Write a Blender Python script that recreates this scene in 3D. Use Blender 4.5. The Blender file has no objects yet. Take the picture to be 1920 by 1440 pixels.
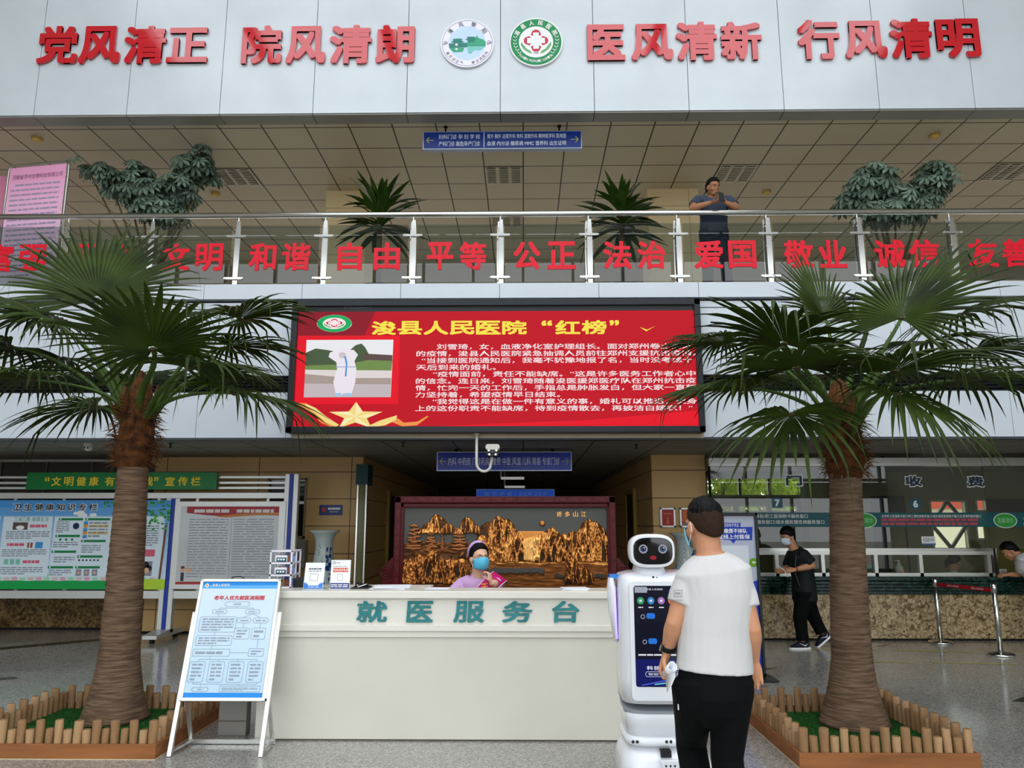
import bpy, math, random
from math import pi, sin, cos, tan, atan, radians as RAD
from mathutils import Vector, Matrix, noise as mnoise
V = Vector
sc = bpy.context.scene
COL = sc.collection
# ---------------------------------------------------------------- camera, sky, exposure
EYE = V((0, 0, 1.6)); FPX = 1442.0
PITCH = math.atan2(265, FPX); YAW = RAD(0.86)
cd = bpy.data.cameras.new('camera'); cam = bpy.data.objects.new('camera', cd); COL.objects.link(cam)
cd.sensor_width = 36; cd.lens = FPX / 1920 * 36; cd.clip_end = 200
cam.location = EYE; cam.rotation_euler = (pi / 2 + PITCH, 0, YAW)
sc.camera = cam
CR = cam.rotation_euler.to_matrix()
wd = bpy.data.worlds.new('daylight'); sc.world = wd; wd.use_nodes = True
bg = wd.node_tree.nodes['Background']; bg.inputs[0].default_value = (0.90, 0.955, 1.0, 1); bg.inputs[1].default_value = 3.0
sc.view_settings.view_transform = 'Standard'; sc.view_settings.look = 'None'
sc.view_settings.exposure = 0.0; sc.view_settings.gamma = 1; sc.view_settings.use_curve_mapping = False
try:
    sc.cycles.use_denoising = True; sc.cycles.max_bounces = 8; sc.cycles.transparent_max_bounces = 24
    sc.cycles.sample_clamp_indirect = 4
except Exception: pass

def at(px, py, y=None, z=None, x=None):
    """the point of the place seen at pixel (px,py) of the 1920x1440 frame on a plane y=, z= or x="""
    d = CR @ V(((px - 960) / FPX, (720 - py) / FPX, -1))
    if y is not None: t = (y - EYE.y) / d.y
    elif z is not None: t = (z - EYE.z) / d.z
    else: t = (x - EYE.x) / d.x
    return EYE + d * t
def RX(px0, py0, px1, py1, y):
    cx, cy = (px0 + px1) / 2, (py0 + py1) / 2
    return (at(px0, cy, y=y).x, at(px1, cy, y=y).x, at(cx, py1, y=y).z, at(cx, py0, y=y).z)

# ---------------------------------------------------------------- materials
def lin(h):
    if isinstance(h, str):
        h = h.lstrip('#'); c = [int(h[i:i + 2], 16) / 255 for i in (0, 2, 4)]
        return tuple((v / 12.92 if v <= .04045 else ((v + .055) / 1.055) ** 2.4) for v in c) + (1,)
    return tuple(h) + (1,)
_M = {}
def mat(name, col='#808080', rough=.5, metal=0, spec=.25, emit=0, vary=None, bump=None, coat=0, trans=0, alpha=1, ecol=None, sheen=0, col2=None, ior=None):
    if name in _M: return _M[name]
    m = bpy.data.materials.new(name); m.use_nodes = True; N = m.node_tree.nodes; L = m.node_tree.links
    b = N['Principled BSDF']; c = lin(col)
    b.inputs['Base Color'].default_value = c; b.inputs['Roughness'].default_value = rough
    b.inputs['Metallic'].default_value = metal; b.inputs['Specular IOR Level'].default_value = spec
    b.inputs['Coat Weight'].default_value = coat; b.inputs['Transmission Weight'].default_value = trans
    b.inputs['Alpha'].default_value = alpha; b.inputs['Sheen Weight'].default_value = sheen
    if ior: b.inputs['IOR'].default_value = ior
    if emit:
        b.inputs['Emission Color'].default_value = lin(ecol or col); b.inputs['Emission Strength'].default_value = emit
    if vary or bump:
        tc = N.new('ShaderNodeTexCoord')
    if vary:   # (scale, amount 0..1, stretch xyz)
        mp = N.new('ShaderNodeMapping'); L.new(tc.outputs['Object'], mp.inputs[0])
        mp.inputs['Scale'].default_value = vary[2] if len(vary) > 2 else (1, 1, 1)
        nz = N.new('ShaderNodeTexNoise'); nz.inputs['Scale'].default_value = vary[0]; nz.inputs['Detail'].default_value = 5
        L.new(mp.outputs[0], nz.inputs['Vector'])
        rp = N.new('ShaderNodeValToRGB'); rp.color_ramp.elements[0].position = .32; rp.color_ramp.elements[1].position = .68
        k = vary[1]
        rp.color_ramp.elements[0].color = tuple(v * (1 - k) for v in c[:3]) + (1,)
        rp.color_ramp.elements[1].color = lin(col2) if col2 else tuple(min(1, v * (1 + k * .6)) for v in c[:3]) + (1,)
        L.new(nz.outputs['Fac'], rp.inputs[0]); L.new(rp.outputs[0], b.inputs['Base Color'])
        if emit and not ecol: L.new(rp.outputs[0], b.inputs['Emission Color'])
    if bump:   # (scale, strength, stretch)
        mp2 = N.new('ShaderNodeMapping'); L.new(tc.outputs['Object'], mp2.inputs[0])
        mp2.inputs['Scale'].default_value = bump[2] if len(bump) > 2 else (1, 1, 1)
        n2 = N.new('ShaderNodeTexNoise'); n2.inputs['Scale'].default_value = bump[0]; n2.inputs['Detail'].default_value = 3
        L.new(mp2.outputs[0], n2.inputs['Vector'])
        bp = N.new('ShaderNodeBump'); bp.inputs['Strength'].default_value = bump[1]; bp.inputs['Distance'].default_value = .02
        L.new(n2.outputs['Fac'], bp.inputs['Height']); L.new(bp.outputs[0], b.inputs['Normal'])
    _M[name] = m; return m
def grid_mat(name, col, line, sx, sy, ox, oy, w, rough=.7, axes='xy', vary=.06, spec=.3, big=None):
    """panels of sx by sy with thin joints, laid out along world axes"""
    m = mat(name, col, rough, spec=spec); N = m.node_tree.nodes; L = m.node_tree.links; b = N['Principled BSDF']
    g = N.new('ShaderNodeNewGeometry'); s = N.new('ShaderNodeSeparateXYZ'); L.new(g.outputs['Position'], s.inputs[0])
    def ma(op, a, bb):
        n = N.new('ShaderNodeMath'); n.operation = op
        for i, v in enumerate((a, bb)):
            if isinstance(v, (int, float)): n.inputs[i].default_value = v
            else: L.new(v, n.inputs[i])
        return n.outputs[0]
    def ln(axis, size, off):
        a = ma('DIVIDE', ma('SUBTRACT', s.outputs['XYZ'.index(axis.upper())], off), size)
        f = ma('ABSOLUTE', ma('SUBTRACT', ma('FRACT', a, 0), .5), 0)
        return ma('GREATER_THAN', f, .5 - w / size / 2), ma('FLOOR', a, 0)
    l1, f1 = ln(axes[0], sx, ox); l2, f2 = ln(axes[1], sy, oy)
    cb = N.new('ShaderNodeCombineXYZ'); L.new(f1, cb.inputs[0]); L.new(f2, cb.inputs[1])
    wn = N.new('ShaderNodeTexWhiteNoise'); L.new(cb.outputs[0], wn.inputs['Vector'])
    nz = N.new('ShaderNodeTexNoise'); nz.inputs['Scale'].default_value = 3 if not big else big; nz.inputs['Detail'].default_value = 4
    L.new(g.outputs['Position'], nz.inputs['Vector'])
    hs = N.new('ShaderNodeHueSaturation'); hs.inputs['Color'].default_value = lin(col)
    val = ma('ADD', ma('MULTIPLY', wn.outputs['Value'], vary), ma('ADD', ma('MULTIPLY', nz.outputs['Fac'], vary * 1.5), 1 - vary * 1.25))
    L.new(val, hs.inputs['Value'])
    mx = N.new('ShaderNodeMix'); mx.data_type = 'RGBA'
    L.new(ma('MAXIMUM', l1, l2), mx.inputs['Factor']); L.new(hs.outputs[0], mx.inputs['A']); mx.inputs['B'].default_value = lin(line)
    L.new(mx.outputs['Result'], b.inputs['Base Color'])
    return m
def glass(name, tint=(.93, .96, .95), refl=1.0, rough=.0):
    """thin architectural pane: clear with a fresnel mirror"""
    if name in _M: return _M[name]
    m = bpy.data.materials.new(name); m.use_nodes = True; N = m.node_tree.nodes; L = m.node_tree.links; N.clear()
    o = N.new('ShaderNodeOutputMaterial'); t = N.new('ShaderNodeBsdfTransparent'); t.inputs[0].default_value = tint + (1,)
    g = N.new('ShaderNodeBsdfGlossy'); g.inputs['Roughness'].default_value = rough; g.inputs[0].default_value = (refl, refl, refl, 1)
    f = N.new('ShaderNodeFresnel'); f.inputs[0].default_value = 1.62
    ge = N.new('ShaderNodeNewGeometry'); fm = N.new('ShaderNodeMath'); fm.operation = 'MULTIPLY_ADD'; L.new(ge.outputs['Backfacing'], fm.inputs[0]); fm.inputs[1].default_value = -1; fm.inputs[2].default_value = 1
    f2 = N.new('ShaderNodeMath'); f2.operation = 'MULTIPLY'; L.new(f.outputs[0], f2.inputs[0]); L.new(fm.outputs[0], f2.inputs[1])
    x = N.new('ShaderNodeMixShader'); L.new(f2.outputs[0], x.inputs[0]); L.new(t.outputs[0], x.inputs[1]); L.new(g.outputs[0], x.inputs[2])
    L.new(x.outputs[0], o.inputs[0]); _M[name] = m; return m
def leaf_mat(name, col, col2, tl=.3, rough=.45, scale=6):
    m = mat(name, col, rough, spec=.2, vary=(scale, .35), col2=col2); N = m.node_tree.nodes; L = m.node_tree.links
    b = N['Principled BSDF']; o = N['Material Output']
    t = N.new('ShaderNodeBsdfTranslucent'); t.inputs[0].default_value = lin(col2)
    x = N.new('ShaderNodeMixShader'); x.inputs[0].default_value = tl
    L.new(b.outputs[0], x.inputs[1]); L.new(t.outputs[0], x.inputs[2]); L.new(x.outputs[0], o.inputs[0]); return m

# ---------------------------------------------------------------- things, parts
def root_loc(o):
    l = V((0, 0, 0))
    while o is not None: l = l + o.location; o = o.parent
    return l
def props(o, label=None, cat=None, group=None, kind=None):
    if label: o['label'] = label
    if cat: o['category'] = cat
    if group: o['group'] = group
    if kind: o['kind'] = kind
    return o
def thing(name, label, cat, loc=(0, 0, 0), group=None):
    o = bpy.data.objects.new(name, None); o.empty_display_size = .1; COL.objects.link(o); o.location = loc
    return props(o, label, cat, group)
def dup(o, parent=None, delta=None):
    c = o.copy(); COL.objects.link(c)
    if parent is not None: c.parent = parent
    if delta is not None: c.location = c.location + V(delta)
    for ch in list(o.children): dup(ch, c)
    return c
_T = {}
def txtdata(s, ext=False, res=3):
    k = (s, ext, res)
    if k in _T: return _T[k]
    c = bpy.data.curves.new('t', 'FONT'); c.body = s; c.size = 1; c.resolution_u = res
    if ext: c.extrude = .5
    o = bpy.data.objects.new('t', c); COL.objects.link(o)
    dg = bpy.context.evaluated_depsgraph_get(); dg.update()
    me = bpy.data.meshes.new_from_object(o.evaluated_get(dg))
    vs = [v.co.copy() for v in me.vertices]; fs = [tuple(p.vertices) for p in me.polygons]
    bpy.data.objects.remove(o); bpy.data.curves.remove(c); bpy.data.meshes.remove(me)
    if not vs: _T[k] = ([], [], 1, 1); return _T[k]
    x0, x1 = min(v.x for v in vs), max(v.x for v in vs); y0, y1 = min(v.y for v in vs), max(v.y for v in vs)
    _T[k] = ([V((v.x - x0, v.y - y0, v.z + (.5 if ext else 0))) for v in vs], fs, max(x1 - x0, 1e-4), max(y1 - y0, 1e-4)); return _T[k]

class P:
    """a flat face in the place: origin O, right r, up u; n points out of it"""
    def __init__(s, O, r=(1, 0, 0), u=(0, 0, 1)):
        s.O = V(O); s.r = V(r).normalized(); s.u = V(u).normalized(); s.n = s.r.cross(s.u)
    def p(s, a, b, c=0): return s.O + s.r * a + s.u * b + s.n * c

class MB:
    def __init__(s): s.v = []; s.f = []; s.fm = []; s.sm = []; s.mats = []; s.m = 0; s.smooth = False; s.X = None
    def mat(s, m):
        if m not in s.mats: s.mats.append(m)
        s.m = s.mats.index(m); return s
    def add(s, vs, fs, smooth=None):
        b = len(s.v)
        s.v += [(s.X @ V(v)) if s.X is not None else V(v) for v in vs]
        for f in fs:
            s.f.append(tuple(i + b for i in f)); s.fm.append(s.m); s.sm.append(s.smooth if smooth is None else smooth)
        return s
    def box(s, x0, x1, y0, y1, z0, z1):
        vs = [(x, y, z) for z in (z0, z1) for y in (y0, y1) for x in (x0, x1)]
        return s.add(vs, [(0, 2, 3, 1), (4, 5, 7, 6), (0, 1, 5, 4), (2, 6, 7, 3), (0, 4, 6, 2), (1, 3, 7, 5)], False)
    def obox(s, c, ax, ay, az, hx, hy, hz):
        c = V(c); ax, ay, az = V(ax).normalized() * hx, V(ay).normalized() * hy, V(az).normalized() * hz
        vs = [c + ax * i + ay * j + az * k for k in (-1, 1) for j in (-1, 1) for i in (-1, 1)]
        return s.add(vs, [(0, 2, 3, 1), (4, 5, 7, 6), (0, 1, 5, 4), (2, 6, 7, 3), (0, 4, 6, 2), (1, 3, 7, 5)], False)
    def bar(s, a, b, w, h, side=(1, 0, 0)):
        a, b = V(a), V(b); t = (b - a); L = t.length; t.normalize(); sx = V(side); sx = (sx - t * sx.dot(t)).normalized(); sy = t.cross(sx)
        return s.obox((a + b) / 2, sx, sy, t, w / 2, h / 2, L / 2)
    def rbox(s, x0, x1, y0, y1, z0, z1, r, n=5, axis='y', rz=None):
        """box with four rounded edges along an axis"""
        if axis == 'y': A, B, C0, C1 = (x0, x1), (z0, z1), y0, y1; mk = lambda a, b, c: (a, c, b)
        elif axis == 'z': A, B, C0, C1 = (x0, x1), (y0, y1), z0, z1; mk = lambda a, b, c: (a, b, c)
        else: A, B, C0, C1 = (y0, y1), (z0, z1), x0, x1; mk = lambda a, b, c: (c, a, b)
        poly = rrect(A[0], B[0], A[1], B[1], r, n); k = len(poly)
        vs = [mk(a, b, C0) for a, b in poly] + [mk(a, b, C1) for a, b in poly]
        fs = [tuple(range(k)), tuple(range(2 * k - 1, k - 1, -1))] + [(i, i + k, (i + 1) % k + k, (i + 1) % k) for i in range(k)]
        return s.add(vs, fs, False)
    def tube(s, pts, r, n=10, caps=True, side=None):
        pts = [V(p) for p in pts]; k = len(pts)
        rr = r if isinstance(r, (list, tuple)) else [r] * k
        rings = [(pts[i], rr[i], rr[i]) for i in range(k)]
        return s.loft(rings, n, caps, side)
    def loft(s, rings, n=16, caps=True, side=None, power=2.0):
        """rings: (centre, rx, ry[, axis vector for rx])"""
        k = len(rings); pts = [V(r[0]) for r in rings]; base = len(s.v); vs = []; prev = None
        for i, r in enumerate(rings):
            t = (pts[min(i + 1, k - 1)] - pts[max(i - 1, 0)])
            if t.length < 1e-6: t = V((0, 0, 1))
            t.normalize()
            sd = V(r[3]) if len(r) > 3 and r[3] is not None else (V(side) if side is not None else (prev if prev is not None else (V((1, 0, 0)) if abs(t.x) < .9 else V((0, 1, 0)))))
            ax = sd - t * sd.dot(t)
            if ax.length < 1e-4: ax = V((0, 1, 0)) - t * t.y
            ax.normalize(); ay = t.cross(ax); prev = ax
            for j in range(n):
                a = 2 * pi * j / n; ca, sa = cos(a), sin(a)
                if power != 2.0:
                    ca = math.copysign(abs(ca) ** (2 / power), ca); sa = math.copysign(abs(sa) ** (2 / power), sa)
                vs.append(pts[i] + ax * (r[1] * ca) + ay * (r[2] * sa))
        fs = [(i * n + j, i * n + (j + 1) % n, (i + 1) * n + (j + 1) % n, (i + 1) * n + j) for i in range(k - 1) for j in range(n)]
        if caps: fs += [tuple(range(n - 1, -1, -1)), tuple((k - 1) * n + j for j in range(n))]
        s.add(vs, fs, True)
        if caps: s.sm[-1] = s.sm[-2] = False
        return s
    def lathe(s, prof, c=(0, 0, 0), n=24, caps=True, fn=None):
        c = V(c); vs = []; k = len(prof)
        for i, (r, z) in enumerate(prof):
            for j in range(n):
                a = 2 * pi * j / n; q = r if fn is None else fn(r, z, a)
                vs.append(c + V((q * cos(a), q * sin(a), z)))
        fs = [(i * n + j, i * n + (j + 1) % n, (i + 1) * n + (j + 1) % n, (i + 1) * n + j) for i in range(k - 1) for j in range(n)]
        if caps: fs += [tuple(range(n - 1, -1, -1)), tuple((k - 1) * n + j for j in range(n))]
        s.add(vs, fs, True)
        if caps: s.sm[-1] = s.sm[-2] = False
        return s
    def ell(s, c, rx, ry, rz, R=None, nu=18, nv=12, fn=None):
        c = V(c); vs = []
        for i in range(nv + 1):
            th = pi * i / nv
            for j in range(nu):
                a = 2 * pi * j / nu; d = V((sin(th) * cos(a), sin(th) * sin(a), cos(th)))
                q = fn(d) if fn else 1.0
                p = V((d.x * rx * q, d.y * ry * q, d.z * rz * q))
                vs.append(c + (R @ p if R is not None else p))
        fs = [(i * nu + j, (i + 1) * nu + j, (i + 1) * nu + (j + 1) % nu, i * nu + (j + 1) % nu) for i in range(nv) for j in range(nu)]
        return s.add(vs, fs, True)
    def prism(s, pl, poly, c0, c1):
        """polygon (a,b) on face pl, from height c0 to c1 out of it"""
        k = len(poly); ar = sum(poly[i][0] * poly[(i + 1) % k][1] - poly[(i + 1) % k][0] * poly[i][1] for i in range(k))
        if ar < 0: poly = poly[::-1]
        vs = [pl.p(a, b, c1) for a, b in poly] + [pl.p(a, b, c0) for a, b in poly]
        fs = [tuple(range(k))] + [(i, i + k, (i + 1) % k + k, (i + 1) % k) for i in range(k)] + [tuple(range(2 * k - 1, k - 1, -1))]
        return s.add(vs, fs, False)
    def poly(s, pl, pts, off=.001):
        return s.prism(pl, pts, off - .0008, off)
    def rect(s, pl, a0, b0, a1, b1, off=.001):
        return s.poly(pl, [(a0, b0), (a1, b0), (a1, b1), (a0, b1)], off)
    def disc(s, pl, a, b, r, off=.001, n=40, rb=None):
        return s.poly(pl, [(a + r * cos(2 * pi * i / n), b + (rb or r) * sin(2 * pi * i / n)) for i in range(n)], off)
    def ring(s, pl, a, b, r0, r1, off=.001, n=40, a0=0, a1=2 * pi, k=1.0):
        for i in range(n):
            t0, t1 = a0 + (a1 - a0) * i / n, a0 + (a1 - a0) * (i + 1) / n
            s.add([pl.p(a + r * cos(t), b + r * k * sin(t), off) for r, t in ((r0, t0), (r1, t0), (r1, t1), (r0, t1))], [(0, 1, 2, 3)], False)
        return s
    def line(s, pl, pts, w, off=.001):
        for (a0, b0), (a1, b1) in zip(pts, pts[1:]):
            d = V((a1 - a0, b1 - b0)); L = d.length
            if L < 1e-6: continue
            d /= L; q = V((-d.y, d.x)) * w / 2; e = d * w / 2
            s.add([pl.p(a0 - e.x - q.x, b0 - e.y - q.y, off), pl.p(a1 + e.x - q.x, b1 + e.y - q.y, off), pl.p(a1 + e.x + q.x, b1 + e.y + q.y, off), pl.p(a0 - e.x + q.x, b0 - e.y + q.y, off)], [(0, 1, 2, 3)], False)
        return s
    def text(s, pl, t, a0, b0, a1, b1, off=.002, depth=0, bold=.0, fit=True, slant=0, res=3):
        vs, fs, tw, th = txtdata(t, depth > 0, res)
        w, h = a1 - a0, b1 - b0
        if not fit:
            w2 = h * tw / th; a0 += (w - w2) / 2; w = w2
        kx, ky = w / (tw + 2 * bold), h / (th + 2 * bold)
        sh = [(0, 0)] if not bold else [(i, j) for i in (-1, 1) for j in (-1, 1)] + ([(0, 0), (0, 1), (0, -1), (1, 0), (-1, 0)] if bold > .02 else [])
        for q, (i, j) in enumerate(sh):
            e = q * 1.5e-4
            s.add([pl.p(a0 + (v.x + bold * (1 + i)) * kx + slant * v.y * ky, b0 + (v.y + bold * (1 + j)) * ky, off + v.z * depth + e) for v in vs], fs, False)
        return s
    def chars(s, pl, t, a0, b0, a1, b1, gap=.25, **k):
        n = len(t); w = (a1 - a0) / (n + gap * (n - 1))
        for i, ch in enumerate(t):
            if ch.strip(): s.text(pl, ch, a0 + i * w * (1 + gap), b0, a0 + i * w * (1 + gap) + w, b1, **k)
        return s
    def arc(s, pl, t, a, b, r, h, t0, t1, inward=True, **k):
        """characters round a circle, t0..t1 are angles of first and last"""
        n = len(t)
        for i, ch in enumerate(t):
            if not ch.strip(): continue
            g = t0 + (t1 - t0) * i / max(1, n - 1); e = V((cos(g), sin(g)))
            up = e if inward else -e; rt = V((up.y, -up.x))
            q = P(pl.p(a + r * e.x, b + r * e.y), pl.r * rt.x + pl.u * rt.y, pl.r * up.x + pl.u * up.y)
            wd_ = h * .95 if ord(ch) > 255 else h * .62
            s.text(q, ch, -wd_ / 2, -h / 2, wd_ / 2, h / 2, **k)
        return s
    def scrawl(s, pl, a0, b0, a1, b1, rows, rng, off=.0015, last=.6, h=.5, indent=0, word=.05):
        """lines of print too small to read"""
        dh = (b1 - b0) / rows
        for i in range(rows):
            y1 = b1 - i * dh; x = a0 + (indent if i == 0 else 0); xe = a1 if i < rows - 1 else a0 + (a1 - a0) * last
            while x < xe - .004:
                w = min(xe - x, word * rng.uniform(.5, 1.6)); s.rect(pl, x, y1 - dh * (.5 + h / 2), x + w, y1 - dh * (.5 - h / 2), off)
                x += w + word * .16
        return s
    def build(s, name, m=None, parent=None, label=None, bevel=0, subsurf=0, kind=None):
        if m is not None and not s.mats: s.mats = [m]
        me = bpy.data.meshes.new(name); o = bpy.data.objects.new(name, me); COL.objects.link(o)
        off = root_loc(parent) if parent is not None else V((0, 0, 0))
        me.from_pydata([v - off for v in s.v], [], s.f)
        for q in s.mats: me.materials.append(q)
        me.polygons.foreach_set('material_index', s.fm); me.polygons.foreach_set('use_smooth', s.sm); me.update()
        if parent is not None: o.parent = parent
        if label: o['label'] = label
        if kind: o['kind'] = kind
        if bevel:
            b = o.modifiers.new('b', 'BEVEL'); b.width = bevel; b.segments = 2; b.limit_method = 'ANGLE'; b.angle_limit = RAD(40)
        if subsurf:
            b = o.modifiers.new('s', 'SUBSURF'); b.levels = b.render_levels = subsurf
        return o
    def fuse(s, name, m=None, parent=None, voxel=.008, smooth=4, label=None, fac=.5):
        """melt the overlapping shells into one continuous surface"""
        o = s.build(name, m, parent, label)
        r = o.modifiers.new('r', 'REMESH'); r.mode = 'VOXEL'; r.voxel_size = voxel; r.use_smooth_shade = True
        if smooth:
            q = o.modifiers.new('q', 'SMOOTH'); q.factor = fac; q.iterations = smooth
        dg = bpy.context.evaluated_depsgraph_get(); dg.update()
        me = bpy.data.meshes.new_from_object(o.evaluated_get(dg)); o.modifiers.clear()
        old = o.data; o.data = me; me.name = name; bpy.data.meshes.remove(old)
        return o
def rrect(a0, b0, a1, b1, r, n=5):
    pts = []
    for cx, cy, t in ((a1 - r, b0 + r, -pi / 2), (a1 - r, b1 - r, 0), (a0 + r, b1 - r, pi / 2), (a0 + r, b0 + r, pi)):
        for i in range(n + 1):
            g = t + pi / 2 * i / n; pts.append((cx + r * cos(g), cy + r * sin(g)))
    return pts
def struct(mb, name, m=None, parent=None, **k):
    return mb.build(name, m, parent, kind='structure', **k)
def wall_holes(x0, x1, z0, z1, y0, y1, holes, mb=None):
    mb = mb or MB(); xs = sorted({x0, x1} | {h[0] for h in holes} | {h[1] for h in holes}); zs = sorted({z0, z1} | {h[2] for h in holes} | {h[3] for h in holes})
    for a, b in zip(xs, xs[1:]):
        for c, d in zip(zs, zs[1:]):
            m = ((a + b) / 2, (c + d) / 2)
            if not any(h[0] < m[0] < h[1] and h[2] < m[1] < h[3] for h in holes): mb.box(a, b, y0, y1, c, d)
    return mb
# ================================================================ the hall itself
YF = 9.35; ZU = 7.0; ZL = 2.65; XW = 13.0
SX0 = at(938, 203, y=YF).x; PW = 1.246
WHITE = mat('white_aluminium_panel', '#ccd3d9', .22, spec=.5, coat=.2, bump=(1.6, .035), vary=(2.2, .035))
WHITE2 = mat('white_balcony_panel', '#cdd4dc', .3, spec=.4, vary=(2.5, .03))
GREYSOF = mat('grey_soffit_panel', '#8b8880', .35, vary=(3, .05))
DARK = mat('dark_joint', '#15140f', .8)
BLACKM = mat('black_metal', '#17181a', .4, spec=.4)
STEEL = mat('polished_steel', '#cfcfcb', .16, 1)
STEELD = mat('brushed_steel', '#b4b3ae', .3, 1)
ALU = mat('aluminium_profile', '#c3c3c0', .35, .7)
BEIGE = grid_mat('beige_wall_tile', '#c7a268', '#5c4523', 1.45, .415, at(315, 860, y=12).x, at(560, 885, y=12).z, .014, .42, 'xz', .07)
BEIGEU = grid_mat('beige_column_tile', '#dfc799', '#a58d62', 1.2, .8, .3, 5.1, .01, .5, 'xz', .05)
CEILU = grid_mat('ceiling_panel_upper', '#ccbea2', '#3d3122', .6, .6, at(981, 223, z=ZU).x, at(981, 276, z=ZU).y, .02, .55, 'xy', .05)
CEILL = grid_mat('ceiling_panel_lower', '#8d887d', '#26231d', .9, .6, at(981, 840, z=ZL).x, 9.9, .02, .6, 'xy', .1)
_t = mat('terrazzo_floor', '#77756f', .13, spec=.5)
def _floor():
    N = _t.node_tree.nodes; L = _t.node_tree.links; b = N['Principled BSDF']
    g = N.new('ShaderNodeNewGeometry')
    vo = N.new('ShaderNodeTexVoronoi'); vo.inputs['Scale'].default_value = 95; L.new(g.outputs['Position'], vo.inputs['Vector'])
    s = N.new('ShaderNodeSeparateColor'); L.new(vo.outputs['Color'], s.inputs[0])
    rp = N.new('ShaderNodeValToRGB'); e = rp.color_ramp.elements; e[0].position = .1; e[0].color = lin('#7b7974'); e[1].position = .9; e[1].color = lin('#b6b3ab')
    L.new(s.outputs[0], rp.inputs[0])
    nz = N.new('ShaderNodeTexNoise'); nz.inputs['Scale'].default_value = .9; nz.inputs['Detail'].default_value = 6; L.new(g.outputs['Position'], nz.inputs['Vector'])
    mx = N.new('ShaderNodeMix'); mx.data_type = 'RGBA'; mx.blend_type = 'MULTIPLY'; mx.inputs['Factor'].default_value = .5
    r2 = N.new('ShaderNodeValToRGB'); r2.color_ramp.elements[0].position = .35; r2.color_ramp.elements[0].color = (.72, .72, .72, 1); r2.color_ramp.elements[1].position = .65
    L.new(nz.outputs['Fac'], r2.inputs[0]); L.new(rp.outputs[0], mx.inputs['A']); L.new(r2.outputs[0], mx.inputs['B']); L.new(mx.outputs['Result'], b.inputs['Base Color'])
    r3 = N.new('ShaderNodeMapRange'); r3.inputs['To Min'].default_value = .09; r3.inputs['To Max'].default_value = .22; L.new(nz.outputs['Fac'], r3.inputs['Value']); L.new(r3.outputs[0], b.inputs['Roughness'])
_floor()
def marble(name, a, b_, c, scale, rough=.2):
    m = mat(name, a, rough); N = m.node_tree.nodes; L = m.node_tree.links; b = N['Principled BSDF']
    tc = N.new('ShaderNodeTexCoord'); n1 = N.new('ShaderNodeTexNoise'); n1.inputs['Scale'].default_value = scale; n1.inputs['Detail'].default_value = 8; n1.inputs['Distortion'].default_value = 1.6
    L.new(tc.outputs['Object'], n1.inputs['Vector'])
    rp = N.new('ShaderNodeValToRGB'); e = rp.color_ramp.elements; e[0].position = .36; e[0].color = lin(b_); e[1].position = .64; e[1].color = lin(c); q = e.new(.5); q.color = lin(a)
    L.new(n1.outputs['Fac'], rp.inputs[0]); L.new(rp.outputs[0], b.inputs['Base Color']); return m
MARB_BROWN = marble('brown_marble', '#a08a66', '#5a472c', '#c2ad86', 15)
MARB_DARK = marble('dark_brown_marble', '#6a5230', '#3a2a12', '#8d7348', 11)
MARB_GREEN = marble('dark_green_marble', '#16302a', '#0a1a17', '#2e4a40', 14, .15)

struct(MB().box(-XW, XW, -5, 23, -.12, 0), 'floor', _t)
fl = MB().mat(mat('dark_floor_inlay', '#35342f', .15))
def fpoly(pts):
    fl.prism(P((0, 0, 0), (1, 0, 0), (0, 1, 0)), [tuple(at(px, py, z=0).xy) for px, py in pts], -.01, .0015)
fpoly([(-60, 1219), (195, 1197), (195, 1201), (-60, 1224)]); fpoly([(-40, 1274), (28, 1269), (37, 1272), (-40, 1280)])
fpoly([(1418, 1253), (1458, 1252), (1424, 1260)]); fpoly([(1640, 1212), (1672, 1207), (1655, 1213)]); fpoly([(1897, 1315), (1925, 1304), (1960, 1308), (1925, 1317)])
fpoly([(1780, 1372), (1821, 1374), (1796, 1378)])
fpoly([(-40, 1360), (4, 1351), (8, 1353), (-30, 1368)])
struct(fl, 'floor_inlay')
ft = MB().mat(mat('yellow_floor_line', '#b6ab3a', .5))
for x0, y0, x1, y1 in ((1496, 1217, 1645, 1219), (1680, 1219.5, 1822, 1223.5), (1550, 1239, 1711, 1242.5), (1748, 1242, 1909, 1246), (1897, 1223, 1960, 1225)):
    a, b = at(x0, y0, z=0), at(x1, y1, z=0)
    ft.add([(a.x, a.y - .022, .002), (b.x, b.y - .022, .002), (b.x, b.y + .022, .002), (a.x, a.y + .022, .002)], [(0, 1, 2, 3)])
struct(ft, 'floor_marking')
# upper white fascia wall, in panels
f = MB().mat(DARK).box(-XW, XW, YF + .02, YF + .25, ZU - .02, 10.9).mat(WHITE)
for k in range(-11, 11):
    x = SX0 + k * PW; f.box(x + .004, x + PW - .004, YF, YF + .03, ZU - .02, 10.9)
struct(f, 'wall_fascia')
f = MB().mat(DARK).box(-XW, XW, YF + .01, YF + .26, ZU - .03, ZU - .021).mat(GREYSOF)
for k in range(-11, 11):
    x = SX0 + k * PW; f.box(x + .005, x + PW - .005, YF + .003, YF + .24, ZU - .045, ZU - .03)
struct(f, 'trim_1')
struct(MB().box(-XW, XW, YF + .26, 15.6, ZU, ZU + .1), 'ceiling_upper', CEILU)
struct(wall_holes(-XW, XW, 4.5, ZU + .1, 15.5, 15.7, [(-12.4 + 3.1 * k, -9.7 + 3.1 * k, 4.75, 6.35) for k in range(8)]), 'wall_upper_back', mat('upper_back_wall', '#a89a80', .7))  # window openings added out of view to light the upper ceiling from behind
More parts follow.
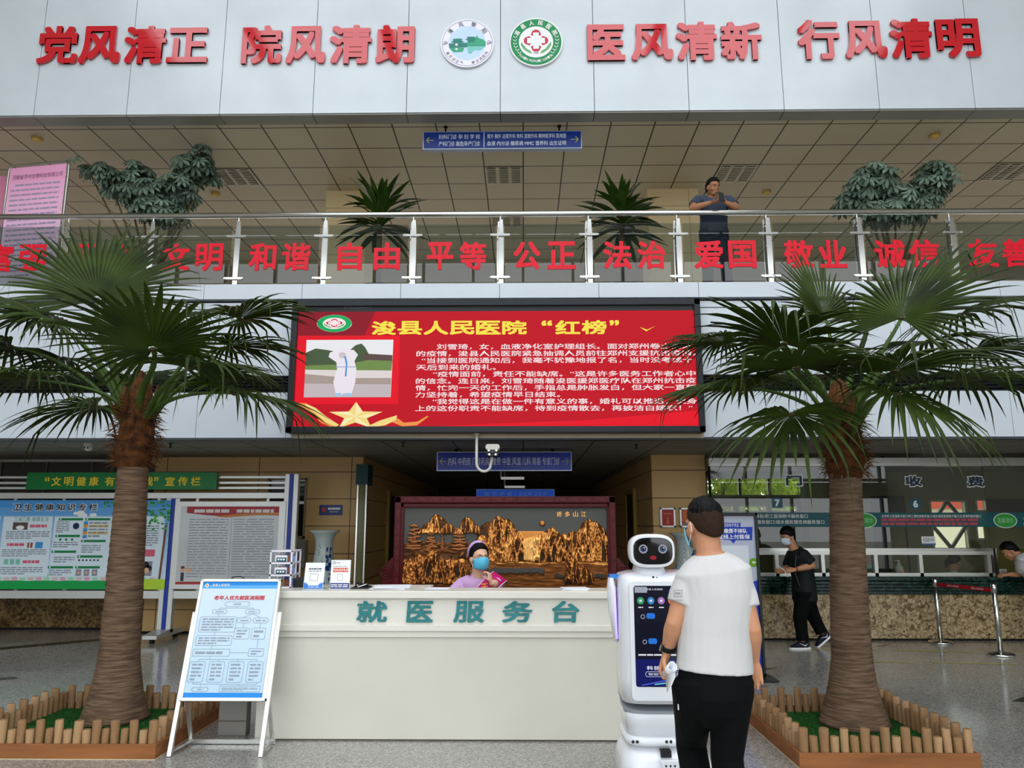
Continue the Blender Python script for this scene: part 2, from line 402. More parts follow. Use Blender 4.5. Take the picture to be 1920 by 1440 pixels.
# balcony band between the floors
ZB = 4.60
bz = lambda py: at(960, py, y=YF).z
z_top1, z_low1 = ZB, bz(561); z_a, z_b = bz(579), bz(703)
z_c, z_d = bz(735), bz(820)
f = MB().mat(mat('balcony_slab', '#b0aba0', .5)).box(-XW, XW, YF + .12, 16.0, ZL + .005, ZB - .06)
struct(f, 'floor_upper')
f = MB().mat(DARK).box(-XW, XW, YF + .06, YF + .12, z_d, ZB - .06).mat(WHITE2)
for k in range(-11, 11):
    x = SX0 + k * PW
    f.box(x + .003, x + PW - .003, YF - .06, YF + .12, z_low1, ZB)
    f.box(x + .003, x + PW - .003, YF - .005, YF + .06, z_a + .012, z_low1 - .035)
    f.box(x + .003, x + PW - .003, YF, YF + .06, z_b, z_a)
    f.box(x + .003, x + PW - .003, YF, YF + .06, z_d, z_c)
f.mat(mat('louver_black', '#22252b', .4))
for i in range(5):
    z = z_c + (z_b - z_c) * (i + .5) / 5
    f.obox((0, YF + .04, z), (1, 0, 0), (0, .8, .6), (0, -.6, .8), XW, .03, .006)
f.box(-XW, XW, YF + .001, YF + .01, z_c - .01, z_c + .012).box(-XW, XW, YF + .001, YF + .01, z_b - .012, z_b + .01)
struct(f, 'wall_balcony')
f = MB().mat(mat('dark_edge_profile', '#3a3f42', .4)).box(-XW, XW, YF - .004, YF + .13, z_d - .03, z_d)
f.mat(mat('beige_edge', '#b5a78d', .5)).box(at(548, 815, y=YF).x, at(1320, 815, y=YF).x, YF - .01, YF - .005, z_d - .01, z_d + .075)
struct(f, 'trim_2')
# lower ceiling
XCL, XCR = at(680, 900, y=12).x, at(1222, 900, y=11.7).x      # corridor between the two beige walls
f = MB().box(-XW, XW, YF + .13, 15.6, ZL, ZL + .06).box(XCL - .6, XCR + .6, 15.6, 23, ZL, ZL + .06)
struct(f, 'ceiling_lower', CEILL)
XL = at(271, 1120, y=12).x
h1 = RX(500, 896, 574, 1010, 12.0)
f = wall_holes(XL, XCL, 0, ZL, 12.0, 12.25, [h1]); f.box(XCL - .25, XCL, 12.25, 23, 0, ZL); struct(f, 'wall_left', BEIGE)
f = MB().mat(mat('service_window_frame', '#8d7f62', .4)); x0, x1, z0, z1 = h1
for a in ((x0, x0 + .03, z0, z1), (x1 - .03, x1, z0, z1), (x0, x1, z1 - .03, z1), (x0, x1, z0, z0 + .04)): f.box(a[0], a[1], 11.97, 12.06, a[2], a[3])
f.mat(mat('sill_box_grey', '#8e8c86', .5)).box(x0 + .05, x1 + .06, 11.82, 12.0, z0 - .42, z0 - .02)
f.mat(DARK).box(x0 + .1, x1 - .05, 11.815, 11.82, z0 - .2, z0 - .12)
w = struct(f, 'window_1')
f = MB().mat(mat('dim_pane', '#20241f', .06, spec=.8)).box(x0, x1, 12.02, 12.03, z0, z1); f.build('pane', parent=w)
x1c = at(1323, 900, y=11.7).x
f = MB().box(XCR, x1c, 11.7, 12.0, 0, ZL).box(XCR, XCR + .25, 12.0, 23, 0, ZL); struct(f, 'wall_right', BEIGE)
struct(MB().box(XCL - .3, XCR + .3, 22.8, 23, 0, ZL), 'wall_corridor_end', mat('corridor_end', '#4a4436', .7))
# dark left back wall: marble plinth and dark glazed front above
zp = at(100, 1112, y=12.4).z
f = MB().mat(MARB_DARK).box(-XW, XL, 12.4, 12.7, 0, zp).mat(mat('dark_shutter', '#2a2117', .3, spec=.5)).box(-XW, XL, 12.45, 12.7, zp, ZL).mat(mat('shutter_joint', '#6b6252', .5))
for k in range(14): f.box(XL - .5 - k * .75, XL - .5 - k * .75 + .02, 12.43, 12.45, zp, ZL)
f.mat(STEELD).box(-XW, XL, 12.38, 12.45, at(100, 866, y=12.4).z, ZL)
struct(f, 'wall_left_back')
struct(MB().mat(DARK).box(-XW, XL, 12.38, 12.4, 0, .03).box(XL, XCL, 11.98, 12.0, 0, .03), 'baseboard_left')
# corridor door frames
for k, (y0, side) in enumerate(((13.4, 1), (17.0, 1), (14.2, -1))):
    xx = XCR if side > 0 else XCL; s_ = -1 if side > 0 else 1
    f = MB().mat(mat('door_frame_ochre', '#a58a3e', .5))
    for yy in (y0, y0 + 1.0): f.box(min(xx, xx + s_ * .05), max(xx, xx + s_ * .05), yy, yy + .08, 0, 2.15)
    f.box(min(xx, xx + s_ * .05), max(xx, xx + s_ * .05), y0, y0 + 1.08, 2.15, 2.23).mat(mat('door_leaf_brown', '#3d2f1c', .4)).box(min(xx, xx + s_ * .03), max(xx, xx + s_ * .03), y0 + .08, y0 + 1.0, 0, 2.15)
    struct(f, 'door_%d' % (k + 1))
# glazed door edge with teal header at the corridor's near end
f = MB().mat(mat('teal_header', '#0f3a3c', .4)).box(XCL - .02, XCL + .16, 11.6, 11.97, at(690, 910, y=11.8).z, at(690, 872, y=11.8).z)
f.mat(STEEL).box(XCL + .0, XCL + .02, 11.62, 11.66, 0, at(690, 910, y=11.8).z).box(XCL + .13, XCL + .15, 11.62, 11.66, 0, at(690, 910, y=11.8).z)
f.mat(mat('olive_glass', '#6b6638', .1)).box(XCL + .02, XCL + .13, 11.635, 11.645, 0, at(690, 910, y=11.8).z)
struct(f, 'trim_3')
# upper columns
for k, (a, b) in enumerate(((609, 686), (1216, 1312))):
    struct(MB().box(at(a, 420, y=11.8).x, at(b, 420, y=11.8).x, 11.8, 12.5, ZB - .06, ZU), 'column', BEIGEU)
# atrium shell behind and beside the viewpoint: side walls, roof, glazed front
SIDE = mat('side_wall', '#b9b5aa', .6)
struct(MB().box(-XW - .2, -XW, -5, 15.7, 0, 11), 'wall_side_west', SIDE); struct(MB().box(XW, XW + .2, -5, 15.7, 0, 11), 'wall_side_east', SIDE)
f = wall_holes(-XW, XW, -5, YF + .25, 10.9, 11.1, [(-7.2, 7.2, -4.2, 7.4)], MB())  # skylight opening added out of view: top light, and its width shapes letter reflections
f.v = [V((v.x, v.z, v.y)) for v in f.v]; f.f = [q[::-1] for q in f.f]
for k in range(-4, 5): f.box(k * 2.6 - .1, k * 2.6 + .1, -5, YF, 10.85, 11.05)
for k in range(4): f.box(-XW, XW, -2.6 + k * 2.8, -2.45 + k * 2.8, 10.85, 11.05)
struct(f, 'ceiling_atrium', mat('atrium_roof', '#d9d9d6', .6))
f = MB().mat(mat('mullion', '#80858a', .4))
for k in range(-8, 9): f.box(k * 1.6 - .04, k * 1.6 + .04, -5.1, -4.95, 0, 11)
for z in (0.05, 2.6, 3.2, 6.4, 7.2, 10.8): f.box(-XW, XW, -5.1, -4.95, z - .05, z + .05)
f.box(-XW, XW, -5.1, -4.9, 2.6, 3.1).box(-XW, XW, -5.1, -4.9, 6.4, 7.0).box(-XW, XW, -5.1, -4.9, 9.95, 10.7)  # topmost solid strip added out of view to darken the balustrade pane reflections
struct(f, 'window_front')
struct(MB().box(-60, 60, -60, -5.1, -.3, -.1).box(-60, 60, 15.7, 60, -.3, -.1), 'ground', mat('forecourt', '#a9a69f', .8))
RNG = random.Random(7)
REDL = mat('red_acrylic', '#c8101f', .08, spec=.6, coat=.5)
REDV = mat('red_vinyl', '#e0142c', .4)
WHT = mat('print_white', '#f2f2f0', .5); BLK = mat('print_black', '#1c1c20', .5); YEL = mat('print_yellow', '#e8d23a', .5)
NAVY = mat('sign_navy', '#0c2f7c', .3, vary=(1.5, .1)); TXT = mat('sign_letter_white', '#dfe6ee', .4)
GREYTXT = mat('print_grey', '#5d6470', .6); LTXT = mat('print_faint', '#8b919c', .6)
# ---- sixteen raised red characters on the white fascia
LET = [('党', 70, 145, 48, 118), ('风', 148, 225, 48, 118), ('清', 232, 310, 48, 118), ('正', 313, 389, 51, 116),
       ('院', 453, 528, 47, 118), ('风', 536, 610, 48, 118), ('清', 618, 696, 46, 118), ('朗', 704, 777, 46, 117),
       ('医', 1101, 1172, 45, 112), ('风', 1184, 1262, 44, 112), ('清', 1268, 1345, 40, 112), ('新', 1352, 1429, 40, 111),
       ('行', 1497, 1575, 36, 110), ('风', 1585, 1663, 38, 108), ('清', 1670, 1749, 34, 108), ('明', 1757, 1838, 34, 106)]
PH = ['党风清正', '院风清朗', '医风清新', '行风清明']; ORD = ['first', 'second', 'third', 'last']
for i, (ch, x0, x1, y0, y1) in enumerate(LET):
    a, b, c, d = RX(x0, y0, x1, y1, YF - .05)
    m = MB().mat(REDL); m.text(P((a, YF - .012, c)), ch, 0, 0, b - a, d - c, off=0, depth=.03, bold=.03, res=4)
    props(m.build('wall_character'), 'raised red character %s, %s of the phrase %s on the white fascia' % (ch, ORD[i % 4], PH[i // 4]), 'sign letter', 'raised red characters on the fascia')
# ---- hospital emblem, drawn on a face
GRN = mat('emblem_green', '#1f8a52', .25); ROSE = mat('emblem_rose', '#c8324f', .3); LEAFG = mat('emblem_leaf', '#6fae72', .4)
def emblem(m, pl, a, b, R, k=1.0, ext=True, g=GRN, w=WHT, r=ROSE, lf=LEAFG, o=.002):
    def D(rad, off): m.disc(pl, a, b, rad, off, 56, rad * k)
    m.mat(w); D(R, o); m.mat(g); D(R * .96, o + .001); m.mat(w); D(R * .65, o + .002)
    m.mat(r)
    for t in range(4):
        e = V((cos(t * pi / 2), sin(t * pi / 2))); q = V((-e.y, e.x))
        pts = [e * .15 + q * .0, e * .24 + q * .20, e * .40 + q * .14, e * .46 + q * .06, e * .46 - q * .06, e * .40 - q * .14, e * .24 - q * .20]
        m.poly(pl, [(a + p.x * R, b + (p.y * R + .05 * R) * k) for p in pts], o + .003)
    m.mat(w)
    m.rect(pl, a - .11 * R, b + (.05 - .34) * R * k, a + .11 * R, b + (.05 + .34) * R * k, o + .004); m.rect(pl, a - .34 * R, b + (.05 - .11) * R * k, a + .34 * R, b + (.05 + .11) * R * k, o + .0045)
    m.mat(lf)
    for s in (-1, 1):
        pts = [(.56, .0), (.58, -.12), (.48, -.3), (.3, -.44), (.16, -.5), (.2, -.38), (.36, -.28), (.46, -.14)]
        m.poly(pl, [(a + s * x * R, b + y * R * k) for x, y in (pts if s > 0 else pts[::-1])], o + .003)
    if ext:
        m.mat(w); m.arc(pl, '浚县人民医院', a, b, R * .81, R * .2, RAD(152), RAD(28), off=o + .003, bold=.02)
        m.arc(pl, "XUNXIAN PEOPLE'S HOSPITAL", a, b, R * .8, R * .1, RAD(222), RAD(318), inward=False, off=o + .003)
        m.mat(BLK if w is WHT else r); m.text(pl, '1949', a - .1 * R, b - .5 * R, a + .1 * R, b - .43 * R, off=o + .004)
        m.mat(w)
        for s in (-1, 1):
            for j in range(6):
                t = RAD(-38 + j * 10); cx, cy = a + s * R * .8 * cos(t), b + R * .8 * sin(t)
                for d in (-1, 1): m.poly(pl, [(cx, cy), (cx + d * .07 * R, cy + .06 * R), (cx + d * .075 * R, cy + .1 * R), (cx + d * .01 * R, cy + .035 * R)], o + .003)
def roundel(px, py, rx, name, label, draw):
    c = at(px, py, y=YF - .03); R = (at(px + rx, py, y=YF - .03).x - at(px - rx, py, y=YF - .03).x) / 2
    t = thing(name, label, 'emblem', (c.x, YF, c.z), 'round emblems on the fascia')
    m = MB().mat(mat('emblem_rim_white', '#e8e8ec', .15, coat=.5)); pl = P((c.x, YF - .032, c.z))
    m.disc(pl, 0, 0, R, 0, 64); m.prism(pl, [(R * cos(2 * pi * i / 64), R * sin(2 * pi * i / 64)) for i in range(64)], -.032, -.001)
    m.build('disc', parent=t)
    m = MB(); draw(m, pl, R); m.build('artwork', parent=t)
def draw_green(m, pl, R): emblem(m, pl, 0, 0, R * .99)
def draw_town(m, pl, R):
    g1, g2, g3 = mat('town_teal', '#2f7f72', .3), mat('town_green', '#3fa37e', .3), mat('town_pale', '#7cc7c0', .3)
    m.mat(mat('emblem_lilac', '#ece6f3', .15, coat=.5)).disc(pl, 0, 0, R * .99, .001, 56); m.mat(GREYTXT).ring(pl, 0, 0, R * .93, R * .945, .002, 56)
    m.mat(mat('emblem_sky', '#c6dcf4', .2)).disc(pl, 0, 0, R * .7, .0025, 48)
    def q(pts, mm, o): m.mat(mm).poly(pl, [(x * R, y * R) for x, y in pts], o)
    q([(-.69, -.02), (.69, .04), (.68, -.16), (-.67, -.2)], g1, .004); q([(.0, 0), (.1, .16), (.25, .2), (.38, .3), (.42, .2), (.6, .14), (.69, .04), (.66, -.12), (.0, -.12)], g2, .0045)
    q([(-.67, -.2), (-.1, -.2), (-.16, -.36), (-.5, -.38)], g2, .005); q([(0, -.14), (.66, -.14), (.5, -.3), (.24, -.3), (.16, -.44), (.04, -.42)], g3, .005)
    for cx, cy, s in ((-.36, .02, 1), (.14, .12, .85)):       # gate towers with sweeping roofs
        for j, (w, y, h) in enumerate(((.2, .0, .08), (.16, .1, .06))):
            q([(cx - w * s * 1.25, cy + y * s + .02), (cx - w * s * .7, cy + (y + h) * s), (cx + w * s * .7, cy + (y + h) * s), (cx + w * s * 1.25, cy + y * s + .02), (cx + w * s, cy + y * s), (cx - w * s, cy + y * s)], g1, .0055)
        q([(cx - .15 * s, cy - .1), (cx + .15 * s, cy - .1), (cx + .15 * s, cy + .1 * s), (cx - .15 * s, cy + .1 * s)], g1, .0052)
    m.mat(WHT).disc(pl, -.4 * R, -.07 * R, .05 * R, .006); m.disc(pl, -.4 * R, -.25 * R, .045 * R, .006)
    m.mat(GREYTXT); m.arc(pl, '清风黎阳', 0, 0, R * .8, R * .19, RAD(142), RAD(38), off=.004, bold=.01)
    m.arc(pl, '廉风润正气', 0, 0, R * .83, R * .12, RAD(210), RAD(256), inward=False, off=.004); m.arc(pl, '廉洁润医院', 0, 0, R * .83, R * .12, RAD(286), RAD(330), inward=False, off=.004)
    for s in (-1, 1):
        m.ring(pl, s * .82 * R, .03 * R, .045 * R, .06 * R, .004, 16); m.ring(pl, s * .82 * R + .05 * R, 0, .03 * R, .045 * R, .004, 12); m.ring(pl, s * .82 * R - .05 * R, -.04 * R, .03 * R, .045 * R, .004, 12)
roundel(876, 81, 50, 'emblem_sign', 'round white emblem with a green old-town scene and grey rim writing', draw_town)
roundel(1005, 79, 50, 'emblem_sign', 'round green-rimmed hospital emblem with a rose-red cross over two leaf hands', draw_green)
# ---- hanging direction signs
ARW = mat('arrow_yellow', '#c9c34a', .5)
def arrow(m, pl, a, b, w, h, d, o=.003):
    m.line(pl, [(a - d * w / 2, b), (a + d * w / 2, b)], h * .1, o); m.line(pl, [(a + d * (w / 2 - h * .45), b + h * .5), (a + d * w / 2, b), (a + d * (w / 2 - h * .45), b - h * .5)], h * .1, o)
def hang_sign(px0, py0, px1, py1, y, label, rows, ztop, navy=NAVY, arrows=True, split=None, frame=None):
    x0, x1, z0, z1 = RX(px0, py0, px1, py1, y); W, H = x1 - x0, z1 - z0
    t = thing('direction_sign', label, 'sign', ((x0 + x1) / 2, y, z0))
    MB().mat(mat('sign_edge_silver', '#9aa3b8', .35, .5)).box(x0, x1, y, y + .09, z0, z1).build('case', parent=t)
    pl = P((x0, y - .001, z0)); m = MB().mat(navy).rect(pl, .012, .012, W - .012, H - .012, .003); m.build('face', parent=t)
    m = MB().mat(ARW)
    if arrows: arrow(m, pl, W * .045, H * .5, W * .045, H * .32, -1, .005); arrow(m, pl, W * .955, H * .5, W * .045, H * .32, 1, .005)
    m.mat(TXT)
    if split: m.rect(pl, W * split - .004, .02, W * split + .004, H - .02, .0045)
    for s, a0, b0, a1, b1, bo in rows: m.text(pl, s, W * a0, H * b0, W * a1, H * b1, off=.005, bold=bo)
    m.build('lettering', parent=t)
    for k in (.14, .86):
        m = MB().mat(DARK).tube([(x0 + W * k, y + .045, z1), (x0 + W * k, y + .045, ztop)], .012, 8).lathe([(.03, 0), (.03, .012)], (x0 + W * k, y + .045, ztop - .012), 12); m.build('hanger', parent=t)
    return t
hang_sign(793, 246, 1091, 279, 9.72, 'long blue direction sign hung from the upper ceiling, two rows of departments', [
    ('妇科门诊 孕 妇 学 校', .1, .56, .36, .83, .0), ('产科门诊 高危孕产门诊', .1, .16, .36, .43, .0),
    ('普外 胸外 泌尿外科 骨科 显微外科 精神医学科 肌电图', .405, .58, .9, .84, .0), ('血液 内分泌 糖尿病 MMC 营养科 出生证明', .405, .17, .9, .43, .0)], ZU, split=.385)
hang_sign(819, 847, 1072, 883, 10.7, 'blue direction sign with one row of writing hung from the low ceiling', [
    ('内科 中药房 门诊药房  缴费 中医 风湿 儿科 简易 专家门诊', .085, .3, .91, .7, .0)], ZL, navy=mat('sign_blue', '#1230a8', .25, vary=(2, .2)))
hang_sign(893, 917, 1040, 935, 15.0, 'far blue sign over the corridor, half hidden by the bronze screen', [('检 验 病 楼', .1, .3, .46, .72, .0), ('卫生间 卫生间', .54, .3, .9, .72, .0)], ZL, navy=mat('sign_blue_far', '#1a52c0', .3, emit=.35), arrows=False, split=.5)
# hanging white tubes of the corridor
for k, (a, b, py, y) in enumerate(((939, 983, 897, 12.2), (946, 984, 913, 14.0))):
    x0, x1, z0, z1 = RX(a, py - 2, b, py + 2, y); t = thing('tube_light', ['white lamp tube hung low below the corridor ceiling on a bent rod', 'white lamp tube hung deeper in the dark corridor'][k], 'lamp', ((x0 + x1) / 2, y, z0), 'tube lights of the corridor')
    MB().mat(mat('lamp_tube', '#e8e8e4', .4, emit=.25)).tube([(x0, y, z0 + .02), (x1, y, z0 + .02)], .022, 10).build('tube', parent=t)
    MB().mat(ALU).tube([(x0, y, z0 + .03), (x0, y, ZL)], .014, 8).build('rod', parent=t)
# ---- lamps and detectors of the two ceilings
GRI = mat('lamp_grille', '#b5ab97', .4, .3); LPD = mat('lamp_recess', '#4b4232', .7); LPT = mat('lamp_tube_off', '#efe9d8', .4)
cx0 = at(981, 223, z=ZU).x; ry = at(981, 276, z=ZU).y
for i, (px, ry_i, nm) in enumerate(((444, 1, 'above the bushy plant beside the pink notice'), (947, 1, 'straight behind the blue sign'), (1384, 1, 'above the leaning man'), (1898, 1, 'beyond the bushy plant away from the man'), (955, 4, 'in the farther row seen just over the handrail'))):
    gx = cx0 + math.floor((at(px, 328, z=ZU).x - cx0) / .6) * .6; gy = ry + .6 * ry_i
    t = thing('ceiling_lamp', 'square louvred ceiling lamp, %s' % nm, 'ceiling lamp', (gx + .3, gy + .3, ZU), 'louvred lamps of the upper ceiling')
    MB().mat(GRI).box(gx + .01, gx + .59, gy + .01, gy + .59, ZU - .012, ZU - .001).build('tray', parent=t)
    for k in range(3):
        x = gx + .04 + k * .19; m = MB().mat(LPD).box(x, x + .13, gy + .03, gy + .57, ZU - .014, ZU - .0125).mat(mat('louvre_slat', '#d8cfba', .35, .3))
        for j in range(9): m.box(x, x + .13, gy + .05 + j * .06, gy + .058 + j * .06, ZU - .03, ZU - .014)
        m.mat(LPT).box(x + .02, x + .11, gy + .55, gy + .56, ZU - .03, ZU - .014)
        m.build('louvre', parent=t)
OCH = mat('ochre_plastic', '#d8b565', .4)
for i, (px, py, nm) in enumerate(((70, 259, 'above the pink notice'), (404, 362, 'beside the bushy plant near the pink notice'), (1752, 253, 'high over the bushy plant past the man'), (1437, 359, 'beside the leaning man'))):
    p = at(px, py, z=ZU); t = thing('smoke_detector', 'round ochre smoke detector on the upper ceiling, %s' % nm, 'smoke detector', (p.x, p.y, ZU), 'smoke detectors')
    MB().mat(mat('ochre_base', '#b89a58', .5)).lathe([(.075, 0), (.075, -.02)], p, 20).build('base', parent=t)
    MB().mat(OCH).lathe([(.065, -.02), (.06, -.045), (.035, -.055), (.001, -.056)], p, 20).build('sensor', parent=t)
for i, (px, py) in enumerate(((320, 831), (1193, 833), (756, 829), (1655, 855))):
    p = at(px, py, z=ZL); t = thing('sprinkler', 'small ceiling sprinkler, %s' % ['above the green notice header', 'above the beige wall with red notices', 'in front of the corridor mouth', 'above the cashier windows'][i], 'sprinkler', (p.x, p.y, ZL), 'sprinklers of the low ceiling')
    MB().mat(BLACKM).lathe([(.035, 0), (.035, -.008), (.01, -.012), (.01, -.05), (.03, -.055), (.03, -.06)], p, 12).build('head', parent=t)
# dome cameras under the low ceiling
for i, (px, py) in enumerate(((166, 838), (1421, 862))):
    p = at(px, py, z=ZL - .05); t = thing('dome_camera', ['white twin-lens dome camera over the notice board', 'white twin-lens dome camera over the cashier windows'][i], 'camera', (p.x, p.y, ZL), 'dome cameras')
    c = V((p.x, p.y, ZL)); Wc = mat('camera_white', '#cfccc2', .4)
    MB().mat(Wc).lathe([(.06, 0), (.06, -.025), (.055, -.03)], c, 20).build('base', parent=t)
    MB().mat(Wc).ell(c + V((0, 0, -.06)), .055, .055, .045).build('housing', parent=t)
    for d in (-.018, .018): MB().mat(BLACKM).ell(c + V((d, -.045, -.065)), .013, .015, .013, nu=10, nv=8).build('lens', parent=t)
# J-shaped bracket with the bullet camera under the screen
yc = YF - .09; q = lambda px, py: at(px, py, y=yc)
t = thing('surveillance_camera', 'white surveillance camera with four bright lamps on a J-shaped pole under the screen', 'camera', q(894, 812))
WP = mat('bracket_white', '#d5d2c6', .35)
pts = [V((q(894, 812).x, yc, at(960, 811, y=YF - .16).z - .004)), q(893.5, 868)] + [q(907.5 - 14 * cos(a), 868 + 16 * sin(a)) for a in [pi * k / 10 for k in range(1, 9)]] + [q(922, 862), q(922.5, 856)]
MB().mat(WP).tube(pts, .017, 14).lathe([(.035, -.014), (.035, -.002)], V((q(894, 812).x, yc, at(960, 811, y=YF - .16).z)), 16).build('pole', parent=t)
c = q(924, 845); m = MB().mat(WP); m.rbox(c.x - .085, c.x + .085, yc - .1, yc + .1, c.z + .0, c.z + .07, .03, axis='y'); m.build('hood', parent=t, bevel=.008)
m = MB().mat(BLACKM); m.rbox(c.x - .075, c.x + .075, yc - .09, yc + .09, c.z - .075, c.z + .012, .03, axis='y'); bodyc = m.build('body', parent=t, bevel=.006)
for s in (-1, 1):
    for z in (.0, -.048): MB().mat(mat('camera_led', '#ffffff', .3, emit=1.6)).ell((c.x + s * (.045 + z * .15), yc - .092, c.z + z - .005), .011, .006, .011, nu=10, nv=8).build('lamp', parent=bodyc)
MB().mat(mat('lens_glass', '#15131a', .05, spec=.9)).tube([(c.x, yc - .088, c.z - .028), (c.x, yc - .1, c.z - .028), (c.x, yc - .103, c.z - .028)], [.022, .02, .004], 16).build('lens', parent=bodyc)
# ---- glass balustrade along the upper floor: one railing, with its posts, panes and handrail
yr = YF + .03
rail = thing('glass_balustrade', 'steel and glass balustrade along the balcony, its panes lettered in red', 'railing', (0, yr, ZB))
zr = at(960, 401, y=yr).z; zg0, zg1 = at(960, 528, y=yr).z + .02, at(960, 423, y=yr).z
MB().mat(STEEL).tube([(-XW + .1, yr, zr), (XW - .1, yr, zr)], .036, 20).build('handrail', parent=rail)
POST = [at(px, 470, y=yr).x for px in (-45, 123, 283, 444, 608, 774, 938, 1104, 1271, 1440, 1612, 1786, 1962)]
for x in POST:
    m = MB().mat(STEEL)
    for s in (-1, 1): m.prism(P((x - .012 * s, yr + s * .03, ZB)), [(-.03, 0), (.03, 0), (.036, .3), (.034, zr - ZB - .3), (.022, zr - ZB - .09), (-.022, zr - ZB - .09), (-.034, zr - ZB - .3), (-.036, .3)], -.006, .006)
    m.tube([(x, yr, zr - .14), (x, yr, zr - .03)], .013, 10).box(x - .06, x + .06, yr - .06, yr + .06, ZB - .002, ZB + .01)
    for z in (.1, zr - ZB - .2, .5): m.tube([(x - .03, yr - .02, ZB + z), (x + .03, yr - .02, ZB + z)], .009, 8)
    po = m.build('post', parent=rail, bevel=.002)
    for z in (at(960, 443, y=yr).z, at(960, 522, y=yr).z):
        m = MB().mat(STEEL).rbox(x - .125, x + .125, yr - .062, yr - .05, z - .014, z + .014, .013, axis='y')
        for s in (-1, 1): m.prism(P((x + s * .108, yr - .06, z)), [(.011 * cos(a), .011 * sin(a)) for a in [2 * pi * k / 12 for k in range(12)]], 0, .012)
        m.build('clamp', parent=po)
GL = glass('balustrade_glass', (.72, .77, .765), 1.0)
WORDS = [('富强', -28, 24, 35, 90), ('民主', 140, 192, 205, 252), ('文明', 304, 356, 367, 418), ('和谐', 467, 518, 529, 582), ('自由', 633, 679, 701, 750), ('平等', 800, 850, 862, 912),
         ('公正', 963, 1013, 1026, 1080), ('法治', 1131, 1184, 1195, 1248), ('爱国', 1302, 1356, 1366, 1418), ('敬业', 1470, 1526, 1535, 1588), ('诚信', 1640, 1698, 1706, 1762), ('友善', 1816, 1872, 1880, 1934)]
for i, (w, a0, a1, b0, b1) in enumerate(WORDS):
    xa, xb = POST[i] + .06, POST[i + 1] - .06
    pane = MB().mat(GL).box(xa, xb, yr - .05, yr - .038, zg0 - .04, zg1).build('glass_pane', parent=rail, label='glass pane lettered %s in red' % w)
    m = MB().mat(REDV); z0, z1 = at(960, 505, y=yr - .06).z, at(960, 453, y=yr - .06).z
    for ch, u, v in ((w[0], a0, a1), (w[1], b0, b1)):
        xu, xv = at(u, 478, y=yr - .06).x, at(v, 478, y=yr - .06).x
        m.text(P((xu, yr - .0515, z0)), ch, 0, 0, xv - xu, z1 - z0, off=0, depth=.006, bold=.027, res=3)
    m.build('lettering', parent=pane, label='red characters %s' % w)
# ---- LED display wall below the balcony
ys = YF - .16
t = thing('led_screen', 'large red LED display with yellow title and white notice text below the balcony', 'screen', (at(930, 812, y=ys).x, YF, at(930, 812, y=ys).z))
x0, x1, z0, z1 = RX(543, 562, 1317, 811, ys)
m = MB().mat(mat('screen_housing', '#24262b', .35)); m.box(x0, x1, ys + .01, YF - .001, z0, z1)
for a in ((x0, x0 + .075, z0, z1), (x1 - .075, x1, z0, z1), (x0, x1, z0, z0 + .075), (x0, x1, z1 - .08, z1)): m.box(a[0], a[1], ys - .03, ys + .02, a[2], a[3])
m.build('housing', parent=t, bevel=.006)
def led(n, c, e=1.0): return mat('led_' + n, '#141414', .6, spec=.1, emit=e, ecol=c)
sx0, sx1, sz0, sz1 = RX(554, 583, 1308, 802, ys)
pl = P((sx0, ys + .009, sz0)); W, H = sx1 - sx0, sz1 - sz0; LR = led('red', '#cf0a22', .85)
U = lambda px: at(px, 690, y=ys).x - sx0
def VV(py): return at(930, py, y=ys).z - sz0
m = MB().mat(mat('led_unlit', '#2f3134', .5)).rect(pl, 0, H, W, H + .085, .001).mat(LR).rect(pl, 0, 0, W, H, .001)
m.mat(led('dark_red', '#a3182c', .7)).poly(pl, [(0, H), (U(700), H), (U(676), VV(640)), (0, VV(634))], .002)
m.mat(led('bright_red', '#f00f27', .9)).rect(pl, U(556), VV(757), U(748), VV(628), .0025).poly(pl, [(U(760), 0), (W, 0), (W, VV(770)), (U(1100), VV(788)), (U(900), VV(795))], .002)
m.build('display', parent=t)
m = MB().mat(led('yellow', '#f6e24e', 1.0)); m.chars(pl, '浚县人民医院', U(694), VV(627), U(988), VV(601), gap=.06, off=.004, bold=.03)
m.text(pl, '“', U(1016), VV(611), U(1036), VV(601), off=.004, bold=.03); m.chars(pl, '红榜', U(1042), VV(627), U(1139), VV(601), gap=.06, off=.004, bold=.03); m.text(pl, '”', U(1145), VV(611), U(1163), VV(601), off=.004, bold=.03)
m.poly(pl, [(U(1202), VV(614)), (U(1214), VV(622)), (U(1232), VV(612)), (U(1216), VV(619))], .004)
m.build('title', parent=t)
LW = led('white', '#fbe9ec', .95); m = MB().mat(LW)
LINES = [(818, '刘雪琦，女，血液净化室护理组长。面对郑州卷土而来', 1300), (780, '的疫情，浚县人民医院紧急抽调人员前往郑州支援抗击疫情。', 1318), (790, '“当接到医院通知后，我毫不犹豫地报了名，当时没考虑十', 1300), (780, '天后到来的婚礼。', 930),
         (812, '“疫情面前，责任不能缺席。”这是许多医务工作者心中', 1304), (780, '的信念。连日来，刘雪琦随着浚医援郑医疗队在郑州抗击疫', 1304), (780, '情，忙完一天的工作后，手指总是肿胀发白，但大家一直努', 1304), (780, '力坚持着，希望疫情早日结束。', 1050),
         (812, '“我觉得这是在做一件有意义的事，婚礼可以推迟，但身', 1304), (780, '上的这份职责不能缺席，待到疫情散去，再披洁白嫁衣！”', 1296)]
for i, (xa, s, xb) in enumerate(LINES):
    yc_ = 649.5 + i * 12.85; a, b = U(xa), min(U(xb), W - .01); m.text(pl, s, a, VV(yc_ + 5.8), b, VV(yc_ - 5.2), off=.004, bold=.012, res=1)
m.build('notice_text', parent=t)
m = MB(); rx_, ry_ = (U(657) - U(590)) / 2, VV(589) - VV(622)
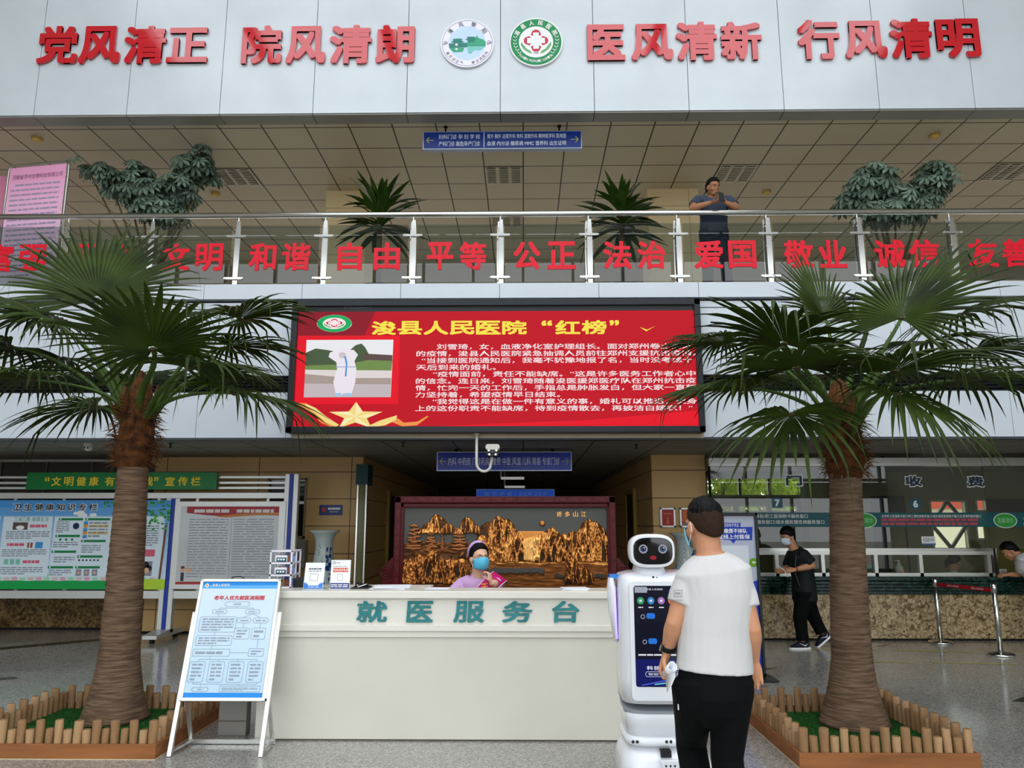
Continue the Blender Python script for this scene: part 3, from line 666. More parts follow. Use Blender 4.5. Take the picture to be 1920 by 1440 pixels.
emblem(m, pl, U(623), VV(605), rx_, k=ry_ / 2 / rx_, ext=False, g=led('green', '#14b35f', .9), w=LW, r=led('rose', '#d6224c', .9), lf=led('leaf', '#58c070', .8))
m.build('hospital_emblem', parent=t)
m = MB(); A = lambda pts, mm, o: m.mat(mm).poly(pl, [(U(x), VV(y)) for x, y in pts], o)
A([(572, 744), (734, 744), (736, 636), (572, 636)], led('sky', '#eceff2', .95), .003)
A([(572, 695), (734, 695), (735, 672), (700, 668), (690, 662), (683, 650), (676, 643), (665, 646), (655, 655), (640, 660), (612, 655), (590, 652), (572, 660)], led('tree', '#54684a', .75), .0035)
A([(680, 678), (735, 680), (735, 665), (682, 662)], led('fence', '#6e5a55', .7), .0038); A([(572, 694), (734, 694), (734, 676), (690, 674), (650, 682), (572, 684)], led('lawn', '#7d9a55', .8), .004)
A([(572, 708), (734, 712), (734, 694), (572, 692)], led('ledge', '#e6dedc', .9), .0042); A([(572, 718), (734, 720), (734, 708), (660, 708), (572, 700)], led('kerb', '#b9a9a0', .8), .0044)
A([(572, 744), (734, 744), (734, 719), (660, 717), (572, 708)], led('paving', '#cfc3c8', .85), .0043)
SU = led('suit', '#efe8f2', .95)
A([(632, 741), (642, 741), (646, 736), (650, 741), (660, 741), (667, 715), (668, 690), (664, 676), (670, 664), (662, 655), (648, 655), (640, 650), (630, 655), (617, 660), (615, 668), (630, 678), (632, 690), (626, 715)], SU, .005)
m.mat(led('face', '#d9d2d8', .85)).disc(pl, U(641), VV(665), U(648) - U(641), .0055, 20, (U(648) - U(641)) * .85); A([(648, 668), (651, 680), (650, 705), (647, 705), (648, 682), (644, 666)], led('zip', '#4c9be0', .9), .006)
A([(630, 688), (667, 688), (667, 686), (630, 686)], led('belt', '#b6bde0', .9), .006); A([(629, 742), (642, 742), (642, 736), (631, 736)], led('boot', '#a9cdf0', .9), .006); A([(647, 742), (661, 742), (660, 736), (648, 736)], led('boot', '#a9cdf0', .9), .006)
m.build('photo', parent=t)
m = MB(); Gd = led('gold', '#f7dc86', .95); Gd2 = led('gold_light', '#fdf0b4', .95); Or = led('orange', '#f79a4e', .9)
c5 = (U(670), VV(780)); R5 = U(722) - U(670)
star = [(c5[0] + (R5 if k % 2 == 0 else R5 * .42) * sin(k * pi / 5), c5[1] + (R5 if k % 2 == 0 else R5 * .42) * cos(k * pi / 5) * .52) for k in range(10)]
for k in range(10): m.mat(Gd if k % 2 else Gd2).poly(pl, [c5, star[k], star[(k + 1) % 10]], .006)
def ribbon(top, bot, mm, o):
    for (a, b), (c, d), (e, f_), (g, h) in zip(top, top[1:], bot, bot[1:]): m.mat(mm).poly(pl, [(U(a), VV(b)), (U(c), VV(d)), (U(g), VV(h)), (U(e), VV(f_))], o)
ribbon([(555, 754), (575, 755), (595, 764), (615, 780), (640, 796)], [(555, 757), (570, 762), (590, 778), (608, 793), (628, 801)], Or, .004); ribbon([(575, 755), (595, 764), (615, 780), (640, 796)], [(578, 762), (596, 775), (615, 791), (634, 800)], Gd, .005)
ribbon([(690, 800), (715, 788), (747, 778)], [(695, 801), (725, 797), (745, 787)], Gd, .005); ribbon([(745, 782), (760, 792), (785, 790), (803, 779)], [(735, 790), (757, 799), (784, 797), (805, 781)], Or, .0045)
m.build('star_ribbon', parent=t)
m = MB().mat(mat('led_dim_text', '#6a6c70', .6)).text(pl, '08-20-22:09:00:14', U(640), H + .04, U(692), H + .065, off=.003); m.build('clock_text', parent=t)
# ================================================================ reception counter
yc = 6.14; CB = .60
WOOD_W = mat('cream_lacquer', '#e4e0d4', .28, spec=.5, vary=(1.5, .04)); WOOD_W2 = mat('cream_lacquer_body', '#d9d5c8', .3, vary=(1.2, .05))
TEAL = mat('teal_letter', '#137d80', .25, coat=.4, vary=(9, .2))
cx0, cx1 = at(474, 1385, y=yc).x, at(1290, 1390, y=yc).x; zt = at(820, 1108, y=yc).z
t = thing('reception_counter', 'long cream reception counter with teal calligraphic characters on its front', 'counter', ((cx0 + cx1) / 2, yc + CB / 2, 0))
zA, zB2, zC, zD = at(820, 1122, y=yc).z, at(820, 1172, y=yc).z, at(820, 1184, y=yc).z, at(820, 1196, y=yc).z
xq = at(795, 1110, y=yc).x; CS = .30
MB().mat(WOOD_W).box(cx0 - .05, cx1 + .05, yc - .02, yc + CS + .03, zA, zt).box(cx0 - .05, xq, yc + CS + .03, yc + CB + .04, zA, zt).build('counter_top', parent=t, bevel=.006)
MB().mat(WOOD_W).box(cx0 - .03, cx1 + .03, yc + .02, yc + CS, zB2, zA - .001).box(cx0 - .03, xq - .02, yc + CS, yc + CB, zB2, zA - .001).build('frieze', parent=t)
f = MB().mat(WOOD_W).box(cx0 - .04, cx1 + .04, yc, yc + CS, zC, zB2).box(cx0 - .02, cx1 + .02, yc + .02, yc + CS, zD, zC); f.build('ledge', parent=t, bevel=.004)
MB().mat(WOOD_W2).box(cx0, cx1, yc + .04, yc + CS, .012, zD).box(cx0, xq - .02, yc + CS, yc + CB, .012, zB2).build('body', parent=t)
MB().mat(mat('plinth_dark', '#5d574c', .6)).box(cx0 + .01, cx1 - .01, yc + .05, yc + CB - .02, 0, .012).build('plinth', parent=t)
for ch, a, b in (('就', 668, 725), ('医', 762, 811), ('服', 850, 907), ('务', 941, 997), ('台', 1034, 1085)):
    a0, a1, b0, b1 = RX(a, 1127, b, 1167, yc + .01); m = MB().mat(TEAL); m.text(P((a0, yc + .019, b0)), ch, 0, 0, a1 - a0, b1 - b0, off=0, depth=.012, bold=.022, slant=.06)
    m.build('character', parent=t, label='teal character %s' % ch)
# ---- things on the counter
def onc(px, py, y): return at(px, py, y=y)
yb = 6.42; a = onc(503, 1105, yb); b = onc(545, 1105, yb); zt2 = onc(520, 1033, yb).z - .0
PLA = mat('white_plastic', '#eceaf2', .35); CLR = glass('clear_plastic', (.86, .86, .9), .6)
t = thing('drawer_unit', 'white plastic tower of clear drawers at the end of the counter', 'drawer unit', ((a.x + b.x) / 2, yb + .12, zt))
zs = [zt + .002, zt + (zt2 - zt) * .34, zt + (zt2 - zt) * .67, zt2]; dx, dy = b.x - a.x, .26
m = MB().mat(PLA)
for z in zs: m.box(a.x, b.x, yb, yb + dy, z - .008 if z > zt + .01 else zt, z + .006)
for x in (a.x, b.x - .012):
    for y in (yb, yb + dy - .014, yb + dy / 2): m.box(x, x + .012, y, y + .014, zt, zt2)
m.build('frame', parent=t)
for k in range(3):
    m = MB().mat(CLR).box(a.x + .014, b.x - .014, yb + .003, yb + .006, zs[k] + .008, zs[k + 1] - .01).box(a.x + .014, b.x - .014, yb + dy - .02, yb + dy - .016, zs[k] + .008, zs[k + 1] - .01)
    d = m.build('drawer', parent=t)
    m = MB().mat(PLA).box(a.x + .045, b.x - .04, yb - .004, yb + .002, zs[k] + .012, zs[k] + .062).mat(mat('teal_tag', '#1d5a66', .4)).box(a.x + .055, b.x - .045, yb - .006, yb - .004, zs[k] + .012, zs[k] + .044).mat(WHT)
    for i in range(4 - (k > 0)): m.box(a.x + .065 + i * .022, a.x + .08 + i * .022, yb - .0075, yb - .006, zs[k] + .022, zs[k] + .036)
    if k: m.build('name_tag', parent=d)
    m2 = MB()
    for i in range(4): m2.mat(mat('bottle_%d' % i, ['#d9a46a', '#e8c86a', '#c96a5a', '#8fa3d8'][i], .4)).lathe([(.016, 0), (.016, .04), (.007, .05), (.007, .06)], (a.x + .05 + i * .035, yb + .1 + .03 * (i % 2), zs[k] + .006), 10)
    m2.build('contents', parent=d)
yb = 6.40; a0, a1, b0, b1 = RX(549, 1092, 572, 1108, yb + .06); t = MB().mat(BLACKM).box(a0, a1, yb + .06, yb + .2, zt, zt + .075).build('black_box', bevel=.006)
props(t, 'small matt black box between the drawer tower and the sign cards', 'box')
def standee(px, w, py0, py1, lean, y, label, draw):
    a0, a1, b0, b1 = RX(px, py0, px + w, py1, y); W, H = a1 - a0, (b1 - b0) / cos(lean)
    t = thing('sign_card', label, 'sign card', ((a0 + a1) / 2, y, zt), 'sign cards on the counter')
    pl = P((a0, y, zt + .002), (1, 0, 0), (0, sin(lean), cos(lean)))
    MB().mat(mat('card_acrylic', '#e9edf5', .15)).prism(pl, [(0, 0), (W, 0), (W, H), (0, H)], -.005, -.0005).build('board', parent=t)
    MB().mat(mat('acrylic_foot', '#cfd8df', .1, alpha=.7)).box(a0 - .005, a1 + .005, y - .01, y + .11, zt, zt + .004).build('foot', parent=t)
    m = MB(); draw(m, pl, W, H); m.build('print', parent=t)
CB1, CB2 = mat('card_blue', '#3e82d8', .4), mat('card_navy', '#27317e', .4); SAL = mat('card_salmon', '#d86a55', .5)
def d1(m, pl, W, H):
    m.mat(WHT).rect(pl, .003, .003, W - .003, H - .003, .001).mat(CB1).poly(pl, [(.003, .003), (W - .003, .003), (W - .003, H * .25), (W * .8, H * .2), (W * .75, H * .13), (W * .25, H * .13), (W * .2, H * .2), (.003, H * .25)], .002)
    m.mat(GREYTXT).scrawl(pl, W * .2, H * .72, W * .85, H * .8, 1, RNG, h=.7, word=.02, last=1).scrawl(pl, W * .2, H * .65, W * .85, H * .7, 1, RNG, h=.5, word=.03, last=1)
    m.mat(LTXT).rect(pl, W * .3, H * .3, W * .7, H * .58, .0015).mat(WHT).rect(pl, W * .32, H * .315, W * .68, H * .565, .002).scrawl(pl, W * .25, H * .05, W * .8, H * .09, 1, RNG, off=.003, last=1)
def d2(m, pl, W, H):
    m.mat(WHT).rect(pl, .003, .003, W - .003, H - .003, .001).mat(CB2).rect(pl, .003, .003, W - .003, H * .2, .002).mat(GREYTXT).ring(pl, W * .14, H * .9, .008, .012, .002, 16).scrawl(pl, W * .24, H * .88, W * .5, H * .92, 1, RNG, last=1, word=.02)
    m.scrawl(pl, W * .12, H * .76, W * .85, H * .79, 1, RNG, last=1).mat(SAL).scrawl(pl, W * .12, H * .56, W * .88, H * .74, 2, RNG, h=.75, word=.014, last=1)
    m.mat(LTXT).rect(pl, W * .36, H * .28, W * .62, H * .5, .0015).mat(WHT).rect(pl, W * .375, H * .293, W * .605, H * .487, .002).scrawl(pl, W * .06, H * .04, W * .92, H * .17, 2, RNG, off=.003, last=1, word=.04)
standee(569, 37, 1058, 1107, RAD(14), 6.28, 'white sign card with a light blue foot leaning beside the black box', d1)
standee(619, 37, 1053, 1107, RAD(6), 6.3, 'white sign card with red print and a dark blue foot in front of the vase', d2)
PAP = mat('paper', '#eceef4', .6)
def sheets(pts, y0, y1, n, label, name='paper_stack', group='papers on the counter'):
    a = at(pts[0], 1105, y=y0).x; b = at(pts[1], 1105, y=y0).x; r = random.Random(int(a * 100)); m = MB().mat(PAP)
    for k in range(n):
        dx, dy, g = r.uniform(-.02, .02), r.uniform(-.02, .02), r.uniform(-.15, .15)
        m.obox(((a + b) / 2 + dx, (y0 + y1) / 2 + dy, zt + .002 + .004 * k), (cos(g), sin(g), 0), (-sin(g), cos(g), 0), (0, 0, 1), (b - a) / 2, (y1 - y0) / 2, .0018)
    props(m.build(name), label, 'papers', group)
sheets((697, 763), 6.3, 6.52, 5, 'stack of white papers lying beside the black clips on the counter'); sheets((800, 842), 6.22, 6.4, 2, 'thin white papers lying in front of the nurse'); sheets((1056, 1105), 6.22, 6.4, 3, 'white papers lying on the counter near the robot')
t = thing('clip_board', 'black clip folder with tangled black clips next to the paper stack', 'folder', (at(677, 1105, y=6.4).x, 6.4, zt)); p = V(t.location)
MB().mat(BLACKM).box(p.x - .06, p.x + .07, 6.3, 6.5, zt, zt + .012).build('cover', parent=t)
m = MB().mat(BLACKM)
for k in range(5): m.tube([(p.x - .04 + .03 * k, 6.36, zt + .012), (p.x - .03 + .02 * k, 6.38, zt + .05 - .006 * k), (p.x + .0 + .02 * k, 6.4, zt + .014)], .006, 8)
m.build('clips', parent=t); MB().mat(PAP).obox((p.x + .02, 6.35, zt + .025), (1, 0, .3), (0, 1, 0), (-.3, 0, 1), .03, .04, .003).build('note', parent=t)
# ================================================================ bronze relief screen behind the counter
yr = 8.9; ROSEW = mat('rosewood', '#4e1015', .3, spec=.18, vary=(8, .25, (1, 1, 6)))
x0, x1, z0, z1 = RX(737, 931, 1157, 1300, yr); t = thing('relief_screen', 'standing screen with a copper landscape relief in a carved rosewood frame', 'screen', ((x0 + x1) / 2, yr, 0))
z0 = .35; ix0, ix1, iz0, iz1 = RX(757, 952, 1139, 1130, yr); iz0 = .62
m = MB().mat(ROSEW)
for a in ((x0, x0 + .075, z0, z1), (x1 - .075, x1, z0, z1), (x0, x1, z1 - .075, z1), (x0, x1, z0, z0 + .08)): m.box(a[0], a[1], yr - .06, yr + .06, a[2], a[3])
for a in ((ix0 - .05, ix0, iz0 - .05, iz1 + .05), (ix1, ix1 + .05, iz0 - .05, iz1 + .05), (ix0 - .05, ix1 + .05, iz1, iz1 + .05), (ix0 - .05, ix1 + .05, iz0 - .05, iz0)): m.box(a[0], a[1], yr - .045, yr + .045, a[2], a[3])
m.box(x0 + .07, x1 - .07, yr - .004, yr + .02, z0, z1 - .07)
fr = m.build('frame', parent=t, bevel=.008)
m = MB().mat(mat('rosewood_carving', '#7a2f30', .35)); pl = P((0, yr - .0605, 0))
def fret(xc, za, zb, w, vert=True):
    L_ = zb - za; n = int(L_ / .14)
    for k in range(n):
        s = za + (k + .5) * L_ / n; g = [(-.05, -w), (-.05, w * .6), (.03, w * .6), (.03, -w * .3), (-.015, -w * .3), (-.015, w * .2)]
        m.line(pl, [((xc + v, s + u) if vert else (s + u, xc + v)) for u, v in g], .004, .002)
fret(x0 + .037, z0 + .1, z1 - .1, .022); fret(x1 - .037, z0 + .1, z1 - .1, .022); fret(z1 - .037, x0 + .1, x1 - .1, .022, False); m.build('fretwork', parent=fr)
for s, xx in ((-1, x0), (1, x1)):
    m = MB().mat(ROSEW)
    m.prism(P((xx, yr - .03, 0)), [(0, .0), (s * .22, .0), (s * .22, .12), (s * .1, .3), (s * .1, .8), (s * .13, 1.0), (s * .1, 1.15), (s * .02, 1.24), (0, 1.24)], -.06, 0)
    for r in (.07, .045, .02):
        m.tube([(xx + s * (.075 + r * cos(g)), yr - .03, 1.08 + r * sin(g)) for g in [2 * pi * k / 16 for k in range(17)]], .009, 8)
    m.box(xx - .1, xx + .1, yr - .25, yr + .25, 0, .1).build('foot', parent=t)
MB().mat(ROSEW).box(x0, x1, yr - .03, yr + .03, .12, .36).build('apron', parent=t)
# the copper landscape: one hammered sheet, raised where the hills stand
def copper():
    m = mat('copper_relief', '#b4612a', .36, .75, spec=.1); N = m.node_tree.nodes; L = m.node_tree.links; b = N['Principled BSDF']
    tc = N.new('ShaderNodeTexCoord'); s = N.new('ShaderNodeSeparateXYZ'); L.new(tc.outputs['Object'], s.inputs[0])
    g = N.new('ShaderNodeNewGeometry')
    at_ = N.new('ShaderNodeAttribute'); at_.attribute_name = 'polish'
    rp = N.new('ShaderNodeValToRGB'); e = rp.color_ramp.elements; e[0].position = .0; e[0].color = lin('#565753'); e[1].position = 1; e[1].color = lin('#ffc878')
    for p_, c_ in ((.08, '#565753'), (.14, '#33271c'), (.3, '#6b4020'), (.55, '#b87238'), (.78, '#e0984c')): q_ = e.new(p_); q_.color = lin(c_)
    L.new(at_.outputs['Fac'], rp.inputs[0]); L.new(rp.outputs[0], b.inputs['Base Color'])
    mr = N.new('ShaderNodeMapRange'); mr.inputs['From Min'].default_value = .1; mr.inputs['From Max'].default_value = .3; mr.inputs['To Min'].default_value = .0; mr.inputs['To Max'].default_value = .7; L.new(at_.outputs['Fac'], mr.inputs['Value']); L.new(mr.outputs[0], b.inputs['Metallic']); return m
COP = copper(); GX, GZ = 330, 150; Wr, Hr = ix1 - ix0, iz1 - iz0
pxm = Wr / 382.0; topz = lambda py: (952 - py) * pxm * 1.0     # relief pixels to metres below the top edge
PEAK = [(820, 964, 26, 1), (806, 978, 26, 1), (838, 980, 26, 1), (790, 992, 34, 1), (876, 969, 15, 1), (888, 981, 16, 1), (860, 992, 20, 1), (915, 978, 22, 2), (935, 967, 26, 2), (950, 972, 22, 2), (964, 992, 26, 2), (905, 1002, 40, 2),
        (1035, 988, 26, 2), (1012, 1000, 20, 2), (1058, 1000, 24, 2), (1074, 995, 20, 2), (1084, 998, 20, 2), (1106, 973, 26, 2), (1117, 978, 22, 2), (1133, 1000, 26, 2), (1090, 1022, 26, 2), (829, 1046, 26, 3), (852, 1044, 40, 3), (870, 1060, 40, 3), (770, 1045, 26, 3), (788, 1037, 16, 3), (812, 1030, 26, 3), (842, 1078, 36, 3), (1075, 1048, 16, 3), (1095, 1060, 20, 3), (766, 1056, 20, 3)]
def nz(x, z, f, o=0): return mnoise.noise(V((x * f + o, z * f, o * 1.7)))
vs, pol = [], []
for j in range(GZ + 1):
    for i in range(GX + 1):
        px = 757 + 382 * i / GX; py = 952 + (iz1 - (iz0 + Hr * (1 - j / GZ))) / pxm
        h = 0.0; po = .02
        for (mx, my, w, ly) in PEAK:
            base = {1: 1000, 2: 1052, 3: 1092}[ly] + 3 * nz(px, py, .09, ly)
            if py > base or py < my: continue
            prof = w * (1 - math.exp(-(py - my) / (w * .55))) * (1 + .22 * nz(py, mx, .14, 5)) + 1.0
            d = abs(px - mx + 4 * nz(py, mx, .07, 3)) / prof
            if d < 1:
                hh = (1 - d * d) ** .5 * (.35 + .25 * ly * .5); rg = .72 * (1 - abs(nz(px + (px - mx) * (py - my) * -.006, py * .22, .155, mx * .1)) * 3.2) + .38 * (1 - abs(nz(px, py * .4, .36, mx)) * 2.6)
                hh *= .55 + .55 * max(0, rg)
                if hh > h: h = hh; po = max(.14, min(1.0, .12 + .78 * max(0, rg) ** 1.5 * (1.05 if ly < 3 else .75) + .16 * max(0, 1 - (py - my) / 30)))
        if 982 < px < 1012 and 1006 + abs(px - 1002) * .25 < py < 1049:      # the waterfall
            s_ = abs(math.sin(px * .9 + nz(px, py, .05) * 2)); h = max(h, .22 + .2 * s_); po = .75 + .3 * s_
        if 972 < px < 1022 and 996 < py < 1010: h = max(h, .25); po = max(po, .62)
        sh = 1052 + 4 * nz(px, 0, .03, 9) + 2 * nz(px, 0, .12, 2)
        if py > sh - 3 and h < .05:
            rip = .5 + .5 * nz(px * .25, py * 2.0, .22, 4); h = .06 + .07 * rip; po = .24 + .18 * rip + (.5 if py < sh + 3 else 0)
            if 915 < px < 1020 and abs(py - (1068 + 3 * nz(px, 0, .08))) < 5 + 3 * nz(px, py, .3): po = .1; h = .2
            if 1040 < px < 1135 and abs(py - (1078 + 3 * nz(px, 0, .08))) < 4 + 3 * nz(px, py, .3): po = .12; h = .2
        elif px < 880 and py > 1016 and h < .05: h = .1 + .1 * nz(px * .4, py, .2, 8); po = .2 + .25 * max(0, nz(px * .4, py, .25, 8))
        if (px - 1017.5) ** 2 + (py - 981) ** 2 < 22: h = .3; po = .6
        vs.append((ix0 + Wr * i / GX, yr - .012 - .085 * h, iz0 + Hr * (1 - j / GZ))); pol.append(po)
fs = [(j * (GX + 1) + i, (j + 1) * (GX + 1) + i, (j + 1) * (GX + 1) + i + 1, j * (GX + 1) + i + 1) for j in range(GZ) for i in range(GX)]
m = MB().mat(COP); m.add(vs, fs, True); ro = m.build('copper_landscape', parent=t)
a = ro.data.attributes.new('polish', 'FLOAT', 'POINT'); a.data.foreach_set('value', pol)
PINE = mat('copper_pine', '#a0663c', .4, .7); m = MB().mat(PINE); R_ = random.Random(3)
for px, p0, p1, w in ((776, 984, 1040, 17), (808, 1000, 1040, 13), (861, 992, 1038, 16), (829, 1004, 1036, 4)):
    q = lambda x, y: at(x, y, y=yr - .03); m.tube([q(px, p0), q(px + 2, (p0 + p1) / 2), q(px - 1, p1)], [.006, .01, .013], 8)
    n = 7
    for k in range(n):
        for s in (-1, 1, 0):
            c = q(px + s * w * (.35 + .3 * R_.random()) * (.5 + .5 * k / n), p0 + (p1 - p0) * (k + .3) / n * .9 + R_.uniform(-2, 2)); m.ell(c, .045 * (w / 15) * (.7 + .5 * k / n), .014, .013, nu=10, nv=6)
m.build('pine_trees', parent=t)
m = MB().mat(mat('copper_letter', '#e0a25c', .3, .6)); a0, a1, b0, b1 = RX(1044, 959, 1099, 969, yr - .015); m.chars(P((a0, yr - .014, b0)), '娇多山江', 0, 0, a1 - a0, b1 - b0, gap=.6, off=.002, bold=.015); m.build('inscription', parent=t)
# ================================================================ vases
PORC = mat('porcelain', '#b9c6c2', .12, coat=.6); COB = mat('cobalt_glaze', '#23407c', .15, coat=.6)
def vase(px, py, y, label):
    c = at(px, py, y=y); zt_ = c.z; t = thing('porcelain_vase', label, 'vase', (c.x, y, 0), 'tall porcelain vases')
    H = zt_; pr = [(.14, 0), (.16, .04), (.15, .1), (.2, .3 * H), (.235, .5 * H), (.22, .6 * H), (.15, .72 * H), (.125, .82 * H), (.13, .92 * H), (.17, .975 * H), (.23, H), (.225, H + .008), (.15, .97 * H)]
    MB().mat(PORC).lathe(pr, (c.x, y, 0), 40).build('body', parent=t)
    m = MB().mat(COB); r = random.Random(int(px))
    def rad(z):
        for (r0, z0_), (r1, z1_) in zip(pr, pr[1:]):
            if z0_ <= z <= z1_: return r0 + (r1 - r0) * (z - z0_) / (z1_ - z0_ + 1e-6)
        return .2
    def dab(a, z, wa, hz):
        n = 12; ps = []
        for i in range(n):
            g = 2 * pi * i / n; zz = z + hz * sin(g) * r.uniform(.6, 1); aa = a + wa * cos(g) * r.uniform(.6, 1.1); R = rad(zz) + .0015; ps.append((c.x + R * cos(aa), y + R * sin(aa), zz))
        R = rad(z) + .003; k = len(ps); m.add(ps + [(c.x + R * cos(a), y + R * sin(a), z)], [(i, (i + 1) % k, k) for i in range(k)], False)
    for k in range(60): dab(-pi / 2 + r.uniform(-1.3, 1.5), r.uniform(.3 * H, .72 * H), r.uniform(.05, .2), r.uniform(.015, .05))
    for k in range(26): dab(-pi / 2 + r.uniform(.5, 1.2), r.uniform(.55 * H, .84 * H), r.uniform(.05, .22), r.uniform(.015, .05))
    for k in range(5): dab(-pi / 2 - .3 + .12 * (k % 2), .86 * H - k * .03, .06, .011)
    m.build('painting', parent=t)
vase(609, 995, 11.3, 'tall blue and white porcelain vase under the small blue wall plaque'); vase(1284, 1000, 11.2, 'tall blue and white porcelain vase under the red notices, half hidden by the man')
# ---- wall plaques and framed notices
yw = 12.0; a0, a1, b0, b1 = RX(599, 947, 642, 966, yw); t = thing('wall_plaque', 'small dark blue wall plaque with a red round mark above the porcelain vase', 'plaque', (a0, yw, b0))
MB().mat(mat('plaque_navy', '#123078', .3)).box(a0, a1, yw - .015, yw, b0, b1).build('board', parent=t); pl = P((a0, yw - .016, b0)); W, H = a1 - a0, b1 - b0
m = MB().mat(mat('plaque_red', '#c2402f', .4)).disc(pl, W * .2, H * .55, H * .24, .001, 20).mat(WHT).scrawl(pl, W * .38, H * .5, W * .92, H * .78, 1, RNG, h=.8, word=.035, last=1).scrawl(pl, W * .45, H * .28, W * .85, H * .38, 1, RNG, last=1); m.build('print', parent=t)
yw = 11.7
for k, (px, lab) in enumerate(((1237, 'silver framed red notice with one column of writing on the beige wall'), (1274, 'silver framed red notice with orange rows, partly behind the man\'s head'))):
    a0, a1, b0, b1 = RX(px, 952, px + 29, 989, yw); t = thing('framed_notice', lab, 'notice', (a0, yw, b0), 'framed red notices'); W, H = a1 - a0, b1 - b0; pl = P((a0, yw - .021, b0))
    m = MB().mat(ALU)
    for a in ((0, .03, 0, H), (W - .03, W, 0, H), (0, W, 0, .03), (0, W, H - .03, H)): m.box(a0 + a[0], a0 + a[1], yw - .035, yw, b0 + a[2], b0 + a[3])
    m.build('frame', parent=t, bevel=.004); m = MB().mat(mat('notice_red', '#b01c1c', .3)).rect(pl, .02, .02, W - .02, H - .02, .001).mat(mat('notice_gold', '#d8a04a', .4))
    if k == 0: m.scrawl(pl, .05, H * .66, W - .05, H * .73, 1, RNG, off=.002, last=1, word=.02); m.chars(P(pl.p(W * .42, 0), pl.r, pl.u), '证', 0, H * .42, W * .16, H * .52, off=.002); m.scrawl(pl, W * .42, .05, W * .58, H * .38, 4, RNG, off=.002, last=1, word=.05)
    else: m.mat(mat('notice_orange', '#e07a2a', .4)).scrawl(pl, .045, H * .3, W - .045, H * .88, 6, RNG, off=.002, last=.8, h=.8, word=.06).mat(mat('notice_teal', '#6f8f80', .4)).rect(pl, .04, .04, W - .04, H * .24, .002)
    m.build('sheet', parent=t)
t = thing('wall_switch', 'small cream wall switch low on the beige wall beside the sign cards', 'switch', at(655, 1076, y=12.0)); p = V(t.location)
MB().mat(mat('switch_cream', '#d9c49a', .4)).box(p.x - .04, p.x + .04, 11.985, 12.0, p.z - .05, p.z + .05).build('plate', parent=t, bevel=.003); MB().mat(WHT).box(p.x - .015, p.x + .015, 11.98, 11.985, p.z - .02, p.z + .02).build('rocker', parent=t)
# ================================================================ notice board frames in front of the left wall
yn = 11.35
t = thing('notice_board', 'long silver notice board frame on floor feet with blue striped posts and a green header', 'notice board', (at(200, 1190, y=yn).x, yn, 0))
def nb(px0, py0, px1, py1, m, d0=-.04, d1=.04):
    a0, a1, b0, b1 = RX(px0, py0, px1, py1, yn); m.box(a0, a1, yn + d0, yn + d1, b0, b1); return m
SIL = mat('silver_profile', '#c9cac8', .3, .35); BLU = mat('blue_stripe', '#1c3ba0', .3)
for px, ptop in ((319, 935), (541, 889)):
    x = at(px, 1050, y=yn).x; zt_ = at(px, ptop, y=yn).z
    po = MB().mat(SIL).box(x - .1, x - .03, yn - .05, yn + .05, .1, zt_).box(x + .03, x + .1, yn - .05, yn + .05, .1, zt_).build('post', parent=t, bevel=.005)
    MB().mat(BLU).box(x - .03, x + .03, yn - .055, yn + .04, .1, zt_).build('stripe', parent=po)
    m = MB().mat(SIL).prism(P((x - .1, yn, 0), (0, 1, 0)), [(-.45, .06), (.45, .06), (.45, .1), (.1, .15), (-.1, .15), (-.45, .11)], 0, .2)
    m.build('foot', parent=t, bevel=.004); m = MB().mat(BLACKM)
    for y in (-.36, .36): m.lathe([(.035, 0), (.035, .05), (.015, .06)], (x, yn + y, 0), 12)
    m.build('caster', parent=t)
for py0, py1 in ((924, 935), (1107, 1122)): nb(-150, py0, 538, py1, MB().mat(SIL)).build('crossbeam', parent=t, bevel=.004)
for py in (895, 905.5, 915): nb(-150, py - 2, 540, py + 2, MB().mat(SIL), -.015, .015).build('top_rail', parent=t)
for px in (121, 299, 371, 503, 30): nb(px - 3, 1105, px + 3, 1109, MB().mat(SIL), -.015, .015).build('hook', parent=t); nb(px - 2.5, 934, px + 2.5, 942, MB().mat(SIL), -.015, .015).build('hook', parent=t)
a0, a1, b0, b1 = RX(52, 886, 408, 918, yn - .05); hd = MB().mat(mat('header_green', '#0d7a3a', .35, vary=(1, .1))).box(a0, a1, yn - .08, yn - .03, b0, b1).build('header', parent=t, label='green header strip with yellow writing')
m = MB().mat(YEL); pl = P((0, yn - .081, 0))
for s, pa, pb in (('“', 84, 93), ('文明健康', 97, 185), ('有你有我', 197, 287), ('”', 289, 297), ('宣传栏', 310, 376)):
    u0, u1, w0, w1 = RX(pa, 894, pb, 911, yn - .08)
    if len(s) == 1: m.text(pl, s, u0, (w0 + w1) / 2, u1, w1, off=.002, bold=.02)
    else: m.chars(pl, s, u0, w0, u1, w1, gap=.33, off=.002, bold=.022)
m.build('lettering', parent=hd)
# the two posters hung in it
def poster(px0, py0, px1, py1, y, label, draw, fr=None, group=None):
    a0, a1, b0, b1 = RX(px0, py0, px1, py1, y); W, H = a1 - a0, b1 - b0; t = thing('poster', label, 'poster', ((a0 + a1) / 2, y, b0), group)
    MB().mat(fr or mat('poster_back', '#5a5b58', .5)).box(a0, a1, y, y + .03, b0, b1).build('board', parent=t, bevel=.003)
    m = MB(); draw(m, P((a0, y - .001, b0)), W, H); m.build('print', parent=t); return t
def grad(m, pl, a0, b0, a1, b1, c0, c1, n, name, off=.001):
    c0, c1 = lin(c0), lin(c1)
    for i in range(n):
        f_ = i / (n - 1); k = tuple(c0[j] * (1 - f_) + c1[j] * f_ for j in range(3)); m.mat(mat('%s_%d' % (name, i), k, .35)).rect(pl, a0, b0 + (b1 - b0) * i / n, a1, b0 + (b1 - b0) * (i + 1) / n, off)
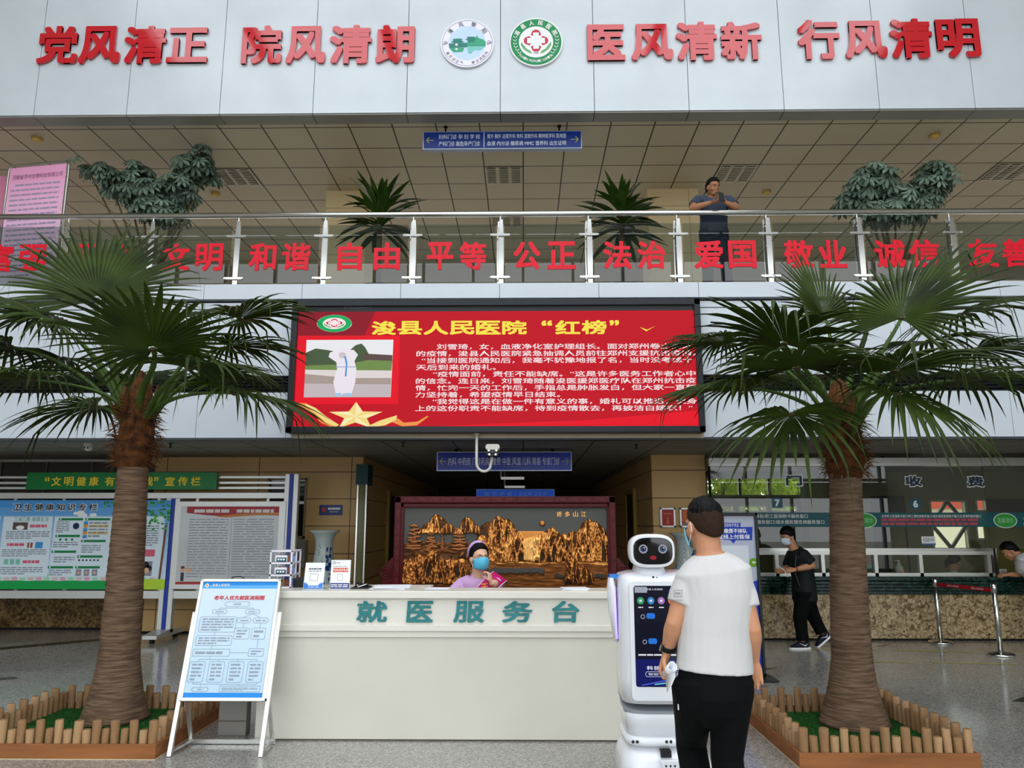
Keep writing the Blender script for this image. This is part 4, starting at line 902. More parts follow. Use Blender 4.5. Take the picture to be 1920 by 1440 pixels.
HB = mat('health_green', '#12824a', .4); HPK = mat('health_pink', '#d8627a', .45); HY = mat('health_yellow', '#e8d27a', .45); HBL = mat('health_blue', '#3f95d8', .45); SKIN_P = mat('print_skin', '#e2b08a', .5)
def health(m, pl, W, H):
    grad(m, pl, 0, 0, W, H, '#d6ebf8', '#4a9be0', 12, 'poster_sky'); X = lambda px: (px + 155) / 470 * W; Y = lambda py: (1105 - py) / 167 * H
    m.mat(mat('poster_grass', '#13a04e', .4)); n = 24; m.poly(pl, [(0, 0), (W, 0)] + [(W * (1 - i / n), Y(1089) + .006 * math.sin(i * 2.3)) for i in range(n + 1)], .002)
    m.mat(mat('poster_lime', '#b5d83a', .4)).rect(pl, X(262), 0, W, Y(1086), .003)
    for i in range(30): m.mat((mat('city_pink', '#e3a8b4', .5), mat('city_green', '#a9d8b0', .5), mat('city_tan', '#d9c4b8', .5))[i % 3]).rect(pl, X(-150 + i * 15), Y(1089), X(-150 + i * 15 + 10), Y(1089 - 5 - 9 * abs(math.sin(i * 1.7))), .0025)
    m.mat(WHT)
    for (cx, cy, r) in ((138, 963, 6), (146, 962, 8), (170, 966, 7), (215, 962, 8), (150, 967, 9)): m.disc(pl, X(cx), Y(cy), r / 470 * W, .0016 + cx * 3e-6, 20, r / 167 * H * .5)
    m.mat(WHT).chars(pl, '卫生健康知识专栏', X(16.5), Y(958.5), X(178), Y(944), gap=.3, off=.003, bold=.06).mat(BLK).chars(pl, '卫生健康知识专栏', X(18), Y(957.5), X(176.5), Y(945), gap=.33, off=.006, bold=.02)
    for a, b in ((-150, -4), (2, 95), (98, 207), (268, 305)): m.mat(mat('poster_sheet', '#dcebf5', .4)).rect(pl, X(a), Y(1082), X(b), Y(969), .0028)
    m.mat(HB).chars(pl, '三减三健', X(22), Y(978), X(52), Y(970), gap=.1, off=.004); m.chars(pl, '健康生活', X(56), Y(978), X(87), Y(970), gap=.1, off=.004)
    m.mat(mat('photo_dark', '#5d4a45', .5)).rect(pl, X(21), Y(994), X(49), Y(980), .004).mat(WHT).disc(pl, X(35), Y(990), X(43) - X(35), .005, 16, .03)
    for (a, y) in ((53, 987), (14, 1022), (47, 1054)): m.mat(HPK).scrawl(pl, X(a), Y(y + 3), X(a + 32), Y(y - 3), 1, RNG, off=.004, h=.9, word=.05, last=1)
    m.mat(LTXT)
    for (a, b, y0, y1, r) in ((10, 92, 996, 1012, 4), (6, 90, 1030, 1045, 4), (2, 86, 1063, 1078, 4), (103, 128, 977, 1000, 7), (100, 147, 1016, 1028, 3), (104, 143, 1044, 1056, 3), (98, 140, 1068, 1080, 3), (164, 200, 978, 1009, 5), (154, 190, 1022, 1038, 4), (272, 296, 985, 1025, 9), (-140, -20, 985, 1075, 16)): m.scrawl(pl, X(a), Y(y1), X(b), Y(y0), r, RNG, off=.004, word=.08)
    m.mat(HB)
    for (a, b, y) in ((106, 152, 974), (156, 203, 974), (103, 149, 1005.5), (99, 145, 1035), (95, 142, 1064), (152, 198, 1015), (148, 195, 1044), (146, 192, 1064)): m.rect(pl, X(a), Y(y + 2.5), X(b), Y(y - 2), .004)
    m.mat(WHT)
    for (a, b, y) in ((106, 152, 974), (156, 203, 974), (103, 149, 1005.5), (99, 145, 1035), (95, 142, 1064), (152, 198, 1015), (148, 195, 1044), (146, 192, 1064)): m.disc(pl, X(a + 4), Y(y), .012, .005, 8)
    for i, y in enumerate((981, 987, 994, 1000, 1007)): m.mat((HBL, mat('icon_orange', '#d89a3a', .5))[i % 2]).rect(pl, X(154), Y(y + 3), X(162), Y(y - 3), .0045)
    for y in (987, 1000): m.mat(HY).rect(pl, X(164), Y(y + 3), X(201), Y(y - 3), .0038)
    m.mat(mat('icon_navy', '#1c2a5a', .5)).disc(pl, X(140), Y(987), X(146) - X(140), .0045, 18)
    m.mat(HB)
    for i in range(3): m.disc(pl, X(113 + i * 11), Y(1012.5), .018, .0045, 14)
    m.mat(BLK)
    for i in range(6): m.disc(pl, X(152 + i * 7), Y(1051), .014, .0045, 10)
    for i in range(3): m.mat(LTXT).rect(pl, X(148 + i * 15), Y(1080), X(158 + i * 15), Y(1068), .0045).mat(SKIN_P).disc(pl, X(153 + i * 15), Y(1074), .02, .005, 10)
    m.mat(mat('bottle_amber', '#8f6a2a', .5)).rect(pl, X(52), Y(1028), X(56), Y(1018), .0045).mat(mat('bottle_red', '#a83a3a', .5)).rect(pl, X(58), Y(1028), X(62), Y(1018), .0045).mat(HBL).rect(pl, X(67), Y(1029), X(81), Y(1017), .0045).mat(mat('tissue_teal', '#7fc8b4', .5))
    for i in range(3): m.rect(pl, X(12 + i * 11), Y(1059), X(20 + i * 11), Y(1049), .0045)
    m.mat(mat('poster_trunk', '#7a4a30', .5)).poly(pl, [(X(302), Y(1086)), (X(306), Y(1086)), (X(311), Y(985)), (X(307), Y(985))], .005)
    g = random.Random(5)
    for i in range(90): m.mat((mat('leaf_a', '#2f9a3c', .45), mat('leaf_b', '#58b84a', .45), mat('leaf_c', '#1f7a34', .45))[i % 3]); cx, cy = (g.gauss(294, 14), g.gauss(962, 13)) if i > 14 else (g.uniform(190, 220), g.uniform(940, 950)); cx = min(cx, 312); cy = max(cy, 942); m.disc(pl, X(cx), Y(cy), .022, .0055 + i * 1e-5, 7, .014)
    m.mat(LTXT).rect(pl, X(272), Y(1080), X(289), Y(1053), .0045).mat(BLK).disc(pl, X(277), Y(1060), .05, .005, 12).disc(pl, X(283), Y(1066), .045, .005, 12).mat(SKIN_P).disc(pl, X(279), Y(1070), .04, .0052, 12).mat(HPK).rect(pl, X(272), Y(1044), X(292), Y(1031), .0045)
poster(-155, 938, 315, 1105, yn - .07, 'wide sky-blue health poster with a grass strip and a tree, behind the palm trunk', health)
def rules(m, pl, W, H):
    X = lambda px: (px - 323) / 209 * W; Y = lambda py: (1105 - py) / 165 * H
    m.mat(mat('notice_sheet', '#c3c6c8', .2, coat=.4)).rect(pl, X(334), Y(1096), X(520), Y(949), .001)
    m.mat(mat('notice_head', '#a8242e', .3)).poly(pl, [(X(346), Y(950)), (X(520), Y(950)), (X(520), Y(967)), (X(470), Y(966)), (X(420), Y(969)), (X(380), Y(966)), (X(346), Y(962))], .002)
    m.mat(mat('notice_swash', '#c9803a', .35)).poly(pl, [(X(400), Y(969)), (X(440), Y(964)), (X(520), Y(961)), (X(520), Y(966)), (X(470), Y(967)), (X(420), Y(971))], .003)
    m.mat(mat('notice_white_text', '#e6dcdc', .4)).scrawl(pl, X(360), Y(962), X(426), Y(955), 1, RNG, off=.004, h=.9, word=.1, last=1).scrawl(pl, X(440), Y(962), X(510), Y(955), 1, RNG, off=.004, h=.9, word=.1, last=1)
    m.mat(LTXT).scrawl(pl, X(352), Y(1084), X(426), Y(972), 22, RNG, off=.002, h=.3, word=.12, last=.4).scrawl(pl, X(436), Y(1084), X(512), Y(972), 24, RNG, off=.002, h=.3, word=.2, last=.7).rect(pl, X(431.3), Y(1086), X(432), Y(969), .002)
    m.mat(mat('notice_foot', '#b04038', .4)).rect(pl, X(334), Y(1096), X(420), Y(1091), .002)
    m.mat(SKIN_P).disc(pl, X(346), Y(1068), .035, .004, 14).disc(pl, X(358), Y(1070), .033, .004, 14).mat(mat('cartoon_suit', '#39404f', .5)).rect(pl, X(343), Y(1090), X(349), Y(1074), .004).mat(mat('cartoon_hair', '#6a4534', .5)).poly(pl, [(X(342.5), Y(1067)), (X(349.5), Y(1067)), (X(349), Y(1062)), (X(343), Y(1062))], .0045)
poster(323, 940, 532, 1105, yn - .07, 'grey framed notice with a red banner heading and two columns of print', rules, fr=SIL)
# ================================================================ cashier office on the right
yg = 11.5
zc_t, zc_b = at(1700, 1081, y=11.25).z, at(1700, 1115, y=11.25).z
m = MB().mat(MARB_BROWN).box(x1c, XW, 11.4, 11.7, .03, zc_b).mat(mat('marble_joint', '#6b5a3e', .4))
for px in (1560, 1697, 1773): x = at(px, 1150, y=11.4).x; m.box(x, x + .006, 11.398, 11.4, .03, zc_b)
m.mat(DARK).box(x1c, XW, 11.41, 11.7, 0, .03); struct(m, 'wall_cashier_base')
t = thing('cashier_counter', 'long dark green marble counter ledge with moulded edge under the cashier windows', 'counter', (x1c + 2, 11.4, zc_b))
m = MB().mat(MARB_GREEN).box(x1c, XW, 11.22, 12.1, zc_t - .06, zc_t); m.build('slab', parent=t, bevel=.012)
m = MB().mat(MARB_GREEN); h = zc_t - .06 - zc_b
for k in range(4): m.box(x1c, XW, 11.25 + .03 * k + .012, 11.7, zc_b + h * (3 - k) / 4, zc_b + h * (4 - k) / 4 - .008).box(x1c, XW, 11.27 + .03 * k + .012, 11.7, zc_b + h * (3 - k) / 4 - .008, zc_b + h * (3 - k) / 4)
m.build('moulding', parent=t, bevel=.004)
zbm0, zbm1 = at(1700, 874, y=yg).z, at(1700, 859, y=yg).z
struct(MB().mat(STEELD).box(x1c, XW, yg - .06, yg + .06, zbm0, min(zbm1, ZL - .002)), 'trim_4')
za0, za1, za2, za3 = at(1700, 1081, y=yg).z, at(1700, 1074, y=yg).z, at(1700, 1040, y=yg).z, at(1700, 1028, y=yg).z
w = thing('cashier_window', 'aluminium framed cashier window front with sliding panes and lettered glass', 'window', (x1c + 2, yg, zc_t)); w['kind'] = 'structure'; w.name = 'window_2'
FR = mat('window_aluminium', '#d4d3cb', .3, .4); m = MB().mat(FR)
m.box(x1c, at(1860, 1050, y=yg).x, yg - .05, yg + .05, zc_t, za1).box(x1c, at(1860, 1050, y=yg).x, yg - .05, yg + .05, za2, za2 + (za3 - za2) * .55).mat(STEELD).box(x1c, at(1860, 1050, y=yg).x, yg - .03, yg + .06, za2 + (za3 - za2) * .55, za3).mat(FR)
for px in (1455, 1541, 1640, 1724, 1852): x = at(px, 1055, y=yg).x; m.box(x - .025, x + .025, yg - .05, yg + .05, zc_t, za2)
m.mat(STEELD)
for px in (1861, 1868): x = at(px, 1055, y=yg).x; m.box(x - .012, x + .012, yg - .03, yg + .03, zc_t, za3)
m.mat(DARK).box(x1c, x1c + .02, yg - .04, yg + .04, zc_t, zbm0); m.build('frame', parent=w)
GO = glass('office_glass', (.82, .86, .80), .9); xm, xe = at(1848, 950, y=yg).x, XW
for a, b in ((x1c + .02, at(1610, 950, y=yg).x), (at(1610, 950, y=yg).x + .01, xm), (xm + .01, xe)): MB().mat(GO).box(a, b, yg - .006, yg + .006, za3, zbm0).build('glass', parent=w)
for a, b in ((1340, 1541), (1541, 1724), (1724, 1852)): MB().mat(GO).box(at(a, 1055, y=yg).x, at(b, 1055, y=yg).x, yg - .004, yg + .004, za1, za2).build('sliding_pane', parent=w)
pl = P((0, yg - .0075, 0)); TB = mat('teal_film', '#0c5a60', .35, alpha=.86); a0, a1, b0, b1 = RX(1326, 961, 1960, 988, yg)
m = MB().mat(TB).rect(pl, a0, b0, a1, b1, .001)
def gt(s, px0, py0, px1, py1, off=.004, bold=.0, **k):
    u0, u1, v0, v1 = RX(px0, py0, px1, py1, yg); m.text(pl, s, u0, v0, u1, v1, off=off, bold=bold, **k)
m.mat(WHT); gt('医保办事处\\职工医保刷卡服务窗口', 1392, 964, 1514, 971.5); gt('新农合服务窗口\\城乡居民慢性病服务窗口', 1394, 975, 1545, 982.5)
gt('全市职工医保刷卡窗口\\职工慢性病服务窗口\\城乡居民医保刷卡窗口\\生育保险服务窗口', 1652, 965, 1838, 970.5); gt('窗口', 1918, 970, 1935, 976); gt('窗口', 1918, 980, 1935, 986)
m.mat(mat('film_red', '#b5475a', .5))
for py in (974.5, 982): u0, u1, v0, v1 = RX(1652, py - 2.8, 1838, py + 2.8, yg); m.scrawl(pl, u0, v0, u1, v1, 1, RNG, off=.004, h=.9, word=.1, last=.97)
for px in (1621, 1884):
    u0, u1, v0, v1 = RX(px - 22, 962, px + 22, 990, yg); m.mat(WHT).disc(pl, (u0 + u1) / 2, (v0 + v1) / 2, (u1 - u0) / 2, .0045, 32, (v1 - v0) / 2).mat(mat('oval_green', '#2f9a3a', .4)).disc(pl, (u0 + u1) / 2, (v0 + v1) / 2, (u1 - u0) * .47, .0055, 32, (v1 - v0) * .46)
    m.mat(mat('oval_text', '#9ccf9a', .5)); gt('温馨提示', px - 15, 971, px + 15, 980.5, .007)
m.build('teal_band', parent=w)
m = MB()
for s, px, py in (('7', 1457, 943), ('6', 1716, 945)):
    u0, u1, v0, v1 = RX(px - 10, py - 9.5, px + 10, py + 9.5, yg); m.mat(mat('number_teal', '#0f5468', .35)).rect(pl, u0, v0, u1, v1, .001).mat(WHT); gt(s, px - 4.5, py - 6.5, px + 4.5, py + 6.5, .003, bold=.04)
m.build('window_number', parent=w)
m = MB(); NV = mat('navy_letter', '#12324a', .4)
for s, px, py in (('门', 1488, 901), ('诊', 1600, 901), ('收', 1712, 902), ('费', 1828, 903)): m.mat(WHT); gt(s, px - 17, py - 11.5, px + 17, py + 11.5, .002, bold=.055); m.mat(NV); gt(s, px - 15, py - 9.5, px + 15, py + 9.5, .006, bold=.028)
m.build('lettering', parent=w)
m = MB()
for px0, px1, py0, py1 in ((1728, 1754, 1006, 1022), (1874, 1888, 1067, 1079)):
    u0, u1, v0, v1 = RX(px0, py0, px1, py1, yg - .01); m.mat(WHT).rect(pl, u0, v0, u1, v1, .004).mat(mat('notice_blue', '#3c6a9a', .5)).rect(pl, u0, v0, u1, v0 + (v1 - v0) * .2, .005).mat(GREYTXT).scrawl(pl, u0 + .02, v0 + .04, u1 - .02, v1 - .015, 5, RNG, off=.005, word=.03)
m.build('paper_notice', parent=w)
# office interior: back wall with windows, the high ones standing in for a reflection, a partition, doors
yo = 15.5
hs = [RX(1325, 897, 1385, 929, yo), RX(1388, 897, 1440, 929, yo), RX(1444, 897, 1508, 929, yo), RX(1325, 949, 1374, 959, yo), RX(1384, 949, 1436, 959, yo), RX(1446, 949, 1494, 959, yo), RX(1747, 940, 1812, 1028, yo), RX(1830, 938, 1848, 957, yo), RX(1830, 962, 1850, 1010, yo)]
OW = mat('office_wall', '#8f8768', .6)
f = wall_holes(XCR + .25, XW, 0, ZL, yo, yo + .1, hs).mat(OW); f.fm = [0] * len(f.f); f.mats = [OW]; struct(f, 'wall_office_back')
m = MB().mat(mat('office_window_frame', '#b9b49c', .4)); d0, d1, e0, e1 = hs[6]
for k, (a0, a1, b0, b1) in enumerate(hs):
    for q in ((a0 - .03, a0 + .01, b0, b1), (a1 - .01, a1 + .03, b0, b1), (a0 - .03, a1 + .03, b1 - .01, b1 + .03), (a0 - .03, a1 + .03, b0 - .03, b0 + .01)): m.box(q[0], q[1], yo - .03, yo + .03, q[2], q[3])
m.mat(mat('lattice_grey', '#6a675c', .5)); mx_, mz_ = (d0 + d1) / 2, (e0 + e1) / 2
for a, b in (((mx_, e1), (d1, mz_)), ((d1, mz_), (mx_, e0)), ((mx_, e0), (d0, mz_)), ((d0, mz_), (mx_, e1))): m.bar((a[0], yo, a[1]), (b[0], yo, b[1]), .05, .06, (0, 1, 0))
struct(m, 'window_3')
m = MB().mat(mat('office_door_dark', '#2a2619', .4)); 
for a in ((1640, 930, 1702, 1100), (1850, 935, 1925, 985)): u0, u1, v0, v1 = RX(*a, yo - .02); m.box(u0, u1, yo - .04, yo, max(0, v0), v1)
m.mat(mat('office_door_olive', '#857a3e', .4)); u0, u1, v0, v1 = RX(1850, 985, 1925, 1100, yo - .02); m.box(u0, u1, yo - .035, yo, 0, v1); u0, u1, v0, v1 = RX(1672, 962, 1700, 1100, yo - .05); m.box(u0, u1, yo - .06, yo - .04, 0, v1)
struct(m, 'door_4')
struct(MB().mat(OW).box(at(1510, 950, y=14).x, at(1546, 950, y=14).x, 13.9, 14.2, 0, ZL), 'column', OW)
struct(MB().mat(mat('office_desk', '#6f6a5a', .5)).box(x1c, XW, 12.1, 12.5, 0, zc_t - .15), 'trim_5')
# outside behind the office: trees in place of those mirrored in the glass, low red-roofed house
LH = leaf_mat('outdoor_leaf', '#55702f', '#9fb24a', .35, .6, 5)
def blob(c, r, n, R, sz):
    m = MB().mat(LH)
    for i in range(n):
        d = V((R.gauss(0, 1), R.gauss(0, 1), R.gauss(0, 1))).normalized() * (R.random() ** .33); p = V(c) + V((d.x * r[0], d.y * r[1], d.z * r[2])); u = V((R.gauss(0, 1), R.gauss(0, 1), R.gauss(0, 1))).normalized(); v = u.cross(V((R.random(), R.random(), R.random() + .1))).normalized(); k = sz * R.uniform(.6, 1.3)
        m.add([p - u * k, p - v * k * .5, p + u * k, p + v * k * .5], [(0, 1, 2, 3)], False)
    return m
R_ = random.Random(11)
for k, (px, yy, py, sx) in enumerate(((1352, 20, 915, 1.1), (1420, 22.4, 917, 1.1), (1480, 24.6, 917, .8))):
    p = at(px, py, y=yy); t = thing('reflection_tree', ['bushy tree outside the high office windows, next to the beige wall', 'bushy tree outside the middle high office window', 'bushy tree outside the high office window over number 7'][k], 'tree', (p.x, yy, -.1), 'trees outside the office')
    blob((p.x, yy, p.z), (sx, .9, .95), 1500, R_, .1).build('foliage', parent=t); MB().mat(mat('bark_brown', '#5a4a38', .8)).tube([(p.x, yy, -.1), (p.x, yy, p.z)], .09, 8).build('trunk', parent=t)
p = at(1820, 985, y=30); t = thing('outbuilding', 'low building with a red roof seen through the office windows', 'building', (p.x, 30, -.1)); MB().mat(mat('pale_render', '#cfc6ae', .7)).box(p.x - 4, p.x + 4, 29, 33, -.1, 2.2).build('wall', parent=t); MB().mat(mat('red_roof', '#a8442f', .7)).prism(P((0, 33.2, 0)), [(p.x - 4.3, 2.2), (p.x + 4.3, 2.2), (p.x + 3, 3.3), (p.x - 3, 3.3)], 0, 4.4).build('roof', parent=t)
# sanitizer bottle
p = at(1687, 1075, y=11.62); t = thing('sanitizer_bottle', 'clear pump bottle of hand sanitizer behind the cashier window', 'bottle', (p.x, 11.62, zc_t)); H = at(1687, 1051, y=11.62).z - zc_t
MB().mat(mat('sanitizer_gel', '#c9ccd0', .15, alpha=.8)).lathe([(.055, 0), (.058, .01), (.056, H * .55), (.025, H * .66), (.022, H * .7)], (p.x, 11.62, zc_t), 18).build('body', parent=t)
MB().mat(WHT).lathe([(.026, H * .7), (.026, H * .78), (.008, H * .8), (.008, H)], (p.x, 11.62, zc_t), 12).box(p.x - .05, p.x + .015, 11.61, 11.63, zc_t + H * .97, zc_t + H * 1.02).build('pump', parent=t); MB().mat(mat('label_pink', '#c98a90', .5)).box(p.x - .035, p.x + .035, 11.56, 11.563, zc_t + .03, zc_t + .08).build('label', parent=t)
# ---- rope stanchions with the red belt
st = []
for k, (px, py, pt, lab) in enumerate(((1764, 1210, 1090, 'polished steel belt post with a round base close to the green counter'), (1877, 1233, 1100, 'polished steel belt post with a round base, farther out from the counter'))):
    b = at(px, py - 4, z=0); z1 = 0.86; t = thing('belt_post', lab, 'belt post', (b.x, b.y, 0), 'belt posts')
    MB().mat(STEEL).lathe([(.16, 0), (.165, .012), (.15, .03), (.05, .045), (.03, .06)], b, 32).build('base', parent=t)
    MB().mat(STEEL).lathe([(.03, .05), (.03, z1 - .02)], b, 20).build('pole', parent=t); MB().mat(STEEL).lathe([(.034, z1 - .1), (.034, z1), (.02, z1 + .01)], b, 20).build('head', parent=t); st.append(b)
a, b = st; d = (b - a).normalized(); m = MB().mat(mat('belt_red', '#a3121f', .5)); u = P((a.x + d.x * .035, a.y + d.y * .035, .79), (d.x, d.y, 0)); L_ = (b - a).length - .07
m.prism(u, [(0, -.025), (L_, -.025), (L_, .025), (0, .025)], -.002, .0); m.mat(WHT); m.text(u, '浚县人民医院', L_ * .2, -.011, L_ * .42, .011, off=.001); m.text(u, '浚县人民医院', L_ * .64, -.011, L_ * .86, .011, off=.001)
props(m.build('barrier_belt'), 'red retractable belt with small white writing stretched between the steel posts', 'belt')
# ---- standing advertising board behind the man
ya = 8.6; a0, a1, b0, b1 = RX(1318, 962, 1426, 1236, ya); b0 = .03; t = thing('display_stand', 'black framed standing poster board, white above and blue below, behind the man in white', 'display stand', ((a0 + a1) / 2, ya, 0)); W, H = a1 - a0, b1 - b0
m = MB().mat(BLACKM)
for q in ((0, .03, 0, H), (W - .03, W, 0, H), (0, W, H - .03, H), (0, W, 0, .03)): m.box(a0 + q[0], a0 + q[1], ya - .03, ya + .03, b0 + q[2], b0 + q[3])
m.box(a0 + .03, a1 - .03, ya, ya + .02, b0, b1); m.build('frame', parent=t, bevel=.004); MB().mat(BLACKM).box(a0 - .05, a1 + .08, ya - .2, ya + .2, 0, .025).build('base', parent=t, bevel=.006)
pl = P((a0, ya - .001, b0)); X = lambda px: (px - 1318) / 108 * W; Y = lambda py: (1236 - py) / 274 * H; BB = mat('board_blue', '#1d3fb5', .35)
m = MB().mat(mat('board_pale', '#b9bfd2', .3)).rect(pl, .03, .03, W - .03, H - .03, .001).mat(BB).poly(pl, [(.03, .03), (W - .03, .03), (W - .03, Y(1077)), (X(1390), Y(1087)), (.03, Y(1120))], .002)
m.poly(pl, [(X(1357), Y(979)), (X(1395), Y(979)), (X(1394), Y(987)), (X(1357), Y(987))], .002).poly(pl, [(X(1325), Y(987)), (X(1417), Y(986)), (X(1415), Y(1009)), (X(1384), Y(1009)), (X(1379), Y(1015)), (X(1374), Y(1009)), (X(1325), Y(1005))], .0025)
m.mat(WHT).text(pl, '医保电子凭证', X(1363), Y(986), X(1391), Y(980), off=.004).text(pl, '挂号缴费不排队', X(1345), Y(997), X(1406), Y(989), off=.004, bold=.02).text(pl, '支付宝线上付医保', X(1330), Y(1007), X(1411), Y(999), off=.004, bold=.02)
m.mat(BB).scrawl(pl, X(1345), Y(972), X(1362), Y(967), 1, RNG, off=.003, h=.8, word=.03, last=1)
m.mat(mat('board_white', '#dde2ec', .4)).rect(pl, X(1348), Y(1068), X(1407), Y(1018), .0022).mat(mat('mark_green', '#6aa51e', .4)).disc(pl, X(1417) - .01, Y(1047), .048, .003, 24).mat(WHT); m.scrawl(pl, X(1413), Y(1049), X(1419), Y(1045), 1, RNG, off=.004, h=.9, word=.02, last=1).scrawl(pl, X(1340), Y(1218), X(1415), Y(1140), 4, RNG, off=.004, h=.25, word=.05); m.build('print', parent=t)
# ---- easel with the flow chart
feet = [at(320, 1417, z=0), at(486, 1422, z=0)]; bk = [V((at(388, 1384, z=0).x, 6.03, 0)), V((at(529, 1389, z=0).x, 6.03, 0))]
t = thing('easel_sign', 'silver A-frame easel holding a blue and white flow chart, beside the counter', 'easel', ((feet[0].x + feet[1].x) / 2, feet[0].y, 0))
yF = (feet[0].y + feet[1].y) / 2; lean = RAD(16); xl, xr = feet[0].x, feet[1].x; pl0 = P((xl, yF, 0), (1, 0, 0), (0, sin(lean), cos(lean)))
ALB = mat('bright_aluminium', '#d9d9d4', .2, .85); Wd = xr - xl; Lm = 1.01; bz0 = .36; bz1 = at(455, 1087, y=yF + .33).z / cos(lean)
def sq(pa, pb, w=.032, m=None): return (m or MB().mat(ALB)).bar(pa, pb, w, w * .8, (1, 0, 0))
for x in (0, Wd): sq(pl0.p(x, 0), pl0.p(x, Lm * .98)).build('leg', parent=t, bevel=.003)
for k, x in enumerate((xl + .02, xr - .02)): sq((x, yF + .14, .45), (x, bk[0].y + .05, .0), .026).build('back_leg', parent=t); sq(pl0.p(0 if k == 0 else Wd, .03), (x, bk[0].y + .05, .03), .022).build('brace', parent=t)
sq(pl0.p(0, .2), pl0.p(Wd, .2), .03, MB().mat(ALB)).build('crossbar', parent=t); MB().mat(ALB).bar((xl, bk[0].y + .05, .02), (xr, bk[0].y + .05, .02), .03, .03, (0, 1, 0)).build('crossbar', parent=t)
e0, e1 = .012, Wd - .012
m = MB().mat(ALB)
for q in ((e0, e0 + .025, bz0, bz1), (e1 - .025, e1, bz0, bz1), (e0, e1, bz0, bz0 + .025), (e0, e1, bz1 - .025, bz1)): m.prism(pl0, [(q[0], q[2]), (q[1], q[2]), (q[1], q[3]), (q[0], q[3])], .005, .04)
fr = m.build('frame', parent=t, bevel=.004); m = MB().mat(BLACKM).tube([pl0.p(Wd * .45 + .05 * cos(g), bz1 + .02 * sin(g), .02) for g in [pi * k / 8 for k in range(9)]], .004, 6); m.build('string', parent=fr)
pl = P(pl0.p(e0 + .02, bz0 + .02, .03), pl0.r, pl0.u); W, H = e1 - e0 - .04, bz1 - bz0 - .04
m = MB(); grad(m, pl, 0, 0, W, H, '#bfd9ea', '#d5e6f2', 6, 'chart_sky'); CBL = mat('chart_blue', '#1e8ae0', .3)
m.mat(CBL).rect(pl, 0, 0, W, H * .045, .002).rect(pl, 0, H * .965, W, H, .002).mat(mat('chart_blue_light', '#5fb0ea', .3)).rect(pl, 0, H * .935, W, H * .965, .002)
m.mat(WHT).disc(pl, W * .06, H * .963, .014, .003, 16).text(pl, '浚县人民医院', W * .13, H * .955, W * .36, H * .978, off=.003, bold=.01); m.mat(mat('chart_emblem', '#d88a3a', .4)).disc(pl, W * .06, H * .963, .008, .0035, 12)
m.mat(mat('chart_red', '#d3283a', .4)); m.text(pl, '老年人优先就医流程图', W * .18, H * .832, W * .84, H * .872, off=.003, bold=.022, slant=.12)
LB = mat('chart_line', '#7f90a2', .5); CHT = mat('chart_text', '#97a3b2', .6); lw = .0026
def bx(a0, b0, a1, b1, r=.012, tx=0, **k):
    q = rrect(W * a0, H * b0, W * a1, H * b1, min(r, H * (b1 - b0) / 2 - .001), 4); m.mat(LB).line(pl, q + [q[0]], lw, .0025)
    if tx: m.mat(CHT).scrawl(pl, W * (a0 + .03), H * (b0 + .008), W * (a1 - .03), H * (b1 - .01), tx, RNG, off=.003, word=.05, **k)
def ln_(*p): m.mat(LB).line(pl, [(W * a, H * b) for a, b in p], lw, .0025)
bx(.34, .775, .66, .815, .03); m.mat(CHT).scrawl(pl, W * .45, H * .785, W * .55, H * .805, 1, RNG, off=.003, last=1); ln_((.5, .775), (.5, .76)); ln_((.28, .745), (.28, .76), (.72, .76), (.72, .745))
bx(.19, .71, .38, .745, .03); bx(.62, .71, .81, .745, .03); m.mat(CHT).scrawl(pl, W * .23, H * .72, W * .34, H * .735, 1, RNG, off=.003, last=1).scrawl(pl, W * .66, H * .72, W * .77, H * .735, 1, RNG, off=.003, last=1)
ln_((.28, .71), (.28, .685)); ln_((.72, .71), (.6, .675)); ln_((.72, .71), (.83, .675)); bx(.05, .55, .52, .685, .015, 5); bx(.53, .63, .71, .675, .03); bx(.74, .63, .93, .675, .03); m.mat(CHT).scrawl(pl, W * .57, H * .642, W * .68, H * .66, 1, RNG, off=.003, last=1).scrawl(pl, W * .77, H * .642, W * .9, H * .66, 1, RNG, off=.003, last=1)
ln_((.62, .63), (.62, .585)); ln_((.84, .63), (.84, .585)); bx(.52, .49, .71, .585, .012, 3); bx(.74, .49, .92, .585, .012, 2); ln_((.27, .55), (.27, .52)); bx(.04, .435, .5, .52, .012, 3); ln_((.26, .435), (.26, .405)); bx(.03, .345, .5, .405, .006, 1, last=.85)
ln_((.5, .375), (.74, .375)); ln_((.84, .49), (.84, .41)); bx(.74, .345, .93, .41, .006, 2); ln_((.26, .345), (.26, .318)); ln_((.12, .305), (.12, .318), (.86, .318), (.86, .305)); ln_((.37, .318), (.37, .3)); ln_((.62, .318), (.62, .3))
for k in range(4): bx(.02 + .245 * k, .13, .215 + .245 * k, .3, .015, 5, last=.5)
ln_((.1, .13), (.1, .115), (.9, .115), (.9, .13)); ln_((.2, .115), (.2, .088)); ln_((.68, .115), (.68, .1)); bx(.1, .055, .3, .088, .02); m.mat(CHT).scrawl(pl, W * .17, H * .064, W * .24, H * .08, 1, RNG, off=.003, last=1); bx(.44, .0, .95, .1, .012) if False else bx(.44, .052, .95, .1, .008, 3)
m.build('flow_chart', parent=t)
t = thing('cardboard_sheet', 'folded grey cardboard leaning on the counter end behind the easel', 'cardboard', (at(440, 1378, z=0).x, 6.3, 0)); a0, a1, b0, b1 = RX(414, 1318, 466, 1380, 6.35); MB().mat(mat('cardboard_grey', '#8f8b85', .7)).box(a0, a1, 6.3, 6.4, 0, b1 + .02).build('sheet', parent=t, bevel=.004); MB().mat(mat('tape_brown', '#6e675d', .4)).box(a0, a1, 6.295, 6.3, b1 * .45, b1 * .5).build('tape', parent=t)
